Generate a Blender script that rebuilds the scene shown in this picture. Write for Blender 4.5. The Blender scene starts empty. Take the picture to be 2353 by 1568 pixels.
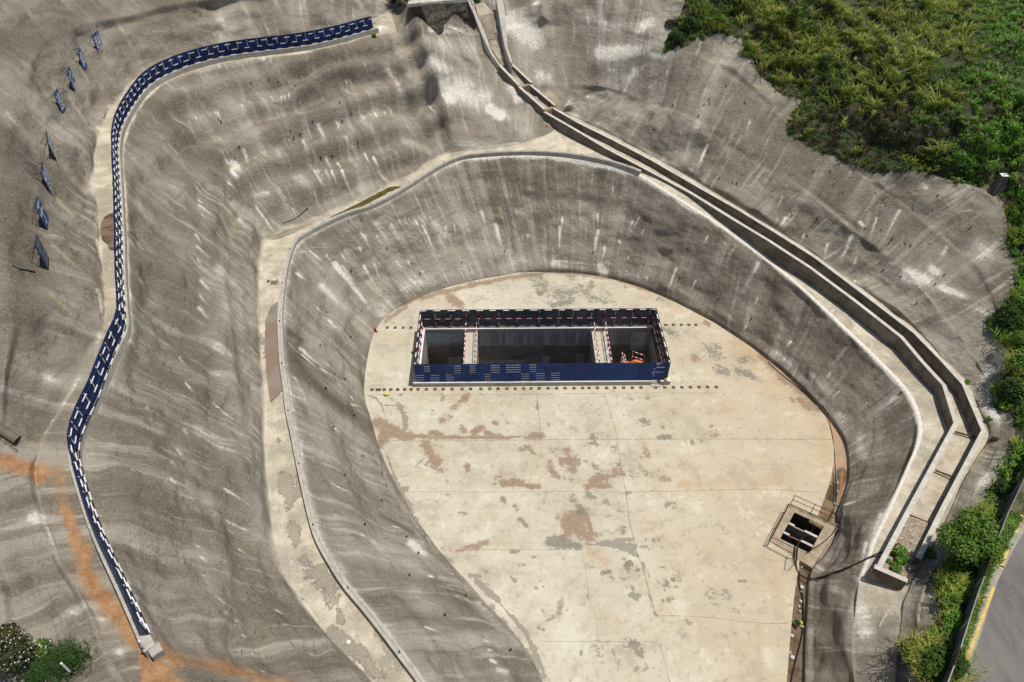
import bpy, bmesh, math, random
import numpy as np
from mathutils import Vector, Matrix
random.seed(7); RNG = np.random.default_rng(11)
S = bpy.context.scene
COL = S.collection
# ------------------------------------------------------------------ camera, sky, sun, exposure
CH, PITCH, FD = 40.0, math.radians(43.0), 1640.0      # height above the pit floor, pitch below horizontal
cam = bpy.data.objects.new("camera", bpy.data.cameras.new("camera")); COL.objects.link(cam)
cam.location = (0, 0, CH); cam.rotation_euler = (math.pi/2 - PITCH, 0, 0)
cam.data.sensor_width = 36; cam.data.lens = 36*FD/2353.0
cam.data.clip_start = 0.5; cam.data.clip_end = 3000
S.camera = cam
SUN_EL, SUN_AZ = math.radians(75), math.radians(84)   # azimuth measured from +Y towards +X
w = bpy.data.worlds.new("World"); S.world = w; w.use_nodes = True
nt = w.node_tree; bg = nt.nodes["Background"]
sky = nt.nodes.new("ShaderNodeTexSky"); sky.sky_type = 'NISHITA'; sky.sun_disc = False
sky.sun_elevation = SUN_EL; sky.sun_rotation = SUN_AZ
nt.links.new(sky.outputs[0], bg.inputs[0]); bg.inputs[1].default_value = 0.09
sl = bpy.data.lights.new("sun", 'SUN'); sl.energy = 4.1; sl.angle = math.radians(0.5); sl.color = (1.0, 0.95, 0.87)
so = bpy.data.objects.new("sun", sl); COL.objects.link(so)
sdir = Vector((math.sin(SUN_AZ)*math.cos(SUN_EL), math.cos(SUN_AZ)*math.cos(SUN_EL), math.sin(SUN_EL)))
so.rotation_euler = sdir.to_track_quat('Z', 'Y').to_euler(); so.location = (30, 20, 80)
S.view_settings.view_transform = 'Standard'; S.view_settings.look = 'None'
S.view_settings.exposure = 0.0; S.view_settings.gamma = 1.0

# ------------------------------------------------------------------ survey helpers: sight lines to ground points of known height
cp, sp = math.cos(PITCH), math.sin(PITCH)
def U(x, y, z=0.0):
    """world point at height z seen at photo position x, y (2353 wide)"""
    a = PITCH + math.atan((y-784)/FD); Y = (CH-z)/math.tan(a)
    zc = Y*cp + (CH-z)*sp
    return np.array([(x-1176.5)/FD*zc, Y, z])
def P(X, Y, Z):
    zc = Y*cp + (CH-Z)*sp; yc = Y*sp - (CH-Z)*cp
    return 1176.5 + FD*X/zc, 784 - FD*yc/zc
def T(c, r, x, y):
    return (588.2*c + x/4.0, (0, 392.3, 784.7, 1176.5)[r] + y/4.0)

# ------------------------------------------------------------------ noise
def _h(i, j, k, s):
    n = (i*374761393 + j*668265263 + k*2147483647 + s*974711) & 0xffffffff
    n = ((n ^ (n >> 13))*1274126177) & 0xffffffff
    n = ((n ^ (n >> 16))*2246822519) & 0xffffffff
    return ((n ^ (n >> 15)) & 0xffffff)/float(0xffffff)
def vnoise(x, y, z=None, s=0):
    x = np.asarray(x, float); y = np.asarray(y, float)
    z = np.zeros_like(x) if z is None else np.asarray(z, float)
    i, j, k = np.floor(x).astype(np.int64), np.floor(y).astype(np.int64), np.floor(z).astype(np.int64)
    fx, fy, fz = x-i, y-j, z-k
    fx, fy, fz = [f*f*(3-2*f) for f in (fx, fy, fz)]
    r = 0
    for a in (0, 1):
        for b in (0, 1):
            for c in (0, 1):
                wgt = (fx if a else 1-fx)*(fy if b else 1-fy)*(fz if c else 1-fz)
                r = r + wgt*_h(i+a, j+b, k+c, s)
    return r*2-1
def fbm(x, y, z=None, o=4, s=0):
    r = 0; a = 1.0; t = 0; f = 1.0
    z = np.zeros_like(np.asarray(x, float)) if z is None else z
    for q in range(o):
        r = r + a*vnoise(x*f, y*f, z*f, s+q*17); t += a; a *= .5; f *= 2.03
    return r/t
def sstep(a, b, x):
    t = np.clip((x-a)/(b-a), 0, 1); return t*t*(3-2*t)

# ------------------------------------------------------------------ object helpers
def tag(o, label=None, cat=None, group=None, kind=None):
    if label: o["label"] = label
    if cat: o["category"] = cat
    if group: o["group"] = group
    if kind: o["kind"] = kind
    return o
def empty(name, loc=(0,0,0), rz=0.0):
    o = bpy.data.objects.new(name, None); COL.objects.link(o); o.location = loc; o.rotation_euler = (0,0,rz)
    o.empty_display_size = .3
    return o
def link(name, me, parent=None):
    o = bpy.data.objects.new(name, me); COL.objects.link(o)
    if parent is not None: o.parent = parent
    return o
def mesh_np(name, V, F, mats=(), parent=None, smooth=False, mi=None):
    """V (n,3), F (m,3|4) numpy arrays"""
    V = np.asarray(V, dtype=np.float32); F = np.asarray(F, dtype=np.int32)
    me = bpy.data.meshes.new(name)
    n = F.shape[1]
    me.vertices.add(len(V)); me.vertices.foreach_set("co", V.ravel())
    me.loops.add(F.size); me.loops.foreach_set("vertex_index", F.ravel())
    me.polygons.add(len(F)); me.polygons.foreach_set("loop_start", np.arange(0, F.size, n, dtype=np.int32))
    if mi is not None: me.polygons.foreach_set("material_index", np.asarray(mi, dtype=np.int32))
    if smooth: me.polygons.foreach_set("use_smooth", np.ones(len(F), dtype=bool))
    me.update(calc_edges=True); me.validate()
    for m in mats: me.materials.append(m)
    return link(name, me, parent)
class MB:
    """collects simple solids for one mesh"""
    def __init__(s): s.v = []; s.f = []; s.m = []
    def add(s, V, F, mi=0):
        b = len(s.v); s.v += [tuple(map(float, p)) for p in V]; s.f += [tuple(b+i for i in f) for f in F]; s.m += [mi]*len(F)
        return s
    def prism(s, loop, z0, z1, mi=0):
        """loop: list of (x,y) or (x,y,dz) ccw; vertical prism"""
        n = len(loop)
        V = [(p[0], p[1], z0+(p[2] if len(p) > 2 else 0)) for p in loop] + [(p[0], p[1], z1+(p[2] if len(p) > 2 else 0)) for p in loop]
        F = [tuple(reversed(range(n))), tuple(range(n, 2*n))] + [(i, (i+1) % n, n+(i+1) % n, n+i) for i in range(n)]
        return s.add(V, F, mi)
    def box(s, x0, x1, y0, y1, z0, z1, mi=0):
        return s.prism([(x0,y0),(x1,y0),(x1,y1),(x0,y1)], z0, z1, mi)
    def obox(s, a, b, w, h, mi=0, up=(0,0,1)):
        """bar of section w x h from a to b (centre line)"""
        a, b = Vector(a), Vector(b); d = (b-a)
        if d.length < 1e-6: return s
        d.normalize(); u = Vector(up)
        if abs(d.dot(u)) > .98: u = Vector((1,0,0))
        r = d.cross(u).normalized(); u = r.cross(d).normalized()
        V = []
        for p in (a, b):
            for sx, sy in ((-1,-1),(1,-1),(1,1),(-1,1)): V.append(p + r*(sx*w/2) + u*(sy*h/2))
        return s.add(V, [(3,2,1,0),(4,5,6,7),(0,1,5,4),(1,2,6,5),(2,3,7,6),(3,0,4,7)], mi)
    def tube(s, pts, r, n=6, mi=0, cap=True):
        pts = [Vector(p) for p in pts]; V = []; m = len(pts)
        rr = r if hasattr(r, '__len__') else [r]*m
        pu = None
        for i, p in enumerate(pts):
            d = (pts[min(i+1, m-1)] - pts[max(i-1, 0)]).normalized()
            u = Vector((0,0,1)) if abs(d.z) < .9 else Vector((1,0,0))
            if pu is not None:
                u = pu
            a = d.cross(u).normalized(); b = a.cross(d).normalized(); pu = b
            for k in range(n):
                t = 2*math.pi*k/n
                V.append(p + a*(math.cos(t)*rr[i]) + b*(math.sin(t)*rr[i]))
        F = [(i*n+k, i*n+(k+1) % n, (i+1)*n+(k+1) % n, (i+1)*n+k) for i in range(m-1) for k in range(n)]
        if cap: F += [tuple(reversed(range(n))), tuple(range((m-1)*n, m*n))]
        return s.add(V, F, mi)
    def build(s, name, mats, parent=None, bevel=0, smooth=False):
        me = bpy.data.meshes.new(name); me.from_pydata(s.v, [], s.f)
        for i, p in enumerate(me.polygons):
            p.material_index = s.m[i]
            if smooth: p.use_smooth = True
        for m in (mats if isinstance(mats, (list, tuple)) else [mats]): me.materials.append(m)
        if bevel or True:
            bm = bmesh.new(); bm.from_mesh(me); bmesh.ops.recalc_face_normals(bm, faces=bm.faces)
            if bevel: bmesh.ops.bevel(bm, geom=bm.edges[:], offset=bevel, segments=1, affect='EDGES', clamp_overlap=True)
            bm.to_mesh(me); bm.free()
        me.update()
        return link(name, me, parent)
def copy_tree(o, parent=None):
    c = o.copy(); COL.objects.link(c)
    if parent is not None: c.parent = parent
    for ch in o.children: copy_tree(ch, c)
    return c

# ------------------------------------------------------------------ material helpers
class NT:
    def __init__(s, name, rough=.9):
        s.m = bpy.data.materials.new(name); s.m.use_nodes = True; s.t = s.m.node_tree
        s.b = s.t.nodes["Principled BSDF"]; s.b.inputs["Roughness"].default_value = rough
        s.b.inputs["Specular IOR Level"].default_value = .25
    def n(s, typ, **kw):
        x = s.t.nodes.new("ShaderNode"+typ)
        for k, v in kw.items(): setattr(x, k, v)
        return x
    def put(s, sock, v):
        if hasattr(v, "is_linked") or isinstance(v, bpy.types.NodeSocket): s.t.links.new(v, sock)
        else: sock.default_value = v
    def math(s, op, a, b=0.0, c=None, clamp=False):
        x = s.n("Math", operation=op); x.use_clamp = clamp; s.put(x.inputs[0], a); s.put(x.inputs[1], b)
        if c is not None: s.put(x.inputs[2], c)
        return x.outputs[0]
    def mix(s, f, a, b, mode='MIX'):
        x = s.n("Mix", data_type='RGBA', blend_type=mode); x.clamp_factor = True
        s.put(x.inputs[0], f)
        for i, v in ((6, a), (7, b)):
            if isinstance(v, tuple): v = (*v, 1.0) if len(v) == 3 else v
            s.put(x.inputs[i], v)
        return x.outputs[2]
    def attr(s, name, vec=False):
        x = s.n("Attribute", attribute_name=name); return x.outputs["Vector"] if vec else x.outputs["Fac"]
    def rgb(s, name):
        x = s.n("Attribute", attribute_name=name); y = s.n("SeparateColor"); s.put(y.inputs[0], x.outputs["Color"])
        return y.outputs
    def scale(s, vec, sc):
        x = s.n("Mapping"); s.put(x.inputs["Vector"], vec); x.inputs["Scale"].default_value = sc; return x.outputs[0]
    def noise(s, vec, sc, det=4, rough=.55, dist=0.0):
        x = s.n("TexNoise"); s.put(x.inputs["Vector"], vec); x.inputs["Scale"].default_value = sc
        x.inputs["Detail"].default_value = det; x.inputs["Roughness"].default_value = rough; x.inputs["Distortion"].default_value = dist
        return x.outputs["Fac"]
    def ramp(s, f, a, b, lo=0.0, hi=1.0, smooth=True):
        x = s.n("MapRange"); x.interpolation_type = 'SMOOTHSTEP' if smooth else 'LINEAR'
        s.put(x.inputs[0], f); s.put(x.inputs[1], a); s.put(x.inputs[2], b); s.put(x.inputs[3], lo); s.put(x.inputs[4], hi)
        return x.outputs[0]
    def pos(s): return s.n("NewGeometry").outputs["Position"]
    def obj(s): return s.n("TexCoord").outputs["Object"]
    def bump(s, h, strength=.5, dist=.1):
        x = s.n("Bump"); x.inputs["Strength"].default_value = strength; x.inputs["Distance"].default_value = dist
        s.put(x.inputs["Height"], h); s.put(s.b.inputs["Normal"], x.outputs[0])
    def color(s, c):
        if isinstance(c, tuple): c = (*c, 1.0)
        s.put(s.b.inputs["Base Color"], c); return s.m
def mottled(name, c1, c2, sc=3.0, rough=.85, bump=.0, sc2=25.0, c3=None, metal=0.0):
    m = NT(name, rough); p = m.obj()
    f = m.ramp(m.noise(p, sc, 5, .6), .35, .65)
    c = m.mix(f, c1, c2)
    if c3: c = m.mix(m.ramp(m.noise(p, sc*3.1, 6, .7), .58, .7), c, c3)
    g = m.noise(p, sc2, 3, .6); c = m.mix(m.ramp(g, .3, .7, .0, .22), c, (0.02, 0.018, 0.015))
    if bump: m.bump(g, bump, .03)
    m.b.inputs["Metallic"].default_value = metal
    return m.color(c)
# ------------------------------------------------------------------ terrain rows: (x, y, z, landmark or None), photo sight line + height
RF = [(1560,2350,0,0),(1400,1900,0,None),(1310,1690,0,None),(1245,1560,0,1),(1213,1500,0,None),(1168,1440,0,None),(1120,1390,0,None),(1072,1335,0,None),(1030,1290,0,None),
      (985,1235,0,None),(955,1195,0,None),(925,1140,0,2),(900,1095,0,None),(873,1032,0,None),(853,965,0,None),(838,915,0,None),(838,870,0,None),(846,815,0,None),(858,770,0,3),
      (884,730,0,None),(925,703,0,None),(970,681,0,4),(1030,660,0,None),(1085,646,0,5),(1150,634,0,None),(1225,622,0,6),(1300,619,0,None),(1380,628,0,None),(1470,652,0,7),
      (1550,686,0,None),(1640,733,0,None),(1725,788,0,8),(1800,846,0,None),(1870,913,0,None),(1915,965,0,None),(1943,1010,0,None),(1952,1060,0,9),(1950,1105,0,None),(1937,1145,0,None),(1925,1178,0,None),
      (1925,1222,0,9.6),(1893,1280,0,10),(1866,1310,0,None),(1856,1400,0,None),(1852,1480,0,None),(1850,1568,0,11),(1850,1950,0,None),(1880,2350,0,12)]
R1 = [(1400,2300,6.6,0),(1150,1850,6.8,None),(975,1568,7,1),(935,1515,7,None),(895,1462,7,None),(850,1405,7,None),(800,1345,7,None),(768,1295,7,None),(738,1240,7,None),
      (720,1180,7,None),(706,1120,7,None),(694,1065,7,None),(682,1005,7,2),(671,955,7,None),(663,895,7,None),(656,845,7,None),(652,790,7,None),(650,730,7,None),(655,670,7,None),(662,625,7,None),(672,585,7,3),
      (686,558,7,None),(715,539,7,None),(750,520,7.05,None),(800,498,7.1,4),(850,482,7.2,None),(895,461,7.3,None),(940,434,7.4,None),(985,405,7.5,5),(1015,387,7.6,None),(1060,368,7.7,None),
      (1110,361,7.8,None),(1180,357,8,6),(1240,357,8,None),(1310,362,8,None),(1380,374,8,None),(1440,391,7.9,None),(1475,405,7.9,None),(1520,433,7.8,7),(1580,470,7.6,None),(1640,508,7.4,None),(1700,551,7.2,None),
      (1770,604,7.0,8),(1830,653,6.8,None),(1890,708,6.5,None),(1950,765,6.1,None),(1990,803,5.8,None),(2045,857,5.4,None),(2085,903,5.1,None),(2105,945,4.8,None),(2113,985,4.6,9),(2105,1025,4.5,None),
      (2086,1070,4.4,None),(2060,1130,4.3,None),(2035,1185,4.2,None),(2010,1235,4.1,9.6),(1992,1290,3.9,10),(1975,1335,3.6,None),(1965,1400,3.2,None),(1962,1480,3.0,None),(1965,1568,2.9,11),(1990,1950,2.9,None),(2050,2350,2.9,12)]
R2 = [(1300,2350,6.6,0),(1040,1850,6.8,None),(862,1572,7,1),(786,1494,7,None),(726,1426,7,None),(681,1361,7,None),(656,1325,7,None),(640,1276,7,None),(626,1200,7,None),(617,1120,7,None),
      (611,1050,7,None),(609,985,7,2),(610,900,7,None),(604,820,7,None),(602,760,7,None),(602,700,7,None),(600,640,7,None),(602,590,7,None),(612,555,7,3),(650,543,7.05,None),(700,523,7.1,None),(760,496,7.15,4),(840,458,7.25,None),(900,431,7.35,None),
      (950,405,7.45,None),(1000,373,7.6,5),(1040,353,7.8,None),(1110,343,8,None),(1170,335,8.1,6),(1230,322,8.2,None),(1275,300,8.4,None),(1300,265,8.6,6.5),(1360,290,8.5,None),(1450,336,8.4,None),(1555,392,8.2,7),(1660,455,7.9,None),(1769,521,7.5,None),(1875,588,7.1,8),
      (1990,672,6.5,None),(2105,759,5.9,None),(2168,826,5.5,None),(2224,882,5.2,None),(2250,945,4.95,None),(2272,998,4.8,9),(2245,1050,4.7,None),(2210,1110,4.6,None),(2180,1180,4.5,9.6),(2125,1288,4.3,10),(2090,1350,4.1,None),(2070,1420,4.0,None),(2060,1500,3.9,None),(2055,1568,3.9,11),(2075,1950,3.9,None),(2120,2350,3.9,12)]
R3 = [(1000,2350,12.8,0),(640,1850,13.2,None),(420,1562,13.5,1),(366,1493,13.7,None),(332,1422,13.8,None),(300,1352,13.9,None),(268,1285,14,None),(240,1222,14,None),(222,1172,14.1,None),(203,1112,14.2,None),(190,1062,14.2,None),
      (192,1030,14.2,None),(204,992,14.2,None),(228,940,14.25,None),(262,858,14.3,None),(285,805,14.3,None),(301,770,14.35,2),(300,720,14.4,None),(295,650,14.45,None),(292,560,14.5,None),(288,480,14.55,None),(283,400,14.6,None),(281,350,14.7,None),
      (287,310,14.7,None),(302,275,14.8,3),(324,240,14.8,None),(345,213,14.85,None),(372,193,14.9,None),(420,170,14.9,None),(470,154,15,None),(530,140,15,None),(600,130,15,4),(660,123,15,None),(720,114,15,None),(790,98,15,None),(866,77,15,5),(925,70,15,None),(985,90,14.2,None),
      (1050,125,13,None),(1110,160,12,None),(1165,182,11.2,6),(1230,190,11.3,None),(1330,190,12,None),(1460,215,12.2,None),(1600,270,12,7),(1760,370,11,None),(1880,455,10.2,None),(1965,525,9.4,8),(2100,640,8.2,None),(2200,760,7,None),
      (2262,860,6,None),(2290,930,5.6,None),(2300,1000,5.3,9),(2280,1060,5.1,None),(2250,1120,5,None),(2215,1200,4.8,9.6),(2160,1300,4.7,10),(2130,1360,4.6,None),(2115,1420,4.5,None),(2105,1500,4.5,None),(2100,1568,4.5,11),(2120,1950,4.5,None),(2170,2350,4.5,12)]
R4 = [(850,2350,12.9,0),(520,1850,13.3,None),(300,1590,13.6,1),(237,1489,13.8,None),(220,1426,13.9,None),(185,1364,14,None),(137,1289,14.1,None),(107,1214,14.1,None),(90,1140,14.2,None),(80,1080,14.2,None),(92,1035,14.25,None),
      (105,1000,14.3,None),(130,960,14.3,None),(165,905,14.3,None),(200,850,14.35,None),(225,800,14.4,None),(238,760,14.4,2),(243,700,14.45,None),(240,650,14.5,None),(232,580,14.55,None),(228,500,14.6,None),(218,420,14.7,None),(220,350,14.8,None),
      (235,290,14.9,3),(255,250,14.9,None),(290,210,15,None),(340,165,15,None),(390,140,15.05,None),(470,122,15.1,None),(560,108,15.1,4),(700,85,15.1,None),(790,66,15.1,None),(862,42,15.1,5),(915,22,15.4,None),(985,45,15.6,None),(1060,70,15.1,None),(1140,68,14.6,6),
      (1220,60,15,None),(1360,60,16,None),(1500,100,15.9,None),(1650,155,15.3,7),(1820,290,13.8,None),(1930,370,12.8,None),(2025,440,11.8,8),(2180,560,10.4,None),(2270,680,9,None),(2310,790,7.8,None),(2325,880,6.8,None),(2330,990,6,9),
      (2320,1050,5.6,None),(2292,1120,5.4,None),(2250,1220,5.2,9.6),(2196,1310,5.1,10),(2165,1370,5,None),(2155,1430,5,None),(2150,1500,5,None),(2145,1568,5,11),(2165,1950,5,None),(2220,2350,5,12)]
R5 = [(500,2350,13,0),(200,1900,13.4,None),(60,1700,13.6,1),(20,1500,14,None),(0,1350,14.2,None),(-20,1200,14.3,None),(-10,1080,14.6,None),(0,1000,15.2,None),(5,920,15.8,None),(10,850,16.5,None),(35,686,17.4,2),(15,590,17.9,None),(10,500,18.3,None),(12,400,18.7,None),(20,300,19.2,None),(55,190,19.6,None),
      (100,100,19.8,3),(190,55,19.2,None),(300,35,18.6,None),(400,8,18.6,None),(500,-5,18.6,4),(650,-25,18.3,None),(780,-50,18.1,None),(880,-70,18.2,5),(960,-45,18.6,None),(1050,-30,18.4,None),(1110,-40,18,6),(1230,-50,18.4,None),(1400,-50,18.8,None),(1570,0,18.6,None),(1700,65,18,7),
      (1860,230,16,None),(1980,320,14.8,None),(2100,385,13.7,8),(2290,455,13,None),(2345,590,11.4,None),(2375,730,9.8,None),(2390,860,8.4,None),(2375,980,6.8,9),(2350,1060,5.9,None),(2318,1130,5.7,None),(2280,1230,5.5,9.6),(2225,1330,5.4,10),(2205,1380,5.4,None),(2195,1440,5.4,None),(2180,1500,5.4,None),(2165,1568,5.4,11),(2200,1950,5.4,None),(2300,2350,5.4,12)]
DZ = {1:([6.3,7,7.5,8,8.5,9,10,12],[0,-.6,-1.3,-2.0,-1.9,-1.0,-.6,-.4]), 2:([6.3,7,7.5,8,8.5,9,10,12],[0,-.6,-1.3,-2.0,-1.9,-1.0,-.5,-.3]),
      3:([6,6.2,6.5,7,7.5,8,8.5,9,9.6,12],[0,-.6,-1.6,-1.0,-2.0,-2.3,-2.1,-1.0,-.4,-.2]), 4:([5,5.4,6,6.5,7,7.5,8,8.5,9,9.6,12],[0,-.6,0,-1.1,-1.2,-2.6,-2.5,-2.4,-1.1,-.3,-.1]),
      5:([4.9,5.4,5.8,6.5,7,7.5,8,8.5,9,9.6,12],[0,-1.2,-.5,-.5,-1.6,-3.7,-2.9,-3.0,-1.3,-.2,0])}
def row(pts, r=0):
    W = np.array([U(p[0], p[1], p[2]) for p in pts]); K = [p[3] for p in pts]
    if r in DZ:
        d = np.r_[0, np.cumsum(np.linalg.norm(np.diff(W[:, :2], axis=0), axis=1))]
        ki = [i for i, k in enumerate(K) if k is not None]
        dz = np.interp(np.interp(d, d[ki], [K[i] for i in ki]), *DZ[r])
        W = np.array([U(p[0], p[1], p[2]+q) for p, q in zip(pts, dz)])
    d = np.r_[0, np.cumsum(np.linalg.norm(np.diff(W[:, :2], axis=0), axis=1))]
    ki = [i for i, k in enumerate(K) if k is not None]
    kk = np.interp(d, d[ki], [K[i] for i in ki])
    out = []; ok = []
    n = len(W); M = 12
    for i in range(n-1):
        p0, p1, p2, p3 = W[max(i-1,0)], W[i], W[i+1], W[min(i+2,n-1)]
        # centripetal Catmull-Rom
        t1 = np.linalg.norm(p1-p0)**.5 + 1e-6; t2 = np.linalg.norm(p2-p1)**.5 + 1e-6; t3 = np.linalg.norm(p3-p2)**.5 + 1e-6
        m1 = (p2-p1) + t2*((p1-p0)/t1 - (p2-p0)/(t1+t2)) if i > 0 else (p2-p1)
        m2 = (p2-p1) + t2*((p3-p2)/t3 - (p3-p1)/(t2+t3)) if i < n-2 else (p2-p1)
        for q in range(M):
            t = q/M
            out.append((2*t**3-3*t**2+1)*p1 + (t**3-2*t**2+t)*m1 + (-2*t**3+3*t**2)*p2 + (t**3-t**2)*m2); ok.append(kk[i]*(1-t)+kk[i+1]*t)
    out.append(W[-1]); ok.append(kk[-1])
    return np.array(out), np.array(ok)
ROWS = [row(q, i) for i, q in enumerate((RF, R1, R2, R3, R4, R5))]
def at(r, k):
    W, K = ROWS[r]; return np.stack([np.interp(k, K, W[:, i]) for i in range(3)], -1)
# parameter spacing even along rows 1 and 4
kt = np.linspace(0, 12, 4000); L = 0
for r, wgt in ((1, .6), (4, .4)):
    p = at(r, kt); L = L + wgt*np.r_[0, np.cumsum(np.linalg.norm(np.diff(p, axis=0), axis=1))]
NTC = 1500
KT = np.interp(np.linspace(0, L[-1], NTC), L, kt)
base = [at(r, KT) for r in range(6)]
def smooth1(a, n):
    ker = np.hanning(n+2)[1:-1]; ker /= ker.sum()
    return np.stack([np.convolve(np.pad(a[:, i], (n//2, n//2), 'edge'), ker, 'valid')[:len(a)] for i in range(a.shape[1])], -1)
cen = np.array([5.0, 35.0])
def outward(b, dist, dz):
    d = b[:, :2]-cen; d /= np.linalg.norm(d, axis=1)[:, None]
    return np.c_[b[:, :2] + d*np.asarray(dist).reshape(-1, 1)*np.ones((len(b), 1)), b[:, 2] + dz]
hill = np.interp(KT, [0, 1, 1.8, 2, 5, 6, 7, 8, 8.6, 9, 9.6, 12], [0, 0, 0, 5, 5.5, 3, 3.0, 4.5, 4.5, 1.0, 0, 0])
r6 = outward(smooth1(base[5], 41), np.interp(KT, [0, 7, 8, 9.5, 12], [9, 9, 10, 14, 14]), hill)
r6[:, 2] = np.where(KT > 9.35, np.minimum(r6[:, 2], 5.15), r6[:, 2])
r7 = outward(r6, 40.0, hill*1.2); r8 = outward(r7, 600.0, 0)
rm = base[0].copy(); rm[:, 2] = -0.9; d = cen-rm[:, :2]; d /= np.linalg.norm(d, axis=1)[:, None]; rm[:, :2] += d*0.12
rows_all = [rm, base[0], base[1], base[2], base[3], base[4], base[5], r6, r7, r8]
segs = [4, 84, 34, 92, 34, 60, 60, 20, 4]
PTS = []; VV = []; SEG = []
acc = np.zeros(NTC)
for i, n in enumerate(segs):
    a, b = rows_all[i], rows_all[i+1]
    ln = np.linalg.norm(b-a, axis=1)
    for q in range(n):
        t = q/n
        # concave profile on the slopes: a small fillet at the toe
        PTS.append(a*(1-t)+b*t); VV.append(acc + ln*t); SEG.append(i + t)
    acc = acc+ln
PTS.append(rows_all[-1]); VV.append(acc); SEG.append(len(segs))
G = np.stack(PTS, 0); VV = np.stack(VV, 0); SEG = np.array(SEG)       # (NS, NT, 3)
NS = G.shape[0]
UU = np.broadcast_to(np.r_[0, np.cumsum(np.linalg.norm(np.diff(smooth1(base[1], 9), axis=0), axis=1))], (NS, NTC))
def normals(G):
    du = np.gradient(G, axis=1); dv = np.gradient(G, axis=0)
    n = np.cross(du, dv); n /= (np.linalg.norm(n, axis=2)[..., None]+1e-9)
    return n
N0 = normals(G)
if N0[..., 2].mean() < 0: N0 = -N0
# soften creases: smooth whole grid a little across rows, then relief
sgc = SEG[:, None]*np.ones((1, NTC))
edge = np.abs(sgc-np.round(sgc))                                     # distance to a crease in row units
slope_w = np.where((sgc < 1), 0, np.where((sgc < 2), 1, np.where(sgc < 3, .12, np.where(sgc < 4, 1, np.where(sgc < 5, .15, np.where(sgc < 7.2, 1, .3))))))
flat_r = (UU*0+KT[None, :] > 6.35) & (sgc > 2) & (sgc < 3)
slope_w = np.where(flat_r, .03, slope_w)
slope_w = slope_w*sstep(0.0, .12, edge)
slope_w = np.where((sgc > 6) & (KT[None, :] > 9.3), 0, slope_w)
X0, Y0, Z0 = G[..., 0], G[..., 1], G[..., 2]
rel = .85*fbm(X0/4.6, Y0/4.6, Z0/2.6, 3, 3) + .30*fbm(X0/1.9, Y0/1.9, Z0/1.1, 3, 9) + .035*fbm(X0/.5, Y0/.5, Z0/.5, 2, 21)
rib = .7*fbm(UU/2.6, VV/9.0, None, 2, 31)*((sgc > 3) & (sgc < 4))*np.interp(KT, [0, 1, 3.2, 3.6, 12], [1, 1, 1, .3, .2])[None, :]
# horizontal ledges on the big back-left face
led = .5*np.sin(VV*1.9 + 2.2*fbm(UU/7, VV/7, None, 2, 5))*((sgc > 3) & (sgc < 4))*np.interp(KT, [0, 2.6, 3.4, 4.2, 5.2, 5.8, 12], [0, 0, .8, 1, .8, 0, 0])[None, :]
amp = np.where((sgc > 1) & (sgc < 2), .65, np.where(sgc > 3, np.interp(KT, [0, 8.6, 9, 12], [1, 1, .35, .3])[None, :], 1))
gmound = ((sgc > 4.6) & (KT[None, :] > 6.2) & (sgc < 7.9))*(1.8*np.abs(fbm(X0/2.6, Y0/2.6, None, 3, 91))+1.2*np.abs(fbm(X0/1.1, Y0/1.1, None, 2, 95)))*sstep(5.8, 6.2, sgc)
wide = ((sgc > 3) & (sgc < 4))*np.sin(np.pi*np.clip(sgc-3, 0, 1))*.55*fbm(X0/9, Y0/9, None, 2, 77)
G = G + N0*((rel*amp + rib + led + wide + gmound)*slope_w)[..., None]

# local features: (x, y, radius px, height m) pushed along the normal; ribs as segments
px, py = P(G[..., 0], G[..., 1], G[..., 2])
def segdist(px, py, x0, y0, x1, y1):
    dx, dy = x1-x0, y1-y0; L2 = dx*dx+dy*dy+1e-9
    t = np.clip(((px-x0)*dx+(py-y0)*dy)/L2, 0, 1)
    return np.hypot(px-x0-t*dx, py-y0-t*dy), t
FEAT = [  # x0,y0,x1,y1,width,height
 
 (560,470,600,530,14,-.5),(520,430,640,540,40,.5),(500,560,520,900,70,-.35),(430,500,470,900,60,.55),(620,430,660,520,30,.6),
 (330,540,430,640,14,.35),(1090,110,1120,190,60,-.7),(1075,60,1125,80,40,-.4),(985,230,1070,230,18,-.4),(1260,60,1290,110,50,-.9),(1245,20,1250,45,8,.8),
 (1420,60,1500,130,50,-.6),(1380,140,1500,110,18,.5),(1540,150,1600,160,30,.4),(1230,30,1262,80,16,.7),(860,290,960,260,20,-.4),(1030,240,1160,270,60,.35),
 (2040,640,2240,690,20,.35),(0,990,45,1025,10,-.6),(150,1380,230,1440,24,.4),(60,1300,180,1450,30,.5),(660,785,835,925,12,-.25),(1900,1500,1990,1480,36,.25),
 (1950,1370,2040,1440,22,-.3),(2010,1380,2130,1400,18,.2),(700,900,760,960,30,.25),(880,1200,1000,1260,30,-.25),(900,1380,1080,1470,40,.3)]
for x0,y0,x1,y1,wd,h in FEAT:
    dd, _ = segdist(px, py, x0, y0, x1, y1)
    k = np.exp(-(dd/(wd*1.25))**2)*h*.55
    ok = (sgc > 1.03) & (sgc < 7)
    G = G + N0*(k*ok*np.where((np.floor(sgc) == 2) | ((np.floor(sgc) == 4)&(KT[None,:]<5)), .0, 1))[..., None]
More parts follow.
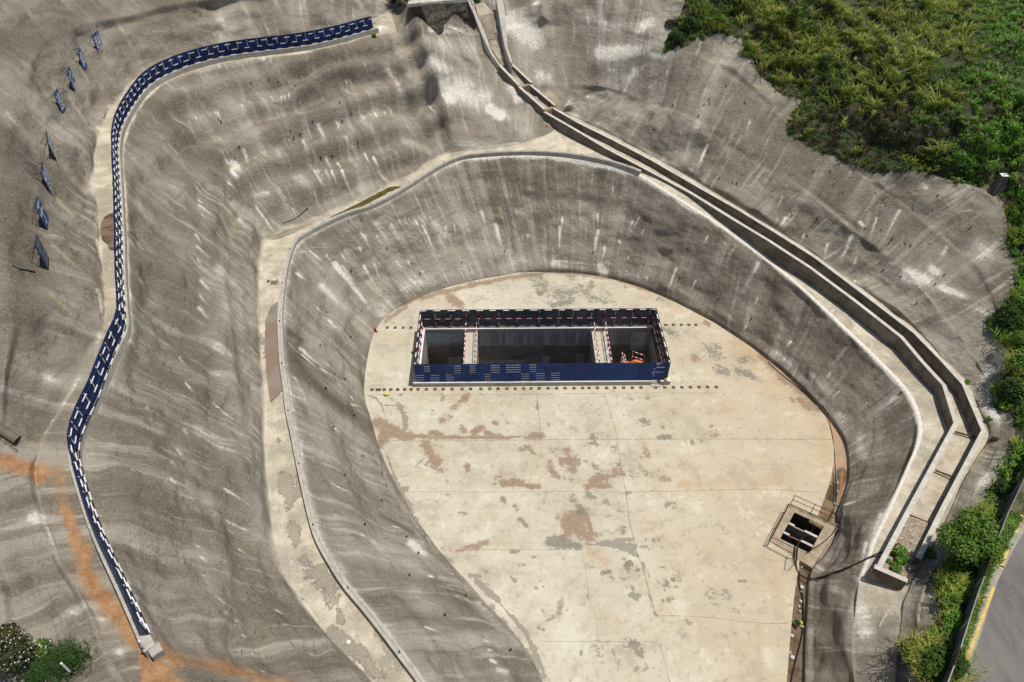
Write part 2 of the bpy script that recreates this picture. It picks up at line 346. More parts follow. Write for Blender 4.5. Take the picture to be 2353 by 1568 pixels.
# rib that comes down between the fence end and the spillway, with a gully on its left side
def ridge(pl, hs, wl, wr):
    """pl polyline of (x, y); steep side on the left (width wl px), gentle side on the right"""
    global G
    best = np.full(px.shape, 1e9); hh = np.zeros(px.shape); sd = np.zeros(px.shape)
    for i in range(len(pl)-1):
        dd, t = segdist(px, py, *pl[i], *pl[i+1]); m_ = dd < best
        side = (pl[i+1][0]-pl[i][0])*(py-pl[i][1])-(pl[i+1][1]-pl[i][1])*(px-pl[i][0])
        best = np.where(m_, dd, best); hh = np.where(m_, hs[i]*(1-t)+hs[i+1]*t, hh); sd = np.where(m_, np.sign(side), sd)
    wdt = np.where(sd > 0, wl, wr); k = np.exp(-(best/wdt)**2)*hh
    G = G + N0*(k*((sgc > 3.02) & (sgc < 7)))[..., None]
ridge([(925,-30),(950,70),(975,135),(1000,200),(1025,270),(1045,345)], [1.7,1.7,1.6,1.4,1.1,.3], 15, 42)
ridge([(880,100),(910,170),(945,250),(990,330)], [-.3,-.6,-.6,-.2], 16, 16)
ridge([(1085,70),(1110,110),(1130,150)], [-.3,-.8,-.3], 40, 40)
ridge([(505,430),(540,490),(590,540)], [.6,.8,.3], 16, 30)
ridge([(495,520),(500,700),(520,900),(560,1050)], [.5,.7,.7,.3], 45, 30)
px, py = P(G[..., 0], G[..., 1], G[..., 2])
# ------------------------------------------------------------------ stains carried by the surfaces (kinds: p pale lime, d dark, o orange soil, t tan, w wet grey, b cream)
STK = []
def st(c, r, kind, items):
    for it in items:
        x0, y0, x1, y1, wd, a = it
        p, q = T(c, r, x0, y0), T(c, r, x1, y1)
        STK.append((kind, p[0], p[1], q[0], q[1], wd/4.0, a))
def comb(c, r, x0, y0, x1, y1, n, dx, dy, wd, a, kind='p'):
    for i in range(n):
        t = (i+random.uniform(-.3, .3))/max(n-1, 1); l = random.uniform(.35, 1.25)
        x = x0+(x1-x0)*t; y = y0+(y1-y0)*t + random.uniform(-12, 12)
        st(c, r, kind, [(x, y, x+dx*l, y+dy*l, wd*random.uniform(.6, 1.4), a*random.uniform(.5, 1.15))])
st(0,0,'t',[(1070,200,1340,600,22,.9),(900,440,1090,710,20,.8),(740,640,980,1000,20,.8),(640,900,860,1250,20,.7),(560,1170,820,1560,20,.7),(1640,60,1740,420,20,.7),(1420,400,1510,510,16,.7),(2230,30,2260,380,22,.6),(2110,600,2180,800,9,.7)])
st(0,0,'p',[(2050,150,2060,340,70,.45),(850,250,1000,320,80,.3),(60,1050,350,1350,45,.4),(2240,1380,2280,1510,18,.9),(800,450,950,800,60,.25),(1150,250,1350,500,60,.2)])
st(0,0,'d',[(650,150,900,250,130,.7),(100,250,400,550,60,.6),(450,400,650,700,80,.5),(0,1150,500,1450,140,.55),(1700,700,2300,900,90,.3),(1250,1350,1350,1568,90,.3)])
comb(0,0,1800,850,1920,840,5,35,60,9,.6); comb(0,0,1740,1100,2000,1020,9,40,90,11,.7); comb(0,0,2230,950,2330,930,4,20,50,9,.6)
comb(0,0,1500,1350,1560,1340,3,230,220,8,.6); comb(0,0,2080,1480,2160,1500,3,60,80,24,.9); comb(0,0,1480,1260,1540,1270,3,60,60,7,.6); comb(0,0,1880,630,2330,560,14,30,50,8,.6)
st(1,0,'p',[(880,780,960,930,25,.35),(570,1160,650,1310,24,.8),(750,1130,790,1210,25,.7),(430,1290,480,1400,18,.6),(820,1260,970,1510,24,.5),(1000,1410,1050,1530,8,1),(1080,1450,1140,1568,12,1),
 (640,1460,700,1568,15,.7),(750,1500,790,1568,10,.9),(1210,640,1380,900,26,.6),(1560,940,1660,1050,10,1),(1620,270,1980,290,32,.95),(1700,400,1950,420,120,.45),(1620,560,1750,650,60,.55),(1780,800,2300,1050,110,.75),
 (1780,900,1800,920,50,.8),(2150,1000,2250,1060,45,1),(2000,880,2100,900,80,.6),(1880,1330,2300,1350,50,.5),(650,50,760,220,45,.35),(400,70,550,280,45,.35),(930,0,1040,150,26,.5),(1180,60,1240,200,20,.5),(1110,270,1210,240,22,.9),(1400,40,1900,8,16,.8),(1500,500,1600,600,40,.2),(1400,1300,1700,1450,30,.35)])
st(1,0,'t',[(1280,330,1640,800,16,1),(280,70,430,300,22,.7),(1250,200,1600,850,70,.3),(1000,900,1250,1000,60,.2)])
st(1,0,'d',[(1450,130,1900,130,100,.95),(0,830,900,680,28,.55),(0,1150,880,980,25,.5),(900,950,1380,900,45,.5),(1230,1000,1120,1200,45,.5),(350,1380,1200,1230,70,.35),(1600,700,1800,700,60,.4),(1240,780,1350,900,40,.5),(1660,1020,1830,1390,9,.7),(1400,880,1660,1050,10,.5),(1950,150,2130,450,50,.6),(1480,400,1620,560,40,.4),(2050,510,2150,520,14,1)])
comb(1,0,30,530,130,560,5,5,50,8,.7); comb(1,0,820,740,870,740,4,30,50,9,.7); comb(1,0,60,900,340,870,8,10,70,10,.6); comb(1,0,950,1060,1220,1010,14,40,60,9,.7); comb(1,0,850,1090,940,1080,3,30,70,16,.5)
comb(1,0,270,1270,350,1260,3,60,120,18,.5); comb(1,0,200,1400,250,1400,3,60,130,28,.5); comb(1,0,1360,1160,1400,1160,3,110,180,12,.5); comb(1,0,1220,1270,1380,1200,6,60,100,9,.5); comb(1,0,0,1500,600,1550,6,60,60,14,.3)
st(2,0,'p',[(0,200,200,350,100,.8),(700,200,1000,250,100,.4),(850,30,1500,30,70,.4),(820,480,1000,560,50,1),(900,500,1350,430,60,1),(1150,280,1280,200,45,.6),(1300,500,1430,540,26,1),(890,640,930,650,26,.6),(1130,650,1080,730,34,.7),(1080,730,970,1000,20,.6),
 (1790,810,1690,1060,18,.5),(2000,890,1950,1010,8,.7),(2190,1120,2130,1280,18,.5),(1150,1040,1090,1180,9,.6),(1640,1280,1580,1480,9,.7),(1790,1340,1700,1568,14,.9),(1430,650,1390,740,7,.7),(1280,790,1265,830,7,.9),(250,700,330,710,50,.6),(0,820,60,900,45,.8),(0,1100,300,1300,80,.4),(530,950,600,1050,36,.6),(800,1130,1000,1250,36,.55),(200,40,300,0,20,.6),(2100,1260,2040,1400,22,.35),(1180,640,1260,560,12,.6)])
st(2,0,'t',[(1060,760,960,1080,10,.9),(980,820,890,1010,24,.8),(1850,800,1800,1100,100,.3),(2250,800,2200,1000,100,.3),(300,120,420,200,60,.4),(60,1050,250,1200,40,.5),(1300,600,1500,700,60,.2),(900,300,1000,330,40,.3)])
st(2,0,'t',[(330,860,480,1000,45,1)])
st(2,0,'d',[(300,400,500,700,110,.25),(650,450,780,780,55,.5),(120,0,0,60,60,.9),(270,150,330,210,14,1),(1180,600,2200,900,90,.25),(1200,1100,1900,1300,60,.3),(1800,900,2300,1200,100,.25),(150,0,400,120,30,.4)])
comb(2,0,680,880,740,890,3,-10,40,8,.7); comb(2,0,1430,1200,1590,1200,5,-20,55,6,.7); comb(2,0,1360,970,1440,990,4,-15,50,6,.6); comb(2,0,1190,790,1400,780,8,-10,25,7,.6)
st(3,0,'d',[(300,1300,700,1500,60,.25)])
st(0,1,'t',[(520,260,880,620,20,1),(480,680,900,1080,22,1),(470,1130,870,1540,24,1),(740,1170,880,1280,15,.7),(730,20,890,160,18,.8),(620,0,900,320,16,.6),(2050,380,2350,700,40,.6),(2100,600,2340,1000,12,.8),(2050,1200,2340,1450,30,.6),(1250,600,1600,950,40,.3)])
st(0,1,'p',[(1820,310,2000,450,7,.9),(1800,590,1870,690,15,.8),(1810,700,1960,830,9,.8),(1810,820,1880,910,7,.7),(1840,1010,1990,1170,10,.9),(1830,1140,1900,1230,15,.7),(1830,1260,1950,1400,22,.7),(1250,300,1650,700,40,.4),(2000,900,2340,1250,50,.55),(2100,100,2180,180,12,.8),(2130,0,2200,80,26,.9),(2200,450,2340,600,26,.6),(850,0,900,600,22,.5),(900,650,930,850,22,.8),(900,1100,960,1400,26,.9),(2200,1100,2340,1300,40,.4)])
st(0,1,'d',[(1980,0,2000,1568,75,.38),(1250,100,1500,900,110,.4),(1190,560,1350,700,14,.9),(100,0,250,900,170,.55),(2050,50,2080,300,25,.6),(2100,320,2350,620,9,.7),(2060,900,2340,1190,12,.6),(1700,0,1800,500,50,.4),(1300,800,1450,1000,50,.5)])
comb(0,1,1810,150,1830,330,4,60,50,7,.8); comb(0,1,1850,420,1850,520,3,110,130,7,.7)
st(1,1,'p',[(0,330,200,620,15,.9),(400,60,600,300,50,.55),(690,0,790,190,10,1),(790,0,900,250,12,1),(540,0,680,250,17,.6),(640,0,740,200,12,.6),(1120,0,1220,140,15,.7),(340,350,380,410,9,.8),(0,230,120,190,35,.5),(1240,490,1330,650,12,.85),(1120,490,1300,820,34,.6),(1300,800,1350,960,35,.45),
 (1540,520,1660,800,15,.9),(1650,500,1750,600,42,.65),(1700,620,1770,800,34,.65),(1740,520,1830,800,18,.7),(1820,510,1840,590,10,.8),(2070,380,2130,500,22,.7),(1950,480,2150,760,100,.35),(2200,500,2280,750,18,.9),(1110,600,1170,700,12,.7),(970,570,1100,800,22,.6),(950,710,980,760,15,.9),(1080,850,1160,1030,10,.8),(990,880,1130,1110,18,.8),
 (500,740,700,900,14,.7),(640,780,760,900,15,.7),(720,850,1150,1380,28,.9),(800,880,1000,1200,18,.5),(370,940,500,1040,18,.7),(600,1060,880,1330,34,.65),(560,1260,620,1320,7,1),(670,1380,850,1530,16,.7),(390,760,560,710,7,.8),(1400,840,1430,900,10,1),(1520,930,1550,970,12,.7),(1150,1300,1400,1100,70,.6),(1400,1050,2300,850,95,.5),(200,540,520,300,50,.25)])
st(1,1,'t',[(2240,350,2290,560,24,.9),(1090,800,1200,1000,38,.6),(2280,560,2300,850,10,.6),(450,80,620,330,30,.5)])
st(1,1,'d',[(1000,600,1180,900,12,.8),(1180,900,1360,1200,22,1),(940,400,980,470,16,1),(840,450,855,480,12,1),(600,600,800,700,80,.6),(400,800,600,1000,70,.5),(1900,330,2350,300,90,.4),(1950,830,2280,780,12,.6),(1370,600,1530,900,10,.5),(280,1480,420,1568,26,.9),(250,490,450,360,6,.8),(1230,230,1650,200,50,.4),(300,1100,500,1300,60,.35)])
comb(1,1,1320,450,1600,430,12,60,110,10,.7); comb(1,1,760,760,870,700,5,90,140,11,.65); comb(1,1,300,100,560,0,7,50,60,12,.5)
st(2,1,'p',[(435,520,440,760,15,1),(460,430,460,520,9,.9),(790,550,760,770,19,1),(790,400,790,560,12,.7),(850,700,830,840,14,1),(820,880,840,940,30,1),(370,830,850,870,10,.95),(370,860,850,920,30,.55),(0,830,350,820,50,.45),(1170,430,1050,640,12,.6),(1110,460,1080,560,17,.7),(1215,540,1185,600,7,1),(1070,795,1065,830,10,.9),(985,640,990,660,9,.8),(1510,900,1435,1090,12,1),
 (1690,1010,1640,1120,9,1),(1320,1050,1325,1060,26,.8),(1240,980,1250,1040,10,.8),(1050,930,1200,980,45,.45),(1980,640,1730,1130,36,.45),(2050,690,1960,850,15,.6),(2260,850,2180,1000,22,.8),(2180,1000,2080,1180,22,.45),(1680,480,1590,620,22,.35),(1800,600,1760,680,8,.8),(930,150,910,240,10,.6),(2250,1180,2220,1250,15,.6),(2150,1430,2120,1480,9,.7),(1000,930,1500,1100,30,.35),(60,380,100,400,34,.5),(1550,1100,1700,1180,25,.4),(250,300,900,350,30,.2),(1400,850,1600,900,20,.2)])
st(2,1,'t',[(190,440,170,560,20,.7),(370,690,370,790,9,.9),(1040,330,1000,560,18,.5),(1550,960,1500,1090,10,.9),(1990,680,1850,980,17,.95),(760,750,745,820,7,.8),(600,350,700,420,60,.3)])
st(2,1,'d',[(100,200,1000,280,50,.65),(450,600,1300,750,45,.4),(500,760,1400,900,13,.7),(1400,900,1900,1200,16,.6),(1900,1200,2200,1500,20,.6),(1200,250,1700,600,130,.35),(1545,990,1540,1000,8,1),(700,450,750,500,20,.3),(1500,1050,1520,1150,25,.4),(1850,1250,2100,1330,50,.3)])
comb(2,1,60,600,160,600,5,5,100,8,.85); comb(2,1,280,460,900,400,24,0,110,8,.5); comb(2,1,0,860,350,850,8,0,60,8,.4)
st(3,1,'p',[(1280,950,1600,1080,50,1),(1600,1080,1880,1180,30,1),(1500,900,1640,990,32,.75),(1950,720,2000,760,90,.5),(2000,1300,1750,1220,34,.55),(1440,150,1450,160,28,.6),(130,240,70,380,11,.6),(160,430,110,550,18,.6),(90,440,60,530,10,.6),(770,600,660,850,22,.7),(930,400,760,880,28,.4),(1000,430,930,650,9,.9),(1210,370,990,770,15,.7),(850,480,870,500,22,.75),
 (550,680,520,780,11,.9),(330,580,300,660,9,.85),(810,800,780,880,11,.85),(1635,700,1640,720,10,.9),(1620,730,1580,850,20,.5),(980,210,960,300,11,.6),(800,1010,795,1025,10,1),(1870,360,1740,370,9,.5),(2200,1450,2300,1300,50,.5),(1150,1060,1180,1100,10,.5),(150,640,120,700,12,.5)])
comb(3,1,1020,320,1140,340,4,-30,80,8,.7)
st(3,1,'t',[(1150,450,1100,760,70,.5),(1000,900,900,1050,50,.65),(1250,580,1190,780,11,.9),(1500,520,1420,800,50,.45),(1700,160,1600,400,50,.45),(1420,120,1300,300,50,.4),(1200,1150,1150,1300,80,.3),(1950,1200,2100,1300,50,.5),(300,100,200,300,60,.3)])
st(3,1,'d',[(1240,340,1370,380,30,.7),(1000,790,1150,820,34,.7),(960,900,1000,920,28,1),(300,300,850,500,55,.45),(450,0,900,200,45,.45),(1700,550,2100,600,55,.45),(1180,950,1400,1090,5,1),(1400,1090,1950,1350,4,.6),(950,960,940,1000,9,.8),(1700,150,1760,170,20,.6),(0,900,400,1400,60,.3)])
st(0,2,'t',[(170,130,420,420,18,.7),(180,780,250,860,18,.6),(300,950,450,980,40,.8),(2020,60,2340,280,14,.8),(1980,540,2320,700,36,.6)])
st(0,2,'o',[(0,1090,250,1160,36,1),(250,1160,500,1200,40,1),(370,1240,400,1250,36,1),(560,1250,590,1568,36,.75),(500,1420,520,1425,18,.6),(620,1350,640,1360,24,.6),(460,1200,600,1210,14,.5)])
st(0,2,'p',[(430,330,620,420,50,.65),(0,800,180,980,24,.6),(1650,150,1700,210,7,.8),(1710,390,1790,470,7,1),(2000,50,2340,260,50,.6),(1960,570,2200,760,8,.8),(1980,300,2330,560,42,.4),(1850,800,2300,1200,70,.45),(2060,1350,2340,1530,9,1),(2080,1370,2180,1430,13,.8),(1630,1000,1690,1060,17,.8),(1570,1100,1640,1160,12,.6),(1570,1260,1640,1330,12,.8),(1690,820,1740,880,22,.5),(1215,1180,1260,1200,7,.9),(1250,80,1290,100,12,.6),(1340,600,1360,610,9,.8)])
st(0,2,'d',[(0,900,170,1010,9,1),(250,1255,270,1258,20,.8),(1900,0,1900,500,80,.35),(1900,500,2330,900,36,.6),(1800,600,1850,1000,50,.45),(1000,600,1250,1100,130,.4),(430,820,600,940,4,1),(100,300,300,700,90,.4),(1150,200,1500,400,90,.35)])
comb(0,2,800,850,800,1250,10,100,45,5,.7)
st(1,2,'d',[(290,120,560,420,75,1),(560,420,1050,800,55,1),(330,100,800,350,13,.9),(950,100,990,600,20,.6),(780,950,900,1250,42,.45),(900,1250,1150,1500,42,.45),(420,1000,800,1500,25,.3),(280,20,300,300,28,.7),(850,650,1090,830,22,.9)])
st(1,2,'p',[(400,60,640,260,14,.9),(420,120,560,250,9,1),(600,250,900,450,15,.5),(870,510,900,550,9,1),(880,570,1000,620,7,.9),(750,400,1000,620,42,.4),(690,770,810,860,7,1),(450,520,480,550,7,.8),(380,430,760,740,50,.35),(590,880,600,900,18,.5),(580,950,780,1200,65,.3),(850,800,1100,1150,75,.35),(680,1300,900,1400,9,.7),(900,1150,1200,1420,50,.35),(930,1040,960,1055,7,.7),(800,200,900,400,30,.35),(350,330,420,400,6,.8),(740,800,600,760,20,.2)])
st(1,2,'w',[(100,0,170,450,60,.9),(210,915,215,920,22,1),(250,1000,252,1005,10,.9),(260,1280,310,1480,60,1),(400,1250,400,1400,30,.95),(1100,1050,1200,1280,20,1),(1200,1280,1380,1560,20,1)])
st(1,2,'o',[(60,0,100,300,22,.22),(170,0,220,150,36,.2),(330,880,350,960,9,.35)])
st(3,2,'p',[(100,100,400,330,34,.65),(400,330,560,500,42,.65),(700,700,760,900,50,.6),(850,900,850,1000,70,.5),(720,60,560,260,15,.5),(570,290,510,370,9,.8),(660,460,560,560,12,.7),(930,540,840,640,13,.6),(1180,500,930,690,28,.6),(1220,540,1100,630,10,.5),(210,0,150,70,13,.9),(700,1500,850,1450,12,.8),(2150,150,2160,160,75,1),(2050,250,1900,450,42,.7),(2000,600,2200,800,65,.85),(2000,1250,1850,1450,50,.65),(1700,0,1900,60,40,.3)])
st(3,2,'t',[(1950,1000,1800,1200,44,1),(1750,1300,1700,1500,40,1),(700,1000,720,1150,25,.5)])
st(3,2,'d',[(970,700,980,900,20,.8),(980,900,850,1280,20,.7),(850,1280,810,1480,15,.6),(500,300,900,700,20,.45),(550,600,720,950,24,.6),(200,100,500,500,60,.35),(700,200,1000,500,110,.25),(1850,1100,1860,1200,14,.8)])
st(0,3,'o',[(620,0,640,100,36,1),(690,200,700,330,34,.8),(760,350,780,560,40,1),(780,560,900,750,48,1),(900,750,1100,950,52,1),(1100,950,1230,1180,42,1),(1230,1180,1320,1300,18,.9),(1500,1250,1350,1350,24,.8),(1340,1320,1370,1568,36,1),(1370,1400,1600,1568,50,1),(1520,1260,1650,1400,40,.9),(1600,1330,2100,1440,38,.8),(2100,1440,2353,1530,26,.8),(1380,1320,1450,1568,60,1)])
st(0,3,'p',[(320,50,330,60,60,.7),(430,150,560,500,20,.5),(660,930,750,950,12,.7),(1100,1290,1110,1300,32,.6),(2090,80,2340,210,9,1),(2100,170,2150,200,7,.8),(1790,300,1880,345,7,1),(1850,410,1940,490,15,.8),(2190,340,2260,380,8,.8),(2000,790,2160,900,8,.8),(2080,920,2110,935,12,.7),(2160,1000,2250,1040,9,.8),(2190,1060,2290,1100,9,.9),(2230,1140,2250,1150,9,.8),(2100,1360,2120,1380,10,.7),(2310,1300,2340,1310,9,.8),(1870,590,1900,600,8,.8),(900,980,960,1010,40,.5)])
st(0,3,'d',[(440,120,600,560,7,.8),(600,560,740,750,7,.8),(740,750,880,1000,7,.8),(880,1000,950,1250,6,.7),(700,1260,930,1270,14,.8),(1000,1410,1310,1330,10,.8),(760,1430,1000,1410,9,.5),(1900,0,2353,700,42,.4),(1100,250,1300,500,50,.35),(1350,700,1600,1100,70,.3),(100,300,300,700,80,.2)])
st(1,3,'p',[(1430,300,1600,420,32,1),(1590,590,1620,595,12,1),(970,210,1000,220,10,1),(1250,130,1330,150,5,1),(1100,300,1450,500,90,.4),(1450,750,1740,920,65,.4),(1560,1060,1680,1100,13,1),(2100,1180,2160,1200,12,1),(2050,850,2350,1180,42,.45),(2140,1270,2180,1275,12,.9),(2160,1370,2200,1380,20,.9),(2230,1450,2300,1480,34,.6),(1950,1120,2100,1250,34,.35),(180,900,260,950,7,1),(510,1310,550,1320,7,.8),(60,1470,80,1480,9,.8),(1680,600,1850,630,12,.5)])
st(1,3,'d',[(900,500,1650,650,60,.5),(900,230,1100,330,24,.5),(1300,950,1750,980,42,.45),(1550,700,1700,800,34,.4),(1750,1000,2000,1100,50,.35),(0,700,420,1340,6,.8),(420,1340,620,1568,6,.8),(400,900,800,1450,20,.45),(1150,30,1450,200,28,.8),(2000,1300,2350,1500,40,.3),(150,450,300,700,14,.5)])
st(1,3,'w',[(1400,0,1640,370,18,1),(1640,370,1800,540,15,.8),(1850,570,2353,1100,15,1),(340,150,370,280,50,1),(450,450,500,560,60,1),(600,560,700,800,95,1),(750,900,780,1000,36,1),(700,1100,850,1250,50,1),(950,1300,1100,1500,62,1),(1150,1100,1230,1300,50,1),(1300,1400,1310,1420,30,.8)])
st(1,3,'o',[(0,1530,350,1568,22,.8),(270,100,290,260,8,.5)])
st(2,3,'w',[(0,1050,150,1330,15,1),(150,1330,280,1567,15,1)])
st(3,3,'p',[(1000,550,1280,680,42,1),(850,600,900,680,26,.7),(1050,50,950,300,30,1),(900,300,860,500,26,.75),(600,700,800,800,55,.5),(850,900,900,1100,90,.6),(400,1100,420,1150,55,.4),(1110,900,1020,1100,5,.8),(1400,700,1500,750,40,.4)])
st(3,3,'t',[(1650,50,1550,300,34,.9),(700,750,850,950,40,.35)])
st(3,3,'d',[(550,600,480,800,34,.6),(500,900,700,1100,50,.45),(600,1200,620,1300,50,.4),(700,500,720,520,26,.4),(1060,830,1200,860,5,.8),(1000,760,1060,840,5,.8),(850,1150,1000,1100,12,.5),(870,680,1060,740,8,.8)])
STK += [('d',330,430,440,800,60,.55),('d',430,800,560,1250,55,.5),('d',300,950,430,1400,60,.35),('d',0,100,200,60,80,.8),('d',30,300,60,750,85,.8),('d',120,260,190,160,40,.5),('d',130,400,150,600,40,.3),('d',30,800,60,950,60,.4),('d',60,200,160,120,60,.5),
 ('p',530,700,575,1000,42,.4),('p',560,950,650,1230,42,.35),('p',620,470,860,420,38,.25),('p',720,600,850,760,45,.3),('p',880,640,1150,590,40,.3),('p',640,1230,800,1480,30,.25),
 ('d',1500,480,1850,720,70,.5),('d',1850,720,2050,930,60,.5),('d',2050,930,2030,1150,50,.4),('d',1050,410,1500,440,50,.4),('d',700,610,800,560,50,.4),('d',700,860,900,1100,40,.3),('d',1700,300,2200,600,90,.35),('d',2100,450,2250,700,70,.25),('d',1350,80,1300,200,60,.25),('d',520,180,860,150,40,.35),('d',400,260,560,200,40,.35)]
KIND = {'p':0, 'd':1, 'o':2, 't':3, 'b':4, 'g':5, 'w':6}
def paint(px, py, shape, strokes, gain=None):
    M = np.zeros((7,)+shape, dtype=np.float32)
    jx = px + 0; jy = py + 0
    for kind, x0, y0, x1, y1, wd, a in strokes:
        if gain: wd *= gain.get(kind, 1)
        if gain and kind == 'p' and wd > 8: a *= .95; wd *= 1.35
        R = wd*2.2+3
        m = (jx > min(x0,x1)-R) & (jx < max(x0,x1)+R) & (jy > min(y0,y1)-R) & (jy < max(y0,y1)+R)
        if not m.any(): continue
        dd, t = segdist(jx[m], jy[m], x0, y0, x1, y1)
        L = math.hypot(x1-x0, y1-y0)
        q = np.exp(-(dd/wd)**2*1.1)
        if kind in 'pt' and L > 2.5*wd: q = q*(1.0-.75*t**1.5)
        c = M[KIND[kind]]; c[m] = np.maximum(c[m], (q*a).astype(np.float32))
    return M
wob = 3.0
M = paint(px + wob*fbm(G[...,0]*1.3, G[...,1]*1.3, G[...,2]*1.3, 3, 40), py + wob*fbm(G[...,0]*1.3, G[...,1]*1.3, G[...,2]*1.3, 3, 50), px.shape, STK, {'o':2.0, 'w':1.3, 'p':1.1})
def inpoly(px, py, poly):
    c = np.zeros(px.shape, bool); n = len(poly)
    for i in range(n):
        x0, y0 = poly[i]; x1, y1 = poly[(i+1) % n]
        if y0 == y1: continue
        m = ((y0 > py) != (y1 > py)) & (px < (x1-x0)*(py-y0)/(y1-y0)+x0)
        c ^= m
    return c
GRASS = [(1600,-900),(1585,-60),(1575,0),(1555,40),(1528,90),(1525,125),(1560,108),(1600,88),(1650,75),(1700,92),(1725,130),(1750,175),(1800,215),(1840,230),(1825,265),(1795,310),(1840,325),(1880,350),(1960,380),(2010,395),(2090,388),(2130,400),(2180,415),(2250,425),(2300,440),(2312,480),(2318,560),(2330,600),(2345,640),
 (2300,700),(2265,745),(2300,790),(2330,840),(2285,890),(2290,920),(2335,965),(2320,1030),(2300,1090),(2270,1150),(2235,1205),(2190,1260),(2160,1310),(2147,1351),(2165,1401),(2140,1451),(2110,1490),(2110,1568),(2120,1900),(3600,1900),(3600,-900)]
gx = px + 16*fbm(G[...,0]*.9, G[...,1]*.9, None, 4, 61); gy = py + 16*fbm(G[...,0]*.9, G[...,1]*.9, None, 4, 71)
gm = inpoly(gx, gy, GRASS) & (sgc > 3.02)
gm2 = inpoly(gx, gy, [(905,-300),(905,2),(955,12),(985,2),(1000,-10),(1070,-5),(1085,2),(1110,-2),(1118,-300)])
M[5] = gm | gm2 | ((sgc > 7) & (KT[None, :] > 5)) | (sgc > 7.6)
ev = np.minimum(sgc-np.floor(sgc), 1)
nb = .10*fbm(G[...,0]*.8, G[...,1]*.8, None, 4, 81)
kk = KT[None, :]
bench1 = sstep(1.985, 2.0, sgc)*(1-sstep(3.0, 3.06+nb*.35, sgc))
bench2 = sstep(3.975, 4.0, sgc + nb*.12)*(1-sstep(5.0, 5.08+nb, sgc))*(kk < 5.15)*(kk > .95)*np.interp(kk, [.9, 1.3, 1.9, 2.2], [.12, .2, .4, 1])
M[4] = np.maximum(bench1*np.interp(kk, [10, 10.7], [1, .45]), bench2)
lip = sstep(1.93, 1.99, sgc+nb*.35)*(sgc < 2.03)
M[0] = np.maximum(M[0], lip*np.interp(kk, [0, 2, 5, 6.5, 12], [.3, .45, .35, .95, 1.0])*np.interp(kk, [10, 10.4], [1, .1]))  # pale highlight along the terrace edge, painted into the pale mask
toe = sstep(1.02, 1.06, sgc)*(1-sstep(1.12, 1.34+nb*1.5, sgc))*np.interp(kk, [1.8,2.8,3.2,5.6,7.2,7.8], [0,.35,.6,.55,.3,0])*(.55+.6*vnoise(UU*.35, VV*.2, None, 19))
M[0] = np.maximum(M[0], toe)
lip2 = np.exp(-((sgc-3.0)/.03)**2)*0 + np.exp(-((sgc-2.97)/.022)**2)*.75*(kk < 5.1)*(kk > 1.0) + np.exp(-((sgc-5.03)/.05)**2)*.5*(kk < 5.2)
M[0] = np.maximum(M[0], lip2*(.5+.5*vnoise(UU*.8, VV*.3, None, 9)))
M[1] = np.maximum(M[1], .55*np.exp(-((sgc-1.0)/.012)**2))
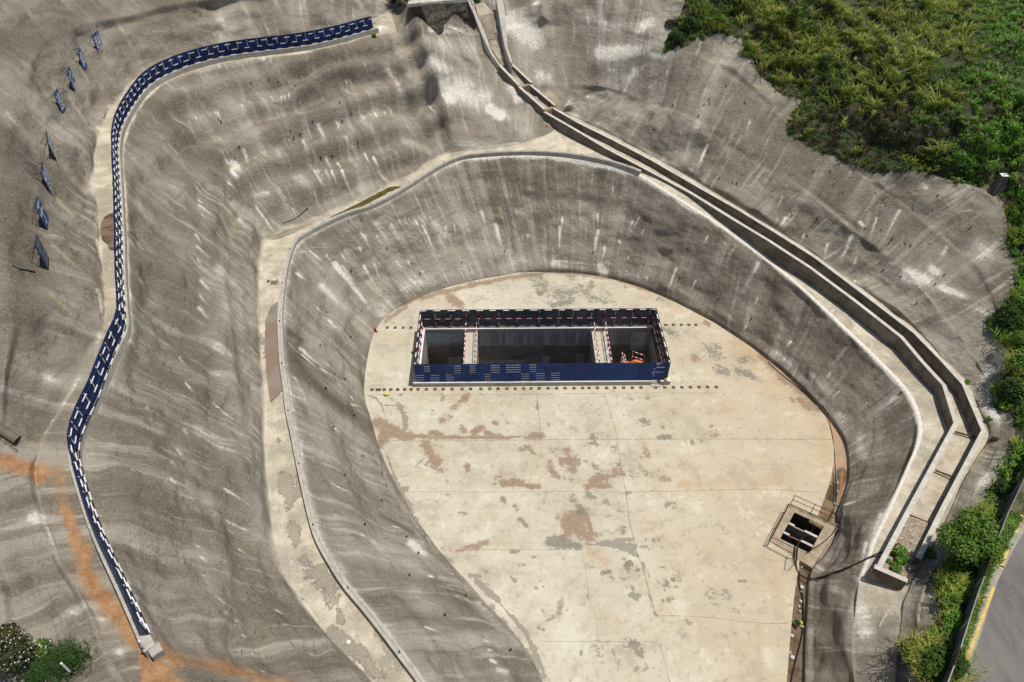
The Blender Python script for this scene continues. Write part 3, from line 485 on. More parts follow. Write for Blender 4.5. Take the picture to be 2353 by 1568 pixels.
# ------------------------------------------------------------------ terrain mesh
idx = np.arange(NS*NTC).reshape(NS, NTC)
F = np.stack([idx[:-1, :-1], idx[:-1, 1:], idx[1:, 1:], idx[1:, :-1]], -1).reshape(-1, 4)
def shot_material():
    m = NT("sprayed_concrete", .93)
    a = m.rgb("stain_a"); xa = m.n("Attribute", attribute_name="stain_a").outputs["Alpha"]
    b = m.rgb("stain_b"); fall = m.attr("fall", True); p = m.pos()
    big = m.noise(p, .13, 5, .6); mid = m.noise(p, .6, 6, .68); fine = m.noise(p, 5.0, 5, .72); vf = m.noise(p, 20.0, 2, .6)
    st0 = m.noise(m.scale(fall, (.55, .05, 1)), 1.0, 5, .6, .35)          # broad downhill washes
    st1 = m.noise(m.scale(fall, (1.9, .15, 1)), 1.0, 6, .64, .25); st2 = m.noise(m.scale(fall, (6.0, .5, 1)), 1.0, 4, .6)
    band = m.noise(m.scale(fall, (.17, .42, 1)), 1.0, 6, .66, .8)          # lifts of sprayed mortar along the contour
    c = m.mix(m.ramp(big, .36, .64), (.160,.138,.108), (.285,.257,.214))
    c = m.mix(m.ramp(mid, .42, .66, 0, .6), c, (.212,.182,.134))
    c = m.mix(m.ramp(st0, .50, .64, 0, .85), c, (.36,.328,.275))
    c = m.mix(m.ramp(st0, .46, .32, 0, .7), c, (.125,.105,.080))
    c = m.mix(m.ramp(band, .56, .70, 0, .55), c, (.335,.305,.26)); c = m.mix(m.ramp(band, .45, .33, 0, .5), c, (.12,.10,.077))
    c = m.mix(m.ramp(st1, .53, .66, 0, .72), c, (.44,.41,.36))
    c = m.mix(m.ramp(st1, .44, .30, 0, .5), c, (.105,.088,.067))
    c = m.mix(m.math('MULTIPLY', m.ramp(st2, .56, .74), m.ramp(st1, .46, .62, 0, .6)), c, (.50,.47,.42))
    seam = m.n("SeparateXYZ"); m.put(seam.inputs[0], fall)
    sv = m.math('FRACT', m.math('MULTIPLY_ADD', m.noise(m.scale(fall, (.22, .35, 1)), 1.0, 4, .6), 5.0, m.math('MULTIPLY', seam.outputs[1], .28)))
    sm = m.math('MULTIPLY', m.ramp(m.math('ABSOLUTE', m.math('SUBTRACT', sv, .5)), .022, .0), m.ramp(mid, .42, .6))
    c = m.mix(m.math('MULTIPLY', sm, .6), c, (.07,.056,.042))
    rag = m.math('ADD', m.math('MULTIPLY_ADD', st1, 1.7, -.85), m.math('MULTIPLY_ADD', st2, 1.5, -.75))
    rag2 = m.math('MULTIPLY_ADD', fine, 1.3, -.65); ragi = m.math('MULTIPLY_ADD', mid, 3.0, -1.5)
    def crisp(s, k=1.0, lo=.30, hi=.70, iso=False):
        v = m.math('MULTIPLY_ADD', ragi if iso else rag, .55*k, s); v = m.math('MULTIPLY_ADD', rag2, .5*k, v)
        return m.ramp(m.math('MULTIPLY', v, m.ramp(s, .02, .2)), lo, hi)
    soft = lambda s, k: m.math('MULTIPLY', m.ramp(s, 0, 1, 0, 1, False), k)
    c = m.mix(soft(a[1], .68), c, (.095,.080,.063)); c = m.mix(m.math('MULTIPLY', crisp(a[1], 1.0, .40, .95), .5), c, (.075,.060,.045))
    c = m.mix(soft(xa, .45), c, (.33,.27,.18)); c = m.mix(m.math('MULTIPLY', crisp(xa, .9, .4, .9), .5), c, (.44,.365,.25))
    ben = m.mix(m.ramp(m.noise(p, .8, 6, .65), .32, .68), (.34,.30,.23), (.56,.505,.40))
    ben = m.mix(m.ramp(m.noise(p, .30, 5, .65), .47, .60, 0, .6), ben, (.24,.21,.165)); ben = m.mix(m.ramp(fine, .55, .75, 0, .4), ben, (.20,.17,.13)); ben = m.mix(m.ramp(m.noise(p, 1.9, 6, .7), .58, .70, 0, .6), ben, (.60,.56,.48))
    c = m.mix(crisp(b[0], .8, .3, .9, True), c, ben)
    pa = m.math('MULTIPLY', a[0], m.ramp(m.math('MULTIPLY_ADD', m.math('ADD', ragi, rag2), .5, a[0]), -.1, .8)); c = m.mix(soft(a[0], .8), c, (.50,.47,.415)); c = m.mix(m.math('MULTIPLY', crisp(a[0], .85, .30, .72), .92), c, m.mix(m.ramp(fine, .3, .7), (.56,.53,.47), (.76,.73,.67)))
    wet = m.ramp(m.math('MULTIPLY', m.math('MULTIPLY_ADD', m.math('ADD', m.math('MULTIPLY_ADD', m.noise(p, .75, 7, .72), 5.0, -2.5), rag2), .75, b[2]), m.ramp(b[2], .03, .25)), .46, .56)
    c = m.mix(m.math('MULTIPLY', wet, .85), c, m.mix(m.ramp(big, .4, .6), (.20,.172,.137), (.235,.21,.175)))
    on = m.noise(p, 1.5, 6, .72)
    org = m.mix(m.ramp(on, .3, .7), (.30,.135,.055), (.46,.27,.13))
    c = m.mix(soft(a[2], .55), c, (.36,.225,.12)); c = m.mix(m.math('MULTIPLY', crisp(a[2], 1.9, .22, .9, True), .9), c, org)
    soil = m.mix(m.ramp(m.noise(p, 1.1, 6, .7), .35, .65), (.045,.034,.022), (.04,.062,.016))
    soil = m.mix(m.ramp(m.noise(p, .45, 5, .7), .55, .75), soil, (.11,.085,.055))
    c = m.mix(m.ramp(m.math('MULTIPLY_ADD', rag2, .5, b[1]), .3, .7), c, soil)
    gr = m.noise(p, 9.0, 4, .75); c = m.mix(m.ramp(gr, .52, .66, 0, .30), c, (.085,.07,.054)); c = m.mix(m.ramp(gr, .48, .36, 0, .30), c, (.42,.39,.34))
    c = m.mix(m.ramp(vf, .68, .78, 0, .5), c, (.055,.045,.035)); c = m.mix(m.ramp(fine, .60, .80, 0, .35), c, (.10,.084,.066)); c = m.mix(m.ramp(fine, .40, .22, 0, .25), c, (.36,.33,.28))
    c = m.mix(1.0, c, (1.19,1.17,1.12), 'MULTIPLY')
    h = m.math('MULTIPLY_ADD', m.noise(p, 2.6, 7, .8), 1.25, m.math('MULTIPLY', vf, .16)); h = m.math('MULTIPLY_ADD', m.noise(p, .9, 4, .6), 1.6, h)
    h = m.math('MULTIPLY', h, m.math('SUBTRACT', 1.0, m.math('MULTIPLY', m.math('MAXIMUM', wet, m.math('MULTIPLY', b[0], .7)), .9)))
    m.bump(h, .85, .20)
    m.put(m.b.inputs["Roughness"], m.ramp(wet, 0, 1, .93, .62))
    return m.color(c)
MAT_SHOT = shot_material()
terrain = mesh_np("hillside", G.reshape(-1, 3), F, [MAT_SHOT], smooth=True)
tag(terrain, kind="structure")
def set_attr(o, name, arr, typ='FLOAT_COLOR'):
    at_ = o.data.attributes.new(name, typ, 'POINT')
    at_.data.foreach_set("color" if typ == 'FLOAT_COLOR' else "vector", np.ascontiguousarray(arr, dtype=np.float32).ravel())
set_attr(terrain, "stain_a", np.stack([M[0], M[1], M[2], M[3]], -1))
set_attr(terrain, "stain_b", np.stack([M[4], M[5], M[6], np.zeros_like(M[0])], -1))
set_attr(terrain, "fall", np.stack([UU + 0*VV, VV, 0*VV], -1), 'FLOAT_VECTOR')
from mathutils.bvhtree import BVHTree
sub = (slice(None, None, 2), slice(None, None, 3))
Gs = G[sub]; ii = np.arange(Gs.shape[0]*Gs.shape[1]).reshape(Gs.shape[:2])
Fs = np.stack([ii[:-1, :-1], ii[:-1, 1:], ii[1:, 1:], ii[1:, :-1]], -1).reshape(-1, 4)
BVH = BVHTree.FromPolygons([tuple(v) for v in Gs.reshape(-1, 3)], [tuple(f) for f in Fs.tolist()])
def hit(x, y):
    """surface point and normal seen at photo position (x, y): terrain first, else pit floor"""
    d = Vector(U(x, y, 0.0)) - Vector((0, 0, CH)); L = d.length; d.normalize()
    loc, n, i, dist = BVH.ray_cast(Vector((0, 0, CH)), d)
    if loc is None or dist > L*1.0005: return Vector(U(x, y, 0)), Vector((0, 0, 1))
    if n.dot(d) > 0: n = -n
    return loc, n
def ground(X, Y, default=0.0):
    loc, n, i, dist = BVH.ray_cast(Vector((X, Y, 60)), Vector((0, 0, -1)))
    return default if loc is None else loc.z
# ------------------------------------------------------------------ pit floor: a slab with the shaft opening left out
def part(mb, name, mats, root, **kw):
    o = Vector(root.location)
    mb.v = [(v[0]-o.x, v[1]-o.y, v[2]-o.z) for v in mb.v]
    return mb.build(name, mats, root, **kw)
V2 = lambda p: np.array(p[:2])
FL, FR = U(950, 889.5), U(1539, 884.8)
ax = (FR-FL)[:2]; WW = float(np.linalg.norm(ax)); ax = ax/WW; ay = np.array([-ax[1], ax[0]])
def uv(p): d = V2(p)-V2(FL); return float(d@ax), float(d@ay)
def wp(u, v, z=0.0): q = V2(FL)+ax*u+ay*v; return Vector((q[0], q[1], z))
CURB = .42
DEP = uv(U(961, 754, CURB))[1] + .30
u1a, u1b = uv(U(1070, 763))[0], uv(U(1098, 763))[0]
u2a, u2b = uv(U(1358, 763))[0], uv(U(1393, 763))[0]
print("well", WW, DEP, u1a, u1b, u2a, u2b)
EDGE = [(1225,627),(1300,625),(1380,635),(1470,660),(1550,694),(1640,741),(1725,797),(1795,852),(1862,920),(1893,953),(1908,985),(1916,1020),(1916,1065),(1908,1105),(1895,1145),(1880,1183),(1862,1235),(1838,1285),(1828,1345),(1820,1420),(1813,1500),(1808,1568),(1803,1950),(1798,2350)]
EW = np.array([U(x, y)[:2] for x, y in EDGE])
WF, KF = ROWS[0]
lf = WF[KF <= 6]; o_ = np.argsort(lf[:, 1]); lf = lf[o_]
rf = WF[KF >= 6]; o_ = np.argsort(rf[:, 1]); rf = rf[o_]
Ytop = 52.2
def XL(Y): return np.where(Y < lf[0, 1], lf[0, 0], np.interp(Y, lf[:, 1], lf[:, 0])) - np.interp(Y, [45, 52.2], [.9, 5.0])
def XE(Y): return np.interp(Y, EW[::-1, 1], EW[::-1, 0])
ys0, ys1 = float(wp(0,0)[1])+.25, float(wp(0,DEP)[1])-.25
HX0, HX1 = float(wp(.25,0)[0]), float(wp(WW-.25,0)[0])
STEP = .13
Ys = np.concatenate([np.arange(-14, 8, 1.0), np.arange(8, ys0-.02, STEP), np.linspace(ys0, ys1, int((ys1-ys0)/STEP)), np.arange(ys1+STEP, Ytop, STEP)])
n1, n2, n3 = 170, int((HX1-HX0)/STEP), 130
cols = []
for Y in Ys:
    a, b = float(XL(Y)), float(XE(Y))
    h0, h1 = min(max(HX0, a+.3), b-.2), min(HX1, b-.1)
    h0 = min(h0, h1-.05)
    cols.append(np.concatenate([np.linspace(a, h0, n1, endpoint=False), np.linspace(h0, h1, n2, endpoint=False), np.linspace(h1, b, n3)]))
XX = np.array(cols); YY = np.repeat(Ys[:, None], XX.shape[1], 1)
nr, nc = XX.shape
fi = np.arange(nr*nc).reshape(nr, nc)
FF = np.stack([fi[:-1, :-1], fi[:-1, 1:], fi[1:, 1:], fi[1:, :-1]], -1)
cx = (XX[:-1, :-1]+XX[1:, 1:])/2; cy = (YY[:-1, :-1]+YY[1:, 1:])/2
hole = (cy > ys0) & (cy < ys1) & (cx > HX0) & (cx < HX1)
SQ = [U(1825.6,1178.3), U(1893,1210), U(1860,1272), U(1792,1238.6)]          # sump opening, clockwise from the back left
SO = [U(1806,1163), U(1930,1207), U(1866,1306), U(1767,1243)]
def grow(q, d):
    c = np.mean([p[:2] for p in q], 0); return [(float(p[0]+(p[0]-c[0])*d), float(p[1]+(p[1]-c[1])*d)) for p in q]
hole |= inpoly(cx, cy, grow(SQ, .16))
F4 = FF[~hole].reshape(-1, 4)
ZZ = .012*fbm(XX*.3, YY*.3, None, 3, 5)*0
Vf = np.stack([XX, YY, ZZ], -1).reshape(-1, 3)
# slab edge face down into the drain
eb = np.stack([XX[:, -1], YY[:, -1], np.full(nr, -.5)], -1); base_i = len(Vf)
Vf = np.concatenate([Vf, eb]); ei = base_i+np.arange(nr)
F4 = np.concatenate([F4, np.stack([fi[:-1, -1], ei[:-1], ei[1:], fi[1:, -1]], -1)])
FST = []
def fs(c, r, kind, items):
    for it in items:
        x0, y0, x1, y1, wd, a = it; p, q = T(c, r, x0, y0), T(c, r, x1, y1)
        FST.append((kind, p[0], p[1], q[0], q[1], wd/4.0, a))
# kinds on the floor: p white wash, d dark blotch, o rust, t tan, w wet grey film, b brown silt
fs(1,1,'b',[(1790,1180,1860,1210,28,.9),(1380,1210,1700,1120,16,.8),(1700,1120,2353,975,14,.8),(1180,1390,1380,1240,16,.8)])
fs(1,1,'w',[(1240,1390,1270,1400,9,.8)])
fs(2,1,'d',[(230,960,330,1130,45,.6),(330,1120,560,1150,50,.6),(560,1010,700,1090,45,.5),(380,1230,520,1210,20,.8),(240,1100,260,1130,20,.9),(900,980,1040,1050,30,.4),(1350,1180,1450,1230,22,.35),(1470,1490,1540,1520,22,.5),(700,1150,900,1180,40,.35)])
fs(2,1,'w',[(1400,1470,1440,1470,20,.9),(940,1190,960,1250,28,.5),(250,960,300,990,25,.6)])
fs(2,1,'b',[(0,985,300,925,14,.85),(300,925,560,930,15,1),(560,935,900,975,14,1),(900,975,1300,1110,10,.9),(1780,1400,1810,1410,14,.8),(230,930,560,925,8,1)])
fs(2,1,'o',[(300,912,560,918,7,.6),(560,925,900,965,5,.5)])
fs(2,1,'t',[(1300,1150,2100,1560,40,.3),(820,1060,900,1080,25,.3)])
fs(1,2,'w',[(1040,500,1110,525,10,.9),(1110,525,1160,590,8,.9),(1160,590,1185,680,6,.9),(1185,590,1320,595,7,.8),(1320,600,1370,700,30,1),(1370,700,1375,800,26,.9),(1235,525,1250,545,11,.9),(1280,555,1330,580,9,.8),(1460,1150,1550,1070,9,.7),(1545,1130,1600,1145,15,.7),(1340,1350,1390,1350,24,1),(1370,1440,1380,1450,16,.9),(1740,1240,1760,1350,16,.55),(1300,1310,1320,1320,14,.8),(1390,1480,1410,1560,12,.8),(1200,1050,1290,1280,8,.8),(1050,320,1090,310,16,.4),(1650,660,1700,500,60,.15)])
fs(1,2,'b',[(1110,745,1170,780,30,1),(1170,800,1180,900,26,1),(1230,790,1300,820,24,1),(1200,850,1430,880,24,1),(1430,880,1800,880,13,.9),(1600,840,1700,850,16,.9),(1800,880,2353,885,9,.9),(1890,800,1920,820,18,.9),(2000,830,2070,790,18,.9),(2100,840,2250,870,12,.7),(1930,510,1860,560,20,.9),(1860,560,1820,620,22,.7),(1700,725,1770,705,22,.75),(1550,960,1610,1020,34,.85),(1600,1020,1670,1120,34,.75),(1670,1170,1720,1190,20,.7),(1940,1140,1955,1190,15,.7),(1700,500,1720,520,16,.6),(2200,1260,2260,1230,18,.7),(2270,1300,2353,1310,22,1),(2190,740,2220,770,14,.7),(2300,735,2310,745,10,.6),(1150,930,1130,970,20,.9),(2250,970,2353,990,20,.35)])
fs(1,2,'o',[(1130,860,1210,860,20,.35)])
fs(1,2,'d',[(2270,1440,2290,1460,12,.9),(1750,1405,1765,1412,7,.8),(1600,630,1620,640,5,.6),(1700,965,1720,960,8,.6),(2100,1300,2200,1320,18,.4),(1340,490,1320,495,5,.8)])
fs(2,2,'d',[(1760,70,1850,60,40,.5),(1800,120,1900,170,40,.6),(1900,240,1960,270,25,.7),(2080,270,2200,310,26,.8),(2200,310,2290,360,14,.8),(2100,200,2200,150,35,.35),(1350,875,1460,880,16,.6),(690,935,740,935,14,.8),(770,925,790,960,10,.7),(740,870,880,885,20,.5),(1240,525,1260,522,7,.7),(1480,650,1490,660,8,.6),(1190,740,1260,760,20,.45),(1370,780,1390,785,9,.6),(330,760,340,770,8,.7),(540,790,600,825,11,.7),(230,560,235,610,9,.8),(960,500,1090,530,16,.45),(960,1100,990,1150,14,.6),(870,970,940,990,30,.35),(550,1450,640,1567,26,.7),(700,1430,740,1450,22,.5),(850,1430,900,1500,20,.5),(950,1500,1000,1560,26,.5),(1650,920,1660,940,8,.7),(1740,915,1745,920,8,.7),(1580,870,1620,885,11,.7),(1450,1500,1550,1560,26,.4),(20,1500,50,1540,10,.5),(290,1450,300,1480,9,.6),(1900,250,1960,280,30,.6)])
fs(2,2,'b',[(180,870,250,880,24,.85),(0,880,260,895,7,.8),(60,990,160,970,18,.55),(160,975,190,1030,12,.6),(190,1030,280,1060,9,.7),(390,1000,500,1000,25,.6),(450,940,500,1060,22,.55),(440,1080,460,1120,18,.85),(480,1100,560,1100,30,.8),(340,1100,380,1200,22,.75),(380,1200,410,1240,20,.8),(530,1180,570,1190,24,.7),(610,1090,610,1130,14,.6),(680,1100,780,1160,18,.6),(700,1330,900,1330,26,.75),(740,1280,1000,1210,40,.6),(430,1255,700,1270,18,.4),(1220,960,1240,1040,26,.6),(1100,1130,1200,1080,26,.45),(1180,1150,1280,1230,26,.5),(1070,1210,1130,1250,24,.5),(1320,1220,1440,1260,24,.5),(0,1290,80,1300,24,1),(80,1320,250,1335,11,1),(150,1340,190,1355,10,1),(1670,170,1780,170,26,.6),(1740,840,1850,830,38,.3),(1000,1030,1040,1045,7,.6)])
fs(2,2,'t',[(1550,1310,1900,1320,45,.8),(1900,1260,2050,1330,34,.7),(2200,1320,2353,1310,34,.8),(1500,1250,1800,1220,50,.3),(1900,600,2300,700,90,.35),(1400,1050,1800,1150,80,.25),(1850,1400,2353,1500,80,.25),(200,1250,800,1200,60,.25)])
fs(2,2,'o',[(1010,655,1025,680,5,.9),(1095,648,1108,665,4,.8),(970,708,1040,714,4,.5),(1070,535,1090,545,8,.4)])
fs(2,2,'w',[(1050,1400,1090,1395,12,.8),(1050,1400,1060,1500,8,.6),(1050,1385,1300,1375,4,.6)])
fs(3,2,'b',[(280,520,390,610,24,.85),(205,520,235,555,10,.9)])
fs(3,2,'t',[(0,1300,300,1250,70,.6),(100,400,200,470,30,.5),(0,700,200,900,90,.3)])
fs(2,3,'b',[(530,60,650,30,50,.9),(500,100,530,200,30,.9),(600,150,700,230,50,.9),(600,190,650,200,30,.4),(700,80,720,180,18,.9),(430,30,520,90,25,.5),(560,640,480,700,12,.4),(480,700,440,850,12,.35),(440,850,440,920,20,.6),(440,930,360,980,22,.6),(360,980,270,1040,18,.6),(1030,480,1180,560,30,.35),(1180,650,1190,780,14,.45),(1600,1000,1640,1020,18,.4)])
fs(2,3,'d',[(350,290,600,310,26,.8),(400,240,560,250,20,.6),(80,70,140,130,12,.8),(50,65,90,60,6,.9),(0,360,60,365,12,.8),(180,420,250,415,9,.7),(70,490,140,480,10,.5),(120,570,170,570,9,.8),(840,550,910,560,15,.8),(1060,510,1100,560,34,.55),(1160,530,1170,540,10,.8),(1480,620,1580,580,12,.7),(1520,560,1550,620,16,.55),(1350,510,1400,510,12,.5),(1350,660,1400,670,30,.4),(1460,700,1530,680,6,.6),(1050,1210,1200,1230,26,.5),(1130,1260,1160,1300,34,.4),(650,1210,640,1340,14,.5),(600,1350,580,1500,10,.45),(530,1560,600,1490,9,.5),(1380,810,1390,815,7,.7),(1440,800,1490,800,12,.5),(1870,870,2130,910,22,.3),(2090,630,2150,640,7,.6),(920,210,1020,180,30,.45),(870,20,1000,60,22,.35),(280,900,295,920,7,.9),(210,690,240,700,8,.6),(1940,130,1970,200,18,.35),(1200,260,1400,260,20,.45),(1170,320,1300,330,16,.4),(1250,720,1300,900,9,.6),(1200,470,1220,560,7,.7),(1800,780,1950,760,50,.25),(690,500,740,520,18,.5),(540,520,550,530,6,.6),(500,900,520,905,5,.6)])
fs(2,3,'w',[(720,300,850,300,9,.9),(850,290,1120,330,34,1),(950,250,1110,260,22,.9),(1080,360,1140,410,18,1),(905,600,935,625,14,1),(1000,610,1045,620,13,1),(1070,600,1080,620,13,.9),(1045,675,1070,695,9,1),(1100,670,1120,710,13,1),(1100,760,1180,770,22,1),(1130,780,1160,800,18,1),(690,770,700,800,12,1),(700,800,718,830,6,1),(255,625,265,635,6,.9),(300,625,315,630,6,.9),(285,690,300,692,6,.9),(245,1070,300,1085,14,1),(240,1027,285,1030,7,.8),(260,1135,285,1130,7,.7),(1250,560,1260,700,14,.5),(1300,920,1340,960,12,.7),(0,600,30,640,18,1),(720,1230,1300,1500,90,.35),(0,950,60,1050,16,1),(90,1060,180,1200,22,1),(190,1230,290,1480,26,1),(300,1500,320,1500,12,1),(620,470,680,500,30,.35)])
fs(2,3,'t',[(720,370,860,460,55,.7),(300,500,450,750,60,.2),(1250,100,1600,300,110,.35),(1600,250,2100,300,90,.35),(850,950,1000,1000,60,.5),(850,1100,1250,1150,60,.4),(1500,500,2200,700,140,.3),(1400,900,2353,1000,40,.3),(2250,1060,2353,1080,30,.5)])
fs(2,3,'p',[(1440,1300,1500,1500,30,.7),(900,60,1000,100,26,.3),(600,250,800,260,20,.4),(380,900,500,1100,60,.5),(300,700,330,900,60,.3),(400,1300,420,1500,45,.5),(1250,450,1300,500,20,.4)])
fs(3,3,'t',[(0,0,200,400,100,.5),(0,400,150,700,80,.4)])
fs(3,3,'p',[(0,1300,60,1500,60,.5)])
fs(1,3,'w',[(1420,0,1640,320,9,.9),(1640,340,1800,460,18,.9),(1960,580,2060,600,18,.9),(2030,650,2100,700,26,1),(2100,700,2230,820,26,1),(2230,830,2330,950,12,1),(2060,540,2140,560,12,.7),(2120,670,2160,690,12,.9),(2340,600,2353,620,14,1),(1780,540,1840,560,12,.9)])
fs(1,3,'b',[(1720,330,1830,360,16,.35),(1850,360,2060,310,20,.7),(2060,310,2150,280,18,.7),(2150,285,2353,295,8,.6),(1760,400,1850,420,12,.3)])
fs(1,3,'d',[(1870,5,1930,12,9,.8),(1650,15,1660,30,5,.7),(2200,150,2250,180,4,.4),(2050,550,2100,580,12,.5),(1840,305,1850,310,4,.7)])
FST += [('t',1700,790,1905,990,26,.8),('t',1890,985,1895,1120,20,.8),('b',1750,815,1880,940,7,.8),('p',1250,1330,1300,1500,60,.5),('p',1080,1200,1150,1250,40,.4),('w',1255,1560,1130,1400,9,.8),('w',960,1200,905,1100,8,.8)]
fpx, fpy = P(XX, YY, ZZ)
MF = paint(fpx + 3.2*fbm(XX*1.1, YY*1.1, None, 4, 140), fpy + 3.2*fbm(XX*1.1, YY*1.1, None, 4, 150), fpx.shape, FST, {'d':1.8,'b':1.9,'t':1.3,'w':1.25})
# slabs poured one by one: tone differs from slab to slab
slab = np.floor(fpy/118.0 + .25)*7 + np.floor((fpx - (fpy-900)*.13)/190.0)
tone = _h((np.floor(fpy/118.0 + .35)).astype(np.int64), np.floor((fpx-(fpy-900)*.17)/215.0).astype(np.int64), np.zeros_like(fpx, dtype=np.int64), 3)

def floor_material(name="floor_concrete"):
    m = NT(name, .88)
    a = m.rgb("stain_a"); xa = m.n("Attribute", attribute_name="stain_a").outputs["Alpha"]
    b = m.rgb("stain_b"); p = m.pos()
    big = m.noise(p, .14, 4, .6); mid = m.noise(p, .8, 6, .65); fine = m.noise(p, 3.6, 6, .72); vf = m.noise(p, 14.0, 3, .6)
    c = m.mix(m.ramp(big, .35, .65), (.49,.455,.375), (.55,.515,.43))
    c = m.mix(m.ramp(m.n("SeparateXYZ").outputs[0], 0, 1, 0, 0), c, c)
    c = m.mix(m.math('MULTIPLY', b[2], .35), c, (.40,.355,.28))
    c = m.mix(m.ramp(mid, .42, .68, 0, .45), c, (.54,.505,.43))
    c = m.mix(m.ramp(mid, .46, .28, 0, .35), c, (.37,.31,.22))
    c = m.mix(m.ramp(fine, .56, .74, 0, .30), c, (.29,.26,.205))
    c = m.mix(m.ramp(vf, .64, .78, 0, .35), c, (.22,.19,.15))
    c = m.mix(m.ramp(vf, .36, .22, 0, .25), c, (.60,.57,.50))
    rag = m.math('ADD', m.math('MULTIPLY_ADD', mid, 2.6, -1.3), m.math('MULTIPLY_ADD', fine, 2.4, -1.2))
    def msk(s, k=1.0, lo=.30, hi=.5):
        v = m.math('MULTIPLY_ADD', rag, k, s)
        return m.ramp(m.math('MULTIPLY', v, m.ramp(s, .02, .15)), lo, hi)
    w1 = m.noise(p, .26, 6, .66); w2 = m.noise(m.scale(p, (.5, 1.3, 1)), .9, 6, .7)
    c = m.mix(m.ramp(w1, .50, .66, 0, .45), c, (.44,.36,.26)); c = m.mix(m.ramp(w1, .46, .34, 0, .5), c, (.45,.43,.375))
    c = m.mix(m.ramp(w2, .54, .68, 0, .5), c, (.35,.315,.25))
    sx = m.n("SeparateXYZ"); m.put(sx.inputs[0], p)
    c = m.mix(m.ramp(sx.outputs[0], 4, 17, 0, .45), c, (.47,.375,.245))
    c = m.mix(m.math('MULTIPLY', m.ramp(m.noise(p, 2.1, 7, .78), .55, .64), .6), c, (.24,.21,.165))
    w3 = m.math('ADD', m.noise(p, .42, 7, .74), m.math('MULTIPLY_ADD', fine, .25, -.125))
    c = m.mix(m.ramp(w3, .53, .60, 0, .5), c, (.345,.31,.25)); c = m.mix(m.ramp(w3, .44, .38, 0, .5), c, (.63,.605,.54))
    ss = lambda v, k: m.math('MULTIPLY', m.ramp(v, 0, 1, 0, 1, False), k)
    c = m.mix(ss(xa, .5), c, (.43,.30,.185)); c = m.mix(m.math('MULTIPLY', msk(xa, .6, .3, .9), .3), c, (.40,.27,.16))
    c = m.mix(m.math('MULTIPLY', msk(a[0], .5, .2, .8), .6), c, (.62,.60,.55))
    c = m.mix(ss(b[0], .42), c, (.33,.245,.18)); c = m.mix(m.math('MULTIPLY', msk(b[0], .9, .34, .62), .8), c, m.mix(m.ramp(fine, .35, .65), (.20,.135,.095), (.30,.215,.155)))
    c = m.mix(ss(a[1], .35), c, (.27,.245,.20)); c = m.mix(m.math('MULTIPLY', msk(a[1], 1.2, .34, .66), .8), c, m.mix(m.ramp(fine, .3, .7), (.12,.11,.09), (.25,.23,.19)))
    wet = m.ramp(m.math('MULTIPLY', m.math('MULTIPLY_ADD', m.math('ADD', m.math('MULTIPLY_ADD', m.noise(p, .9, 7, .72), 4.0, -2.0), m.math('MULTIPLY_ADD', fine, 1.6, -.8)), .6, b[1]), m.ramp(b[1], .03, .25)), .45, .55)
    c = m.mix(m.math('MULTIPLY', wet, .85), c, (.235,.215,.185))
    c = m.mix(m.math('MULTIPLY', msk(a[2], .6, .3, .6), .7), c, (.36,.19,.09))
    c = m.mix(1.0, c, (1.02,1.0,.93), 'MULTIPLY')
    m.bump(m.math('ADD', fine, m.math('MULTIPLY', vf, .5)), .12, .03)
    m.put(m.b.inputs["Roughness"], m.ramp(wet, 0, 1, .88, .6))
    return m.color(c)
MAT_FLOOR = floor_material()
floor = mesh_np("pit_floor", Vf, F4, [MAT_FLOOR]); tag(floor, kind="structure")
def ext(A): return np.concatenate([A.reshape(-1), A[:, -1]])
set_attr(floor, "stain_a", np.stack([ext(MF[0]), ext(MF[1]), ext(MF[2]), ext(MF[3])], -1))
set_attr(floor, "stain_b", np.stack([ext(MF[4]), ext(MF[6]), ext(tone.astype(np.float32)), ext(MF[0])*0], -1))

# ------------------------------------------------------------------ open drain round the right side of the slab
ny = 520
Yd = np.concatenate([np.linspace(-14, 52.0, ny)])
xa_ = XE(Yd)-.02; xb_ = np.where(Yd < rf[0,1], rf[0,0], np.interp(Yd, rf[:, 1], rf[:, 0]))+.5
q = np.linspace(0, 1, 16)
DX = xa_[:, None]*(1-q)+xb_[:, None]*q; DY = np.repeat(Yd[:, None], 16, 1); DZ_ = -.34 + .04*fbm(DX*2, DY*2, None, 3, 4)
di = np.arange(ny*16).reshape(ny, 16)
Fd = np.stack([di[:-1, :-1], di[:-1, 1:], di[1:, 1:], di[1:, :-1]], -1)
dcx = DX[:-1, :-1]; dcy = DY[:-1, :-1]
Fd = Fd[~inpoly(dcx, dcy, grow(SQ, .12))].reshape(-1, 4)
dpx, dpy = P(DX, DY, DZ_)
DST = [('t',1560,690,1900,930,30,.3),('t',1915,960,1940,1090,22,1),('t',1900,1060,1930,1060,20,1),('b',1935,1090,1905,1150,17,.9),('b',1905,1150,1890,1205,20,1),('b',1865,1290,1835,1420,24,1),('b',1835,1420,1825,1568,24,1),('d',1920,1120,1895,1180,12,.8),('o',1935,1085,1930,1150,5,.8),('o',1750,815,1880,925,6,.6),('b',1600,712,1870,930,6,.9)]
MD = paint(dpx+2*fbm(DX*2,DY*2,None,3,1), dpy+2*fbm(DX*2,DY*2,None,3,2), dpx.shape, DST)
ditch = mesh_np("drainage_ditch", np.stack([DX, DY, DZ_], -1).reshape(-1, 3), Fd)
m = NT("ditch_silt", .75); a = m.rgb("stain_a"); xa = m.n("Attribute", attribute_name="stain_a").outputs["Alpha"]; b = m.rgb("stain_b"); p = m.pos()
n1_ = m.noise(p, 2.2, 5, .7); n2_ = m.noise(p, 9, 3, .7)
c = m.mix(m.ramp(n1_, .35, .65), (.20,.165,.12), (.29,.235,.17))
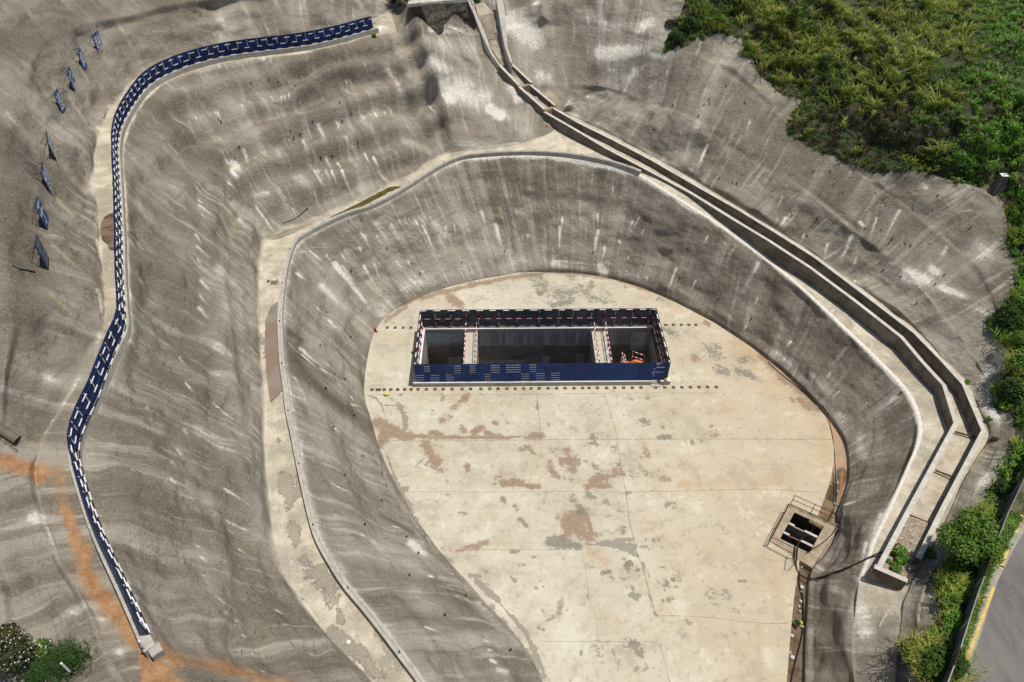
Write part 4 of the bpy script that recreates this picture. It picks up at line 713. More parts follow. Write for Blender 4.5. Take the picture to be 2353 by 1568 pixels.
c = m.mix(m.math('MULTIPLY', xa, .9), c, m.mix(m.ramp(n1_, .35, .65), (.46,.30,.18), (.40,.25,.15)))
c = m.mix(m.ramp(b[0], .2, .6), c, m.mix(m.ramp(n1_, .4, .6), (.085,.052,.025), (.15,.105,.065)))
c = m.mix(m.ramp(a[1], .2, .7, 0, .7), c, (.035,.025,.012)); c = m.mix(m.ramp(a[2], .2, .7, 0, .8), c, (.30,.14,.05))
c = m.mix(m.ramp(n2_, .62, .75, 0, .6), c, (.05,.035,.02)); m.bump(n2_, .4, .05)
ditch.data.materials.append(m.color(c)); tag(ditch, kind="structure")
set_attr(ditch, "stain_a", np.stack([MD[0], MD[1], MD[2], MD[3]], -1)); set_attr(ditch, "stain_b", np.stack([MD[4], MD[6], MD[0]*0, MD[0]*0], -1))

# ------------------------------------------------------------------ joints and cracks of the slab (thin sheets 4 mm up)
JOINTS = [([(848,907),(1000,908),(1237,906),(1390,904),(1520,903),(1650,904)],.035),([(872,1013),(1000,1014),(1240,1011),(1430,1010),(1600,1009),(1912,1010)],.045),([(932,1130),(1100,1131),(1240,1130),(1436,1131),(1560,1129),(1640,1127),(1760,1124),(1885,1132)],.03),
 ([(1042,1264),(1190,1263),(1335,1264)],.03),([(1240,1474),(1380,1475),(1512,1475)],.03),([(1515,1415),(1560,1415),(1640,1420),(1700,1428),(1760,1433),(1812,1433)],.03),
 ([(1233,906),(1238,950),(1243,1011)],.04),([(1388,905),(1400,940),(1417,1000),(1425,1060),(1438,1131),(1445,1190),(1462,1265),(1478,1310),(1492,1360),(1508,1415)],.045),([(1516,1480),(1530,1530),(1540,1575)],.03),
 ([(1335,1264),(1345,1300),(1352,1370),(1370,1420),(1376,1474)],.022),([(1213,1131),(1216,1200),(1217,1250)],.015),([(1573,1010),(1585,1046)],.03),([(1603,1090),(1612,1127)],.015),([(1130,660),(1138,690)],.02),([(1287,630),(1291,640)],.04),
 ([(1716,1130),(1706,1150),(1713,1200),(1740,1235),(1760,1252)],.018),([(935,885),(935,800),(945,745)],.02),([(850,886),(934,886)],.02),([(862,760),(1100,700)],.0)]
mb = MB()
for pts, wd in JOINTS:
    if wd == 0: continue
    P3 = []
    for i in range(len(pts)-1):
        for t in np.linspace(0, 1, 14, endpoint=(i == len(pts)-2)):
            P3.append(U(pts[i][0]*(1-t)+pts[i+1][0]*t + random.gauss(0,.35), pts[i][1]*(1-t)+pts[i+1][1]*t + random.gauss(0,.3)))
    P3 = np.array(P3)
    for i in range(len(P3)-1):
        d = (P3[i+1]-P3[i])[:2]; L = np.linalg.norm(d)+1e-9; nrm = np.array([-d[1], d[0]])/L
        w0 = wd*random.uniform(.35, .8)
        mb.add([(P3[i][0]-nrm[0]*w0/2, P3[i][1]-nrm[1]*w0/2, .004+.0002*i%2), (P3[i+1][0]-nrm[0]*w0/2, P3[i+1][1]-nrm[1]*w0/2, .004), (P3[i+1][0]+nrm[0]*w0/2, P3[i+1][1]+nrm[1]*w0/2, .004), (P3[i][0]+nrm[0]*w0/2, P3[i][1]+nrm[1]*w0/2, .004)], [(0,1,2,3)])
tag(mb.build("floor_joints", mottled("joint_dirt", (.10,.085,.065), (.26,.22,.17), 1.5)), kind="structure")
# ------------------------------------------------------------------ materials of built things
def flat(name, c, rough=.6, metal=0.0, bump=0, sc=6.0, var=.25):
    m = NT(name, rough); p = m.obj(); f = m.noise(p, sc, 4, .65)
    c2 = tuple(v*(1-var) for v in c); cc = m.mix(m.ramp(f, .35, .65), c2, c)
    m.b.inputs["Metallic"].default_value = metal
    if bump: m.bump(f, bump, .02)
    return m.color(cc)
M_BLUE = flat("blue_paint", (.018,.055,.215), .55, 0, 0, 1.3, .35); M_BLUE2 = flat("blue_paint_faded", (.026,.07,.25), .6, 0, 0, 2.0, .3); M_INNER = flat("grey_sheet_back", (.17,.175,.18), .5, .2, 0, .9, .45)
M_WHITE = flat("white_paint", (.78,.77,.74), .6, 0, 0, 5, .12); M_RED = flat("red_paint", (.36,.02,.035), .5, 0, 0, 5, .3); M_DARK = flat("dark_paint", (.015,.02,.04), .6)
M_RUST = flat("rusty_steel", (.075,.035,.022), .8, .3, 0, 9, .5); M_BLACK = flat("black_rubber", (.018,.017,.016), .6); M_STEEL = flat("galvanised_steel", (.22,.23,.24), .45, .7)
M_CURB = mottled("curb_concrete", (.40,.37,.31), (.52,.49,.42), 2.2, .85, .2, 20, (.22,.19,.15)); M_WCURB = mottled("whitewashed_curb", (.74,.73,.71), (.82,.81,.79), 3, .8, .1, 20, (.60,.58,.54))
M_CHAN = mottled("channel_concrete", (.13,.108,.08), (.25,.22,.17), .9, .85, .25, 7, (.075,.058,.042)); M_BED = mottled("channel_bed", (.42,.35,.25), (.56,.50,.39), 1.1, .85, .25, 10, (.28,.21,.14)); M_TOP = mottled("wall_top_concrete", (.50,.465,.39), (.62,.59,.52), 1.7, .85, .1, 14, (.36,.32,.26))  # channel wall faces get their shade in the colour, tops stay pale
M_WATER = NT("dark_water", .08).color((.008,.012,.014)); M_ORANGE = flat("orange_paint", (.62,.16,.03), .5); M_YEL = flat("yellow_plastic", (.72,.55,.05), .5)

# ------------------------------------------------------------------ shaft in the pit floor
def shaft_wall_material():
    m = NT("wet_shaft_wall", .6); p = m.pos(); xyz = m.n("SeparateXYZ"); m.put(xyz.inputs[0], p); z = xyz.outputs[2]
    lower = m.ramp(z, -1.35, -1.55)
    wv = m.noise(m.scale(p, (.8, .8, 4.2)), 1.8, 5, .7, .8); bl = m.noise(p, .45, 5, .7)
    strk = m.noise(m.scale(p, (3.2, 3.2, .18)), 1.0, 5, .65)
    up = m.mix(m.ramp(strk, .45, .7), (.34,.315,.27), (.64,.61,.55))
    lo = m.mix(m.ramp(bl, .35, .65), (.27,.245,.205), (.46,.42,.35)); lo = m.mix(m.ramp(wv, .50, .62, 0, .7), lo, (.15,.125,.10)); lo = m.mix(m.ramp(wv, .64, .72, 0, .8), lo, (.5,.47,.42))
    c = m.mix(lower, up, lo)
    a = m.attr("lime"); lm = m.ramp(m.math('MULTIPLY_ADD', m.math('MULTIPLY_ADD', strk, 1.6, -.8), 1.0, a), .35, .6)
    c = m.mix(m.math('MULTIPLY', lm, .8), c, m.mix(m.ramp(wv, .4, .6), (.42,.47,.45), (.80,.86,.84)))
    h = m.math('MULTIPLY', m.noise(m.scale(p, (1.2, 1.2, 4.5)), 1.8, 6, .7, .8), m.math('MULTIPLY_ADD', lower, .95, .05))
    m.bump(h, 1.0, .22)
    return m.color(c)
M_SHAFT = shaft_wall_material()
shaft = empty("access_shaft", wp(0, 0)); tag(shaft, "rectangular concrete-lined shaft sunk in the pit floor, split by two cross beams", "shaft")
CI = .46                                                   # inner face of the curb / wall
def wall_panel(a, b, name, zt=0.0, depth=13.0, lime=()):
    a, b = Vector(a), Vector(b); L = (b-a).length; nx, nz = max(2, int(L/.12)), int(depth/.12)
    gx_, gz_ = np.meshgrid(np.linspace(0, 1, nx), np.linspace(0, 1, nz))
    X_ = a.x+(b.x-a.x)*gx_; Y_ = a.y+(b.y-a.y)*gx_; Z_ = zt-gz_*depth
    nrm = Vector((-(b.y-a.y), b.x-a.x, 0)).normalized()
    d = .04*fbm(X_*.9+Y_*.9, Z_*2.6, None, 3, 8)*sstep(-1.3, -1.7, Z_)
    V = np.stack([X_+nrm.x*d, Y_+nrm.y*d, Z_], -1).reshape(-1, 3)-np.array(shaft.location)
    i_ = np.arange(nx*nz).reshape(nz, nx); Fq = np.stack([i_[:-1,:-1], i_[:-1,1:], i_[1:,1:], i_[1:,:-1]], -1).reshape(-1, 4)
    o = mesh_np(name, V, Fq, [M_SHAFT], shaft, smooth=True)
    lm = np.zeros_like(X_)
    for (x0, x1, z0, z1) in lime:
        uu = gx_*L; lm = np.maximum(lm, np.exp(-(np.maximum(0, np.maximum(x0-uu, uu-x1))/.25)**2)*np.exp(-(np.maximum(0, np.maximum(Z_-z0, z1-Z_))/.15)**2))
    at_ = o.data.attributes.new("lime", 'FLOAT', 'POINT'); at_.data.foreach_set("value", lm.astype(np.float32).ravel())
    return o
inner = [(CI, u1a), (u1b, u2a), (u2b, WW-CI-.05)]
vi0, vi1 = .50, DEP-.50
limes = [[(1.9, 3.2, -2.9, -5.6), (0.3, 3.0, -.1, -1.0)], [(0.2, 3.7, -3.3, -6.4), (5.6, 5.9, -2.9, -6), (8.6, 8.8, -2.6, -5.2)], [(2.5, 3.2, -.2, -2.0)]]
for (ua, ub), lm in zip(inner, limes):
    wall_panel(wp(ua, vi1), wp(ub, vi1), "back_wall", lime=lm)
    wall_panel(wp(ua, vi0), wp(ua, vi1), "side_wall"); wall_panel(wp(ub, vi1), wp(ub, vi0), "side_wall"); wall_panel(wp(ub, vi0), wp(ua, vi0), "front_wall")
    mb = MB(); mb.prism([wp(ua, vi0).xy[:], wp(ub, vi0).xy[:], wp(ub, vi1).xy[:], wp(ua, vi1).xy[:]], -13.4, -12.9); part(mb, "shaft_water", M_WATER, shaft)
M_BEAM = mottled("beam_top", (.50,.455,.36), (.58,.53,.42), 1.5, .85, .1, 12, (.36,.32,.25))
for ua, ub in ((u1a, u1b), (u2a, u2b)):
    mb = MB(); mb.prism([wp(ua+.01, vi0-.2).xy[:], wp(ub-.01, vi0-.2).xy[:], wp(ub-.01, vi1+.04).xy[:], wp(ua+.01, vi1+.04).xy[:]], -1.5, .02); part(mb, "cross_beam", M_BEAM, shaft)
mb = MB()   # kerbs along the second beam
for ua, ub in ((u2a+.04, u2a+.30), (u2b-.30, u2b-.04)):
    mb.prism([wp(ua, vi0).xy[:], wp(ub, vi0).xy[:], wp(ub, vi1).xy[:], wp(ua, vi1).xy[:]], .022, .10)
part(mb, "beam_kerb", M_TOP, shaft)
# raised curb around the shaft, whitewashed on top, with a gap near the front right corner
curb = empty("shaft_curb", wp(0, 0)); tag(curb, "white-topped concrete curb around the rectangular shaft, under the blue hoarding", "curb")
gap0, gap1 = uv(U(1497, 884))[0], uv(U(1516, 884))[0]
def ring(name, ua, ub, va, vb):
    mb = MB(); q = [wp(ua, va).xy[:], wp(ub, va).xy[:], wp(ub, vb).xy[:], wp(ua, vb).xy[:]]
    mb.prism(q, -.06, CURB-.04); part(mb, name, M_CURB, curb)
    g = .004; q = [wp(ua-g, va-g).xy[:], wp(ub+g, va-g).xy[:], wp(ub+g, vb+g).xy[:], wp(ua-g, vb+g).xy[:]]
    mb = MB(); mb.prism(q, CURB-.038, CURB); part(mb, "white_cap", M_WCURB, curb, bevel=.01)
ring("curb_body", 0, gap0, 0, CI); ring("curb_body", gap1, WW, 0, CI); ring("curb_body", 0, WW-.02, DEP-CI, DEP); ring("curb_body", 0, CI-.02, CI+.01, DEP-CI-.01)
mb = MB(); mb.prism([wp(gap0-.05, -.22).xy[:], wp(gap1+.05, -.22).xy[:], wp(gap1+.02, CI).xy[:], wp(gap0-.02, CI).xy[:]], -.05, .07); part(mb, "threshold", M_CURB, curb)
mb = MB(); mb.prism([wp(WW-CI-.05, CI+.01).xy[:], wp(WW-.1, CI+.01).xy[:], wp(WW-.1, DEP-CI-.01).xy[:], wp(WW-CI-.05, DEP-CI-.01).xy[:]], -.06, CURB-.1); part(mb, "curb_body", M_CHAN, curb)

# ------------------------------------------------------------------ hoardings
def dashes(mb, a, b, w, h, dash, gap, mi_a, mi_b, jitter=.12, lo=None):
    a, b = Vector(a), Vector(b); L = (b-a).length; d = (b-a)/L; s = -random.uniform(0, dash)
    while s < L:
        l = dash*random.uniform(1-jitter, 1+jitter); s0, s1 = max(s, 0), min(s+l, L)
        if s1-s0 > .03: mb.obox(a+d*s0, a+d*s1, w, h, mi_a)
        g = gap*random.uniform(1-jitter, 1+jitter); g0, g1 = max(s+l, 0), min(s+l+g, L)
        if g1-g0 > .03: mb.obox(a+d*g0, a+d*g1, w*.97, h*.97, mi_b)
        s += l+g
    return mb
def sheet(a, b, h, mats, root, name="panel", off=0.0, pitch=.11, amp=.018, lift=0.0):
    """corrugated steel sheet, outer skin to the right of a->b, inner skin to the left"""
    a, b = Vector(a), Vector(b); d = b-a; L = Vector((d.x, d.y, 0)).length; e = Vector((d.x, d.y, 0))/L; nr_ = Vector((e.y, -e.x, 0))
    n = max(2, int(L/pitch*2)); V = []; Fq = []; mi = []
    for side, t in ((0, .006), (1, -.006)):
        b0 = len(V)
        for i in range(n+1):
            s = i/n; q = a+d*s + nr_*(off + t + (amp if i % 2 else -amp)); V += [(q.x, q.y, q.z+lift), (q.x, q.y, q.z+h)]
        for i in range(n): Fq.append((b0+2*i, b0+2*i+2, b0+2*i+3, b0+2*i+1)); mi.append(side)
    mb = MB(); mb.v = V; mb.f = Fq; mb.m = mi
    o = Vector(root.location); mb.v = [(v[0]-o.x, v[1]-o.y, v[2]-o.z) for v in V]
    me = bpy.data.meshes.new(name); me.from_pydata(mb.v, [], Fq)
    for m_ in mats: me.materials.append(m_)
    for i, p_ in enumerate(me.polygons): p_.material_index = mi[i]
    return link(name, me, root)
HW = 1.88
def hoarding_side(label, p, q, posts_at, outer_marks=None, inner_rails=True, npan=10, top=True):
    root = empty("hoarding_fence", p); tag(root, label, "hoarding fence", "blue hoardings around the shaft")
    p, q = Vector(p), Vector(q); d = q-p; L = d.length; e = d/L; n_in = Vector((-e.y, e.x, 0))
    cuts = sorted([0.0]+[min(1, max(0, i/npan+random.uniform(-.012, .012))) for i in range(1, npan)]+[1.0])
    for i in range(npan):
        sheet(p+d*cuts[i], p+d*cuts[i+1], HW, (random.choice([M_BLUE, M_BLUE, M_BLUE2]), M_INNER), root, off=random.uniform(0, .012), lift=random.uniform(0, .02))
    for t in posts_at:
        mb = MB(); b0 = p+d*t+n_in*.07
        dashes(mb, b0, b0+Vector((0,0,HW-(.02 if top else .15))), .055, .055, .55, .5, 0, 1, .2); part(mb, "post", [M_RED, M_WHITE], root)
    mb = MB()
    if top: dashes(mb, p+n_in*.07+Vector((0,0,HW-.06)), q+n_in*.07+Vector((0,0,HW-.06)), .07, .05, .55, .55, 0, 1)
    if top: part(mb, "top_rail", [M_WHITE, M_DARK], root)
    if inner_rails:
        for h, skip in ((.98, True), (.16, False)):
            for s0, s1 in inner_rails if (skip and inner_rails is not True) else [(0, 1)]:
                mb = MB(); dashes(mb, p+d*s0+n_in*.12+Vector((0,0,h)), p+d*s1+n_in*.12+Vector((0,0,h)), .045, .05, .42, .42, 0, 1)
                part(mb, "rail", [M_WHITE, M_RED], root)
    return root, p, q, e, n_in
fi_ = .22
cFL, cFR, cBR, cBL = wp(fi_, .16, CURB), wp(WW-.25, .16, CURB), wp(WW-.32, DEP-.20, CURB), wp(fi_-.05, DEP-.20, CURB)
fr = lambda x: x
backposts = [(U(x, 713, CURB+HW)[0]-cBL.x)/(cBR.x-cBL.x) for x in (999, 1035, 1071, 1099, 1146, 1189, 1240, 1285, 1318, 1361, 1391, 1416, 1457, 1496)]
bR = lambda x: (U(x, 754, CURB)[0]-cBR.x)/(cBL.x-cBR.x)
# each run is walked so that its outer face is on the right hand
r_back, *_ = hoarding_side("back run of the hoarding behind the shaft, dark ribbed inside with red and white rails", cBR, cBL, [1-t for t in backposts], inner_rails=[(0, bR(1393)), (bR(1360), bR(1099)), (bR(1071), 1)], npan=18)
r_left, *_ = hoarding_side("left end run of the hoarding beside the shaft, seen edge-on with red and white posts", cBL+Vector((0,-.03,0)), cFL+Vector((0,.03,0)), [.03,.2,.37,.54,.71,.88], inner_rails=True, npan=4)
r_right, *_ = hoarding_side("right end run of the hoarding beside the shaft, dark leaning sheets with white top dashes", cFR+Vector((0,.03,0)), cBR+Vector((0,-.03,0)), [.03,.22,.41,.6,.79,.97], inner_rails=True, npan=5)
r_front, p_, q_, e_, n_ = hoarding_side("front run of the hoarding facing the empty floor, flat blue with broken white dash marks", cFL, cFR, [t/14 for t in range(15)], inner_rails=True, npan=16, top=False)
# white dash marks on the outer skin of the front run (x0, x1, first y, number of rows) in photo units of its own face
def fz(x, y): # zoom3 / zoom8 / zoom4 pixel -> D
    return x, y
marks = [(138,288,1240,4),(288,390,1078,3),(402,553,1240,4),(668,770,1232,1),(668,820,1276,3),(820,925,1068,4),(1083,1183,1068,4),(1345,1445,1228,4),(1453,1605,1066,4)]
mk = MB()
def mark(xz0, xz1, yz, ox):
    xa_, xb_ = (ox+xz0/4.355)/1.7408, (ox+xz1/4.355)/1.7408; y = (1220+yz/4.355)/1.7408
    hfrac = 1-(y-838.2)/(880.2-838.2); z = CURB+.03+max(.0, min(1, hfrac))*(HW-.05)
    a = U(xa_, y, z); b = U(xb_, y, z); ua = uv(a)[0]; ub = uv(b)[0]; s = ua
    while s < ub:
        l = min(random.uniform(.08, .30), ub-s); q0, q1 = wp(s, .16-.045, z+random.uniform(-.006,.006)), wp(s+l, .16-.045, z)
        mk.obox(q0, q1, .006, .038); s += l+random.choice([0, .0, .03, .05])
for x0, x1, y, n in marks:
    for k in range(n): mark(x0, x1, y+k*42, 1630)
for x0, x1, y, n in [(105,255,1063,4),(262,360,1060,4),(368,510,1228,4),(520,632,1060,4),(630,780,1222,4),(893,1045,1217,4)]:
    for k in range(n): mark(x0, x1, y+k*42, 2000)
for x0, x1, y in [(1425,1525,1046),(1432,1490,1077),(1425,1572,1124),(1410,1560,1211),(1375,1415,1150),(1372,1410,1194),(1343,1385,1217),(1350,1400,1238),(1360,1395,1280)]: mark(x0, x1, y, 2300)
tag(part(mk, "dash_marks", M_WHITE, r_front), kind="stuff")

# railings on the beams
def railing(name, label, pts, H, mats, group, post_step=1.2, rails=(1.0, .5), cat="railing", r=.022, dash=.3, brace=False):
    root = empty(name, pts[0]); tag(root, label, cat, group)
    pts = [Vector(p) for p in pts]
    for i in range(len(pts)-1):
        a, b = pts[i], pts[i+1]; L = (b-a).length; n = max(1, round(L/post_step))
        for k in range(n+1):
            if k == n and i < len(pts)-2: continue
            q = a+(b-a)*k/n; mb = MB(); dashes(mb, q, q+Vector((0,0,H)), r*2, r*2, dash, dash, 0, 1); part(mb, "post", mats, root)
            if brace and 0 < k:
                e = (b-a).normalized(); s_ = Vector((e.y, -e.x, 0))*brace; mb = MB(); mb.obox(q+s_*.28+Vector((0,0,.02)), q+Vector((0,0,.75)), .03, .03); part(mb, "brace", mats[-1], root)
        for h in rails:
            mb = MB(); dashes(mb, a+Vector((0,0,H*h)), b+Vector((0,0,H*h)), r*2, r*2, dash, dash, 0, 1); part(mb, "rail", mats, root)
    return root
RG = "red and white railings on the cross beams"
for k, (u_, s_, z_) in enumerate(((u1a+.06, 1, .02), (u1b-.06, -1, .02), (u2a+.16, 1, .10), (u2b-.16, -1, .10))):
    railing("guard_railing", ["red and white railing on the left edge of the narrower cross beam", "red and white railing on the right edge of the narrower cross beam", "red and white railing on the left edge of the wider right cross beam", "red and white railing on the right edge of the wider right cross beam"][k],
            [wp(u_, vi0+.05, z_), wp(u_, vi1-.02, z_)], 1.1, [M_WHITE, M_RED], RG, 1.15, brace=.9*s_*(k > 1))
# orange stair platform hanging in the right chamber
plat = empty("stair_platform", wp(*uv(U(1450, 838, -1.0)), -1.0)); tag(plat, "orange steel landing inside the right chamber with red and white rails", "stair platform")
pu0, pu1 = uv(U(1428, 838, -1))[0], uv(U(1478, 838, -1))[0]; pv1 = uv(U(1450, 829.5, -1))[1]; pv0 = vi0+.02
mb = MB(); mb.prism([wp(pu0, pv0).xy[:], wp(pu1, pv0).xy[:], wp(pu1, pv1).xy[:], wp(pu0, pv1).xy[:]], -1.12, -1.0); part(mb, "deck", M_ORANGE, plat)
mb = MB(); c_ = wp(*uv(U(1462, 834, -.9)), -1.0); mb.tube([c_, c_+Vector((0,0,.08)), c_+Vector((0,0,.12))], [.42,.4,.1], 14); part(mb, "hatch_lid", flat("amber_paint", (.75,.26,.04)), plat)
for (a, b) in ((wp(pu0, pv0+.05, -1.0), wp(pu0, pv1, -1.0)), (wp(pu0+.15, pv0+.05, -1.0), wp(pu0+.15, pv1-.2, -1.0)), (wp(pu1-.9, pv1, -1), wp(pu1, pv1-.5, -1))):
    mb = MB(); H_ = 1.05
    for h in (H_, H_*.5): dashes(mb, a+Vector((0,0,h)), b+Vector((0,0,h)), .05, .05, .2, .2, 0, 1)
    dashes(mb, a, a+Vector((0,0,H_)), .05, .05, .2, .2, 0, 1); dashes(mb, b, b+Vector((0,0,H_)), .05, .05, .2, .2, 0, 1); part(mb, "handrail", [M_WHITE, M_RED], plat)
# warning lamp on the curb corner
lamp = empty("warning_lamp", wp(WW-.35, .10, CURB)); tag(lamp, "small yellow warning lamp on the white curb corner", "lamp")
L0 = Vector(lamp.location); mb = MB(); mb.tube([L0, L0+Vector((0,0,.05))], .11, 12); part(mb, "base", M_BLACK, lamp)
mb = MB(); mb.tube([L0+Vector((0,0,.05)), L0+Vector((0,0,.12)), L0+Vector((0,0,.2)), L0+Vector((0,0,.24))], [.13,.14,.1,.03], 12); part(mb, "dome", M_YEL, lamp)
mb = MB(); mb.tube([L0+Vector((-.05,0,.24)), L0+Vector((-.04,0,.33)), L0+Vector((.04,0,.33)), L0+Vector((.05,0,.24))], .015, 6); part(mb, "handle", M_BLACK, lamp)

# ------------------------------------------------------------------ anchor boxes let into the floor
M_BOXR = flat("rust_red", (.26,.075,.03), .85, 0, 0, 20, .6); M_BOXG = flat("grey_grout", (.30,.26,.19), .9, 0, 0, 20, .4); M_BOXD = flat("dark_socket", (.13,.10,.065), .9, 0, 0, 20, .5); M_BOXO = flat("ochre_rust", (.40,.22,.06), .85, 0, 0, 20, .5)
def anchor(p, k):
    root = empty("anchor_plate", (p[0], p[1], .004), random.uniform(-.08, .08))
    s = .125; mb = MB()
    mb.box(-s, s, -s, -s+.03, 0, .03); mb.box(-s, s, s-.03, s, 0, .03); mb.box(-s, -s+.03, -s+.03, s-.03, 0, .028); mb.box(s-.03, s, -s+.03, s-.03, 0, .028); mb.build("frame", M_BOXD if k != 1 else M_RUST, root)
    mb = MB(); mb.box(-s+.031, s-.031, -s+.031, s-.031, 0, .008)
    mb.build("socket", (M_BOXR, M_BOXO, M_BOXG, M_BOXD)[k], root)
    mb = MB()
    if k in (2, 3): mb.tube([(-.07,-.06,.01), (0,.02,.05), (.08,.07,.02)], .022, 6); mb.tube([(.05,-.08,.01), (.02,-.02,.05), (-.06,.08,.02)], .018, 6); mb.build("bolt", M_BOXG if k == 3 else M_BOXD, root)
    else: mb.tube([(0,0,.005), (0,0,.06)], .03, 8); mb.build("bolt", M_BOXD, root)
    return root
ROWA = [(855,2),(867,0),(872,2),(883,0),(898,2),(914,0),(930,2),(945,0),(960.5,2),(980,2),(999.5,2),(1018.5,2),(1038.5,2),(1062,3),(1081.5,0),(1105,3),(1125.5,1),(1144.5,0),(1165,1),(1184,3),(1203.5,1),(1220.5,3),(1239,2),(1259.5,3),(1279,3),(1298.5,3),(1319,3),(1339,3),(1353.5,3),(1373,1),(1394,3),(1412.5,3),(1433,3),(1453,2),(1473,3),(1507,3),(1527.5,3),(1547.5,3),(1567,3),(1586.5,2),(1606.5,3),(1626,3),(1646,3)]
proto = {}
def place_anchor(x, y, k, label, group):
    p = U(x, y)
    if k not in proto: proto[k] = o = anchor(p, k)
    else: o = copy_tree(proto[k]); o.location = (p[0], p[1], .004); o.rotation_euler.z = random.uniform(-.1, .1)
    tag(o, label, "anchor plate", group)
kn = ("rust-red", "ochre rusty", "pale grey", "dark brown")
for i, (x, k) in enumerate(ROWA):
    y = 896.3 - (x-855)/(1646-855)*6.3
    place_anchor(x, y, k, f"{kn[k]} square anchor box in the long floor row before the blue hoarding", "anchor boxes in the front row")
for x, y, k in [(890,753.6,2),(908.5,753.6,2),(926.5,753.6,3),(944.5,753.6,0)]: place_anchor(x, y, k, "small square anchor box in the floor left of the back hoarding", "anchor boxes left of the shaft")
for x, y, k in [(1514,747.5,0),(1530,747.3,3),(1547.5,747,3),(1565.5,747,3),(1583,747,3),(1599,747,2)]: place_anchor(x, y, k, "small dark square anchor box in the floor right of the back hoarding", "anchor boxes right of the shaft")
place_anchor(948, 811, 2, "lone pale anchor box beside the left end hoarding", None)

# ------------------------------------------------------------------ sump with railing, chute, cross walls
sump = empty("drain_sump", U(1842, 1225)); tag(sump, "square sump pit full of black water in the drain at the slab edge", "sump")
mb = MB()
for i in range(4):
    a, b, c, d = SQ[i], SQ[(i+1) % 4], SO[(i+1) % 4], SO[i]
    mb.prism([tuple(d[:2]), tuple(c[:2]), tuple(b[:2]), tuple(a[:2])], -.5, .03+.002*i)
part(mb, "rim_slab", mottled("sump_rim", (.30,.235,.155), (.44,.36,.255), 1.6, .85, .1, 14, (.28,.2,.13)), sump)
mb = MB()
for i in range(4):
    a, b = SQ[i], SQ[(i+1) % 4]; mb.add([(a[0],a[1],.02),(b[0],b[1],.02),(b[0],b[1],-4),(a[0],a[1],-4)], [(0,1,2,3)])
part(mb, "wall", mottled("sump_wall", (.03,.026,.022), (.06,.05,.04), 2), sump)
mb = MB(); mb.prism([tuple(p[:2]) for p in SQ], -2.2, -2.0); part(mb, "sump_water", M_WATER, sump)
def lerp(a, b, t): return a+(b-a)*t
M_CW = mottled("weathered_cross_wall", (.30,.25,.19), (.46,.41,.34), 3, .85)
for t, z in ((.40, -.10), (.74, -.12)):
    a, b = lerp(SQ[0], SQ[3], t), lerp(SQ[1], SQ[2], t*.97+.02); mb = MB()
    mb.obox((a[0],a[1],z-.5), (b[0],b[1],z-.5), .10, 1.0); part(mb, "cross_wall", M_CW if t < .5 else mottled("rust_stained_wall", (.10,.06,.045), (.22,.15,.11), 3), sump)
    for s0, s1 in ((.0, .2), (.55, .98)):
        p0, p1 = lerp(a, b, s0), lerp(a, b, s1); mb = MB(); mb.obox((p0[0],p0[1],z+.05), (p1[0],p1[1],z+.05), .16, .10); part(mb, "coping", M_TOP, sump)
a, b = U(1873, 1207, .05), U(1905, 1150, -.15); mb = MB()
d = np.array(b)-np.array(a); nn = np.array([-d[1], d[0], 0])/np.linalg.norm(d[:2])*.42
mb.add([a-nn, a+nn, b+nn, b-nn, a-nn-[0,0,.2], a+nn-[0,0,.2], b+nn-[0,0,.2], b-nn-[0,0,.2]], [(0,1,2,3),(4,5,6,7),(0,1,5,4),(2,3,7,6),(0,3,7,4),(1,2,6,5)]); part(mb, "chute", mottled("muddy_chute", (.14,.085,.04), (.24,.16,.09), 3), sump)
def zs(x, y, z): return Vector(U((3050+x/3.92)/1.7408, (1930+y/3.92)/1.7408, z))     # point of the sump close-up
rail = empty("rusty_railing", zs(470, 345, 0)); tag(rail, "thin rusty steel railing around the black-water sump", "railing")
HR = 1.05
def rr(pts, name="rail", r=.022):
    mb = MB(); mb.tube(pts, r, 6); part(mb, name, M_RUST, rail)
A, B = zs(445, 350, 0), zs(1085, 655, 0); C = zs(195, 885, 0); D = zs(530, 1062, 0)
Et, Ft = zs(505, 205, HR), zs(1360, 585, HR)
up = Vector((0,0,HR))
B2 = Vector((Ft.x, Ft.y, 0)); A2 = Vector((Et.x, Et.y, 0))
for h in (1.0, .55, .05): rr([A2+up*h, B2+up*h])
for t in (0, .38, .7, 1): q = A2.lerp(B2, t); rr([q, q+up], "post")
Ct = zs(143, 850, HR); C2 = Vector((Ct.x, Ct.y, 0)); A3 = zs(420, 330, HR); A3 = Vector((A3.x, A3.y, 0))
for h in (1.0, .5, .05): rr([A3+up*h, C2+up*h])
for t in (0, .5, 1): q = A3.lerp(C2, t); rr([q, q+up], "post", .03)
Dt = zs(530, 1070, HR*.9); D2 = Vector((Dt.x, Dt.y, 0))
for h in (1.0, .5): rr([C2+up*h, D2+up*h])
rr([D2, D2+up], "post")
g1, g2, g3 = zs(490, 1045, .9), zs(462, 1255, .9), zs(495, 1300, .55); rr([D2+up, g1, g2, g3, zs(525, 1240, .3)])
rr([zs(590, 890, .6), zs(550, 1010, .5), zs(535, 1230, .3)], "rail", .04)

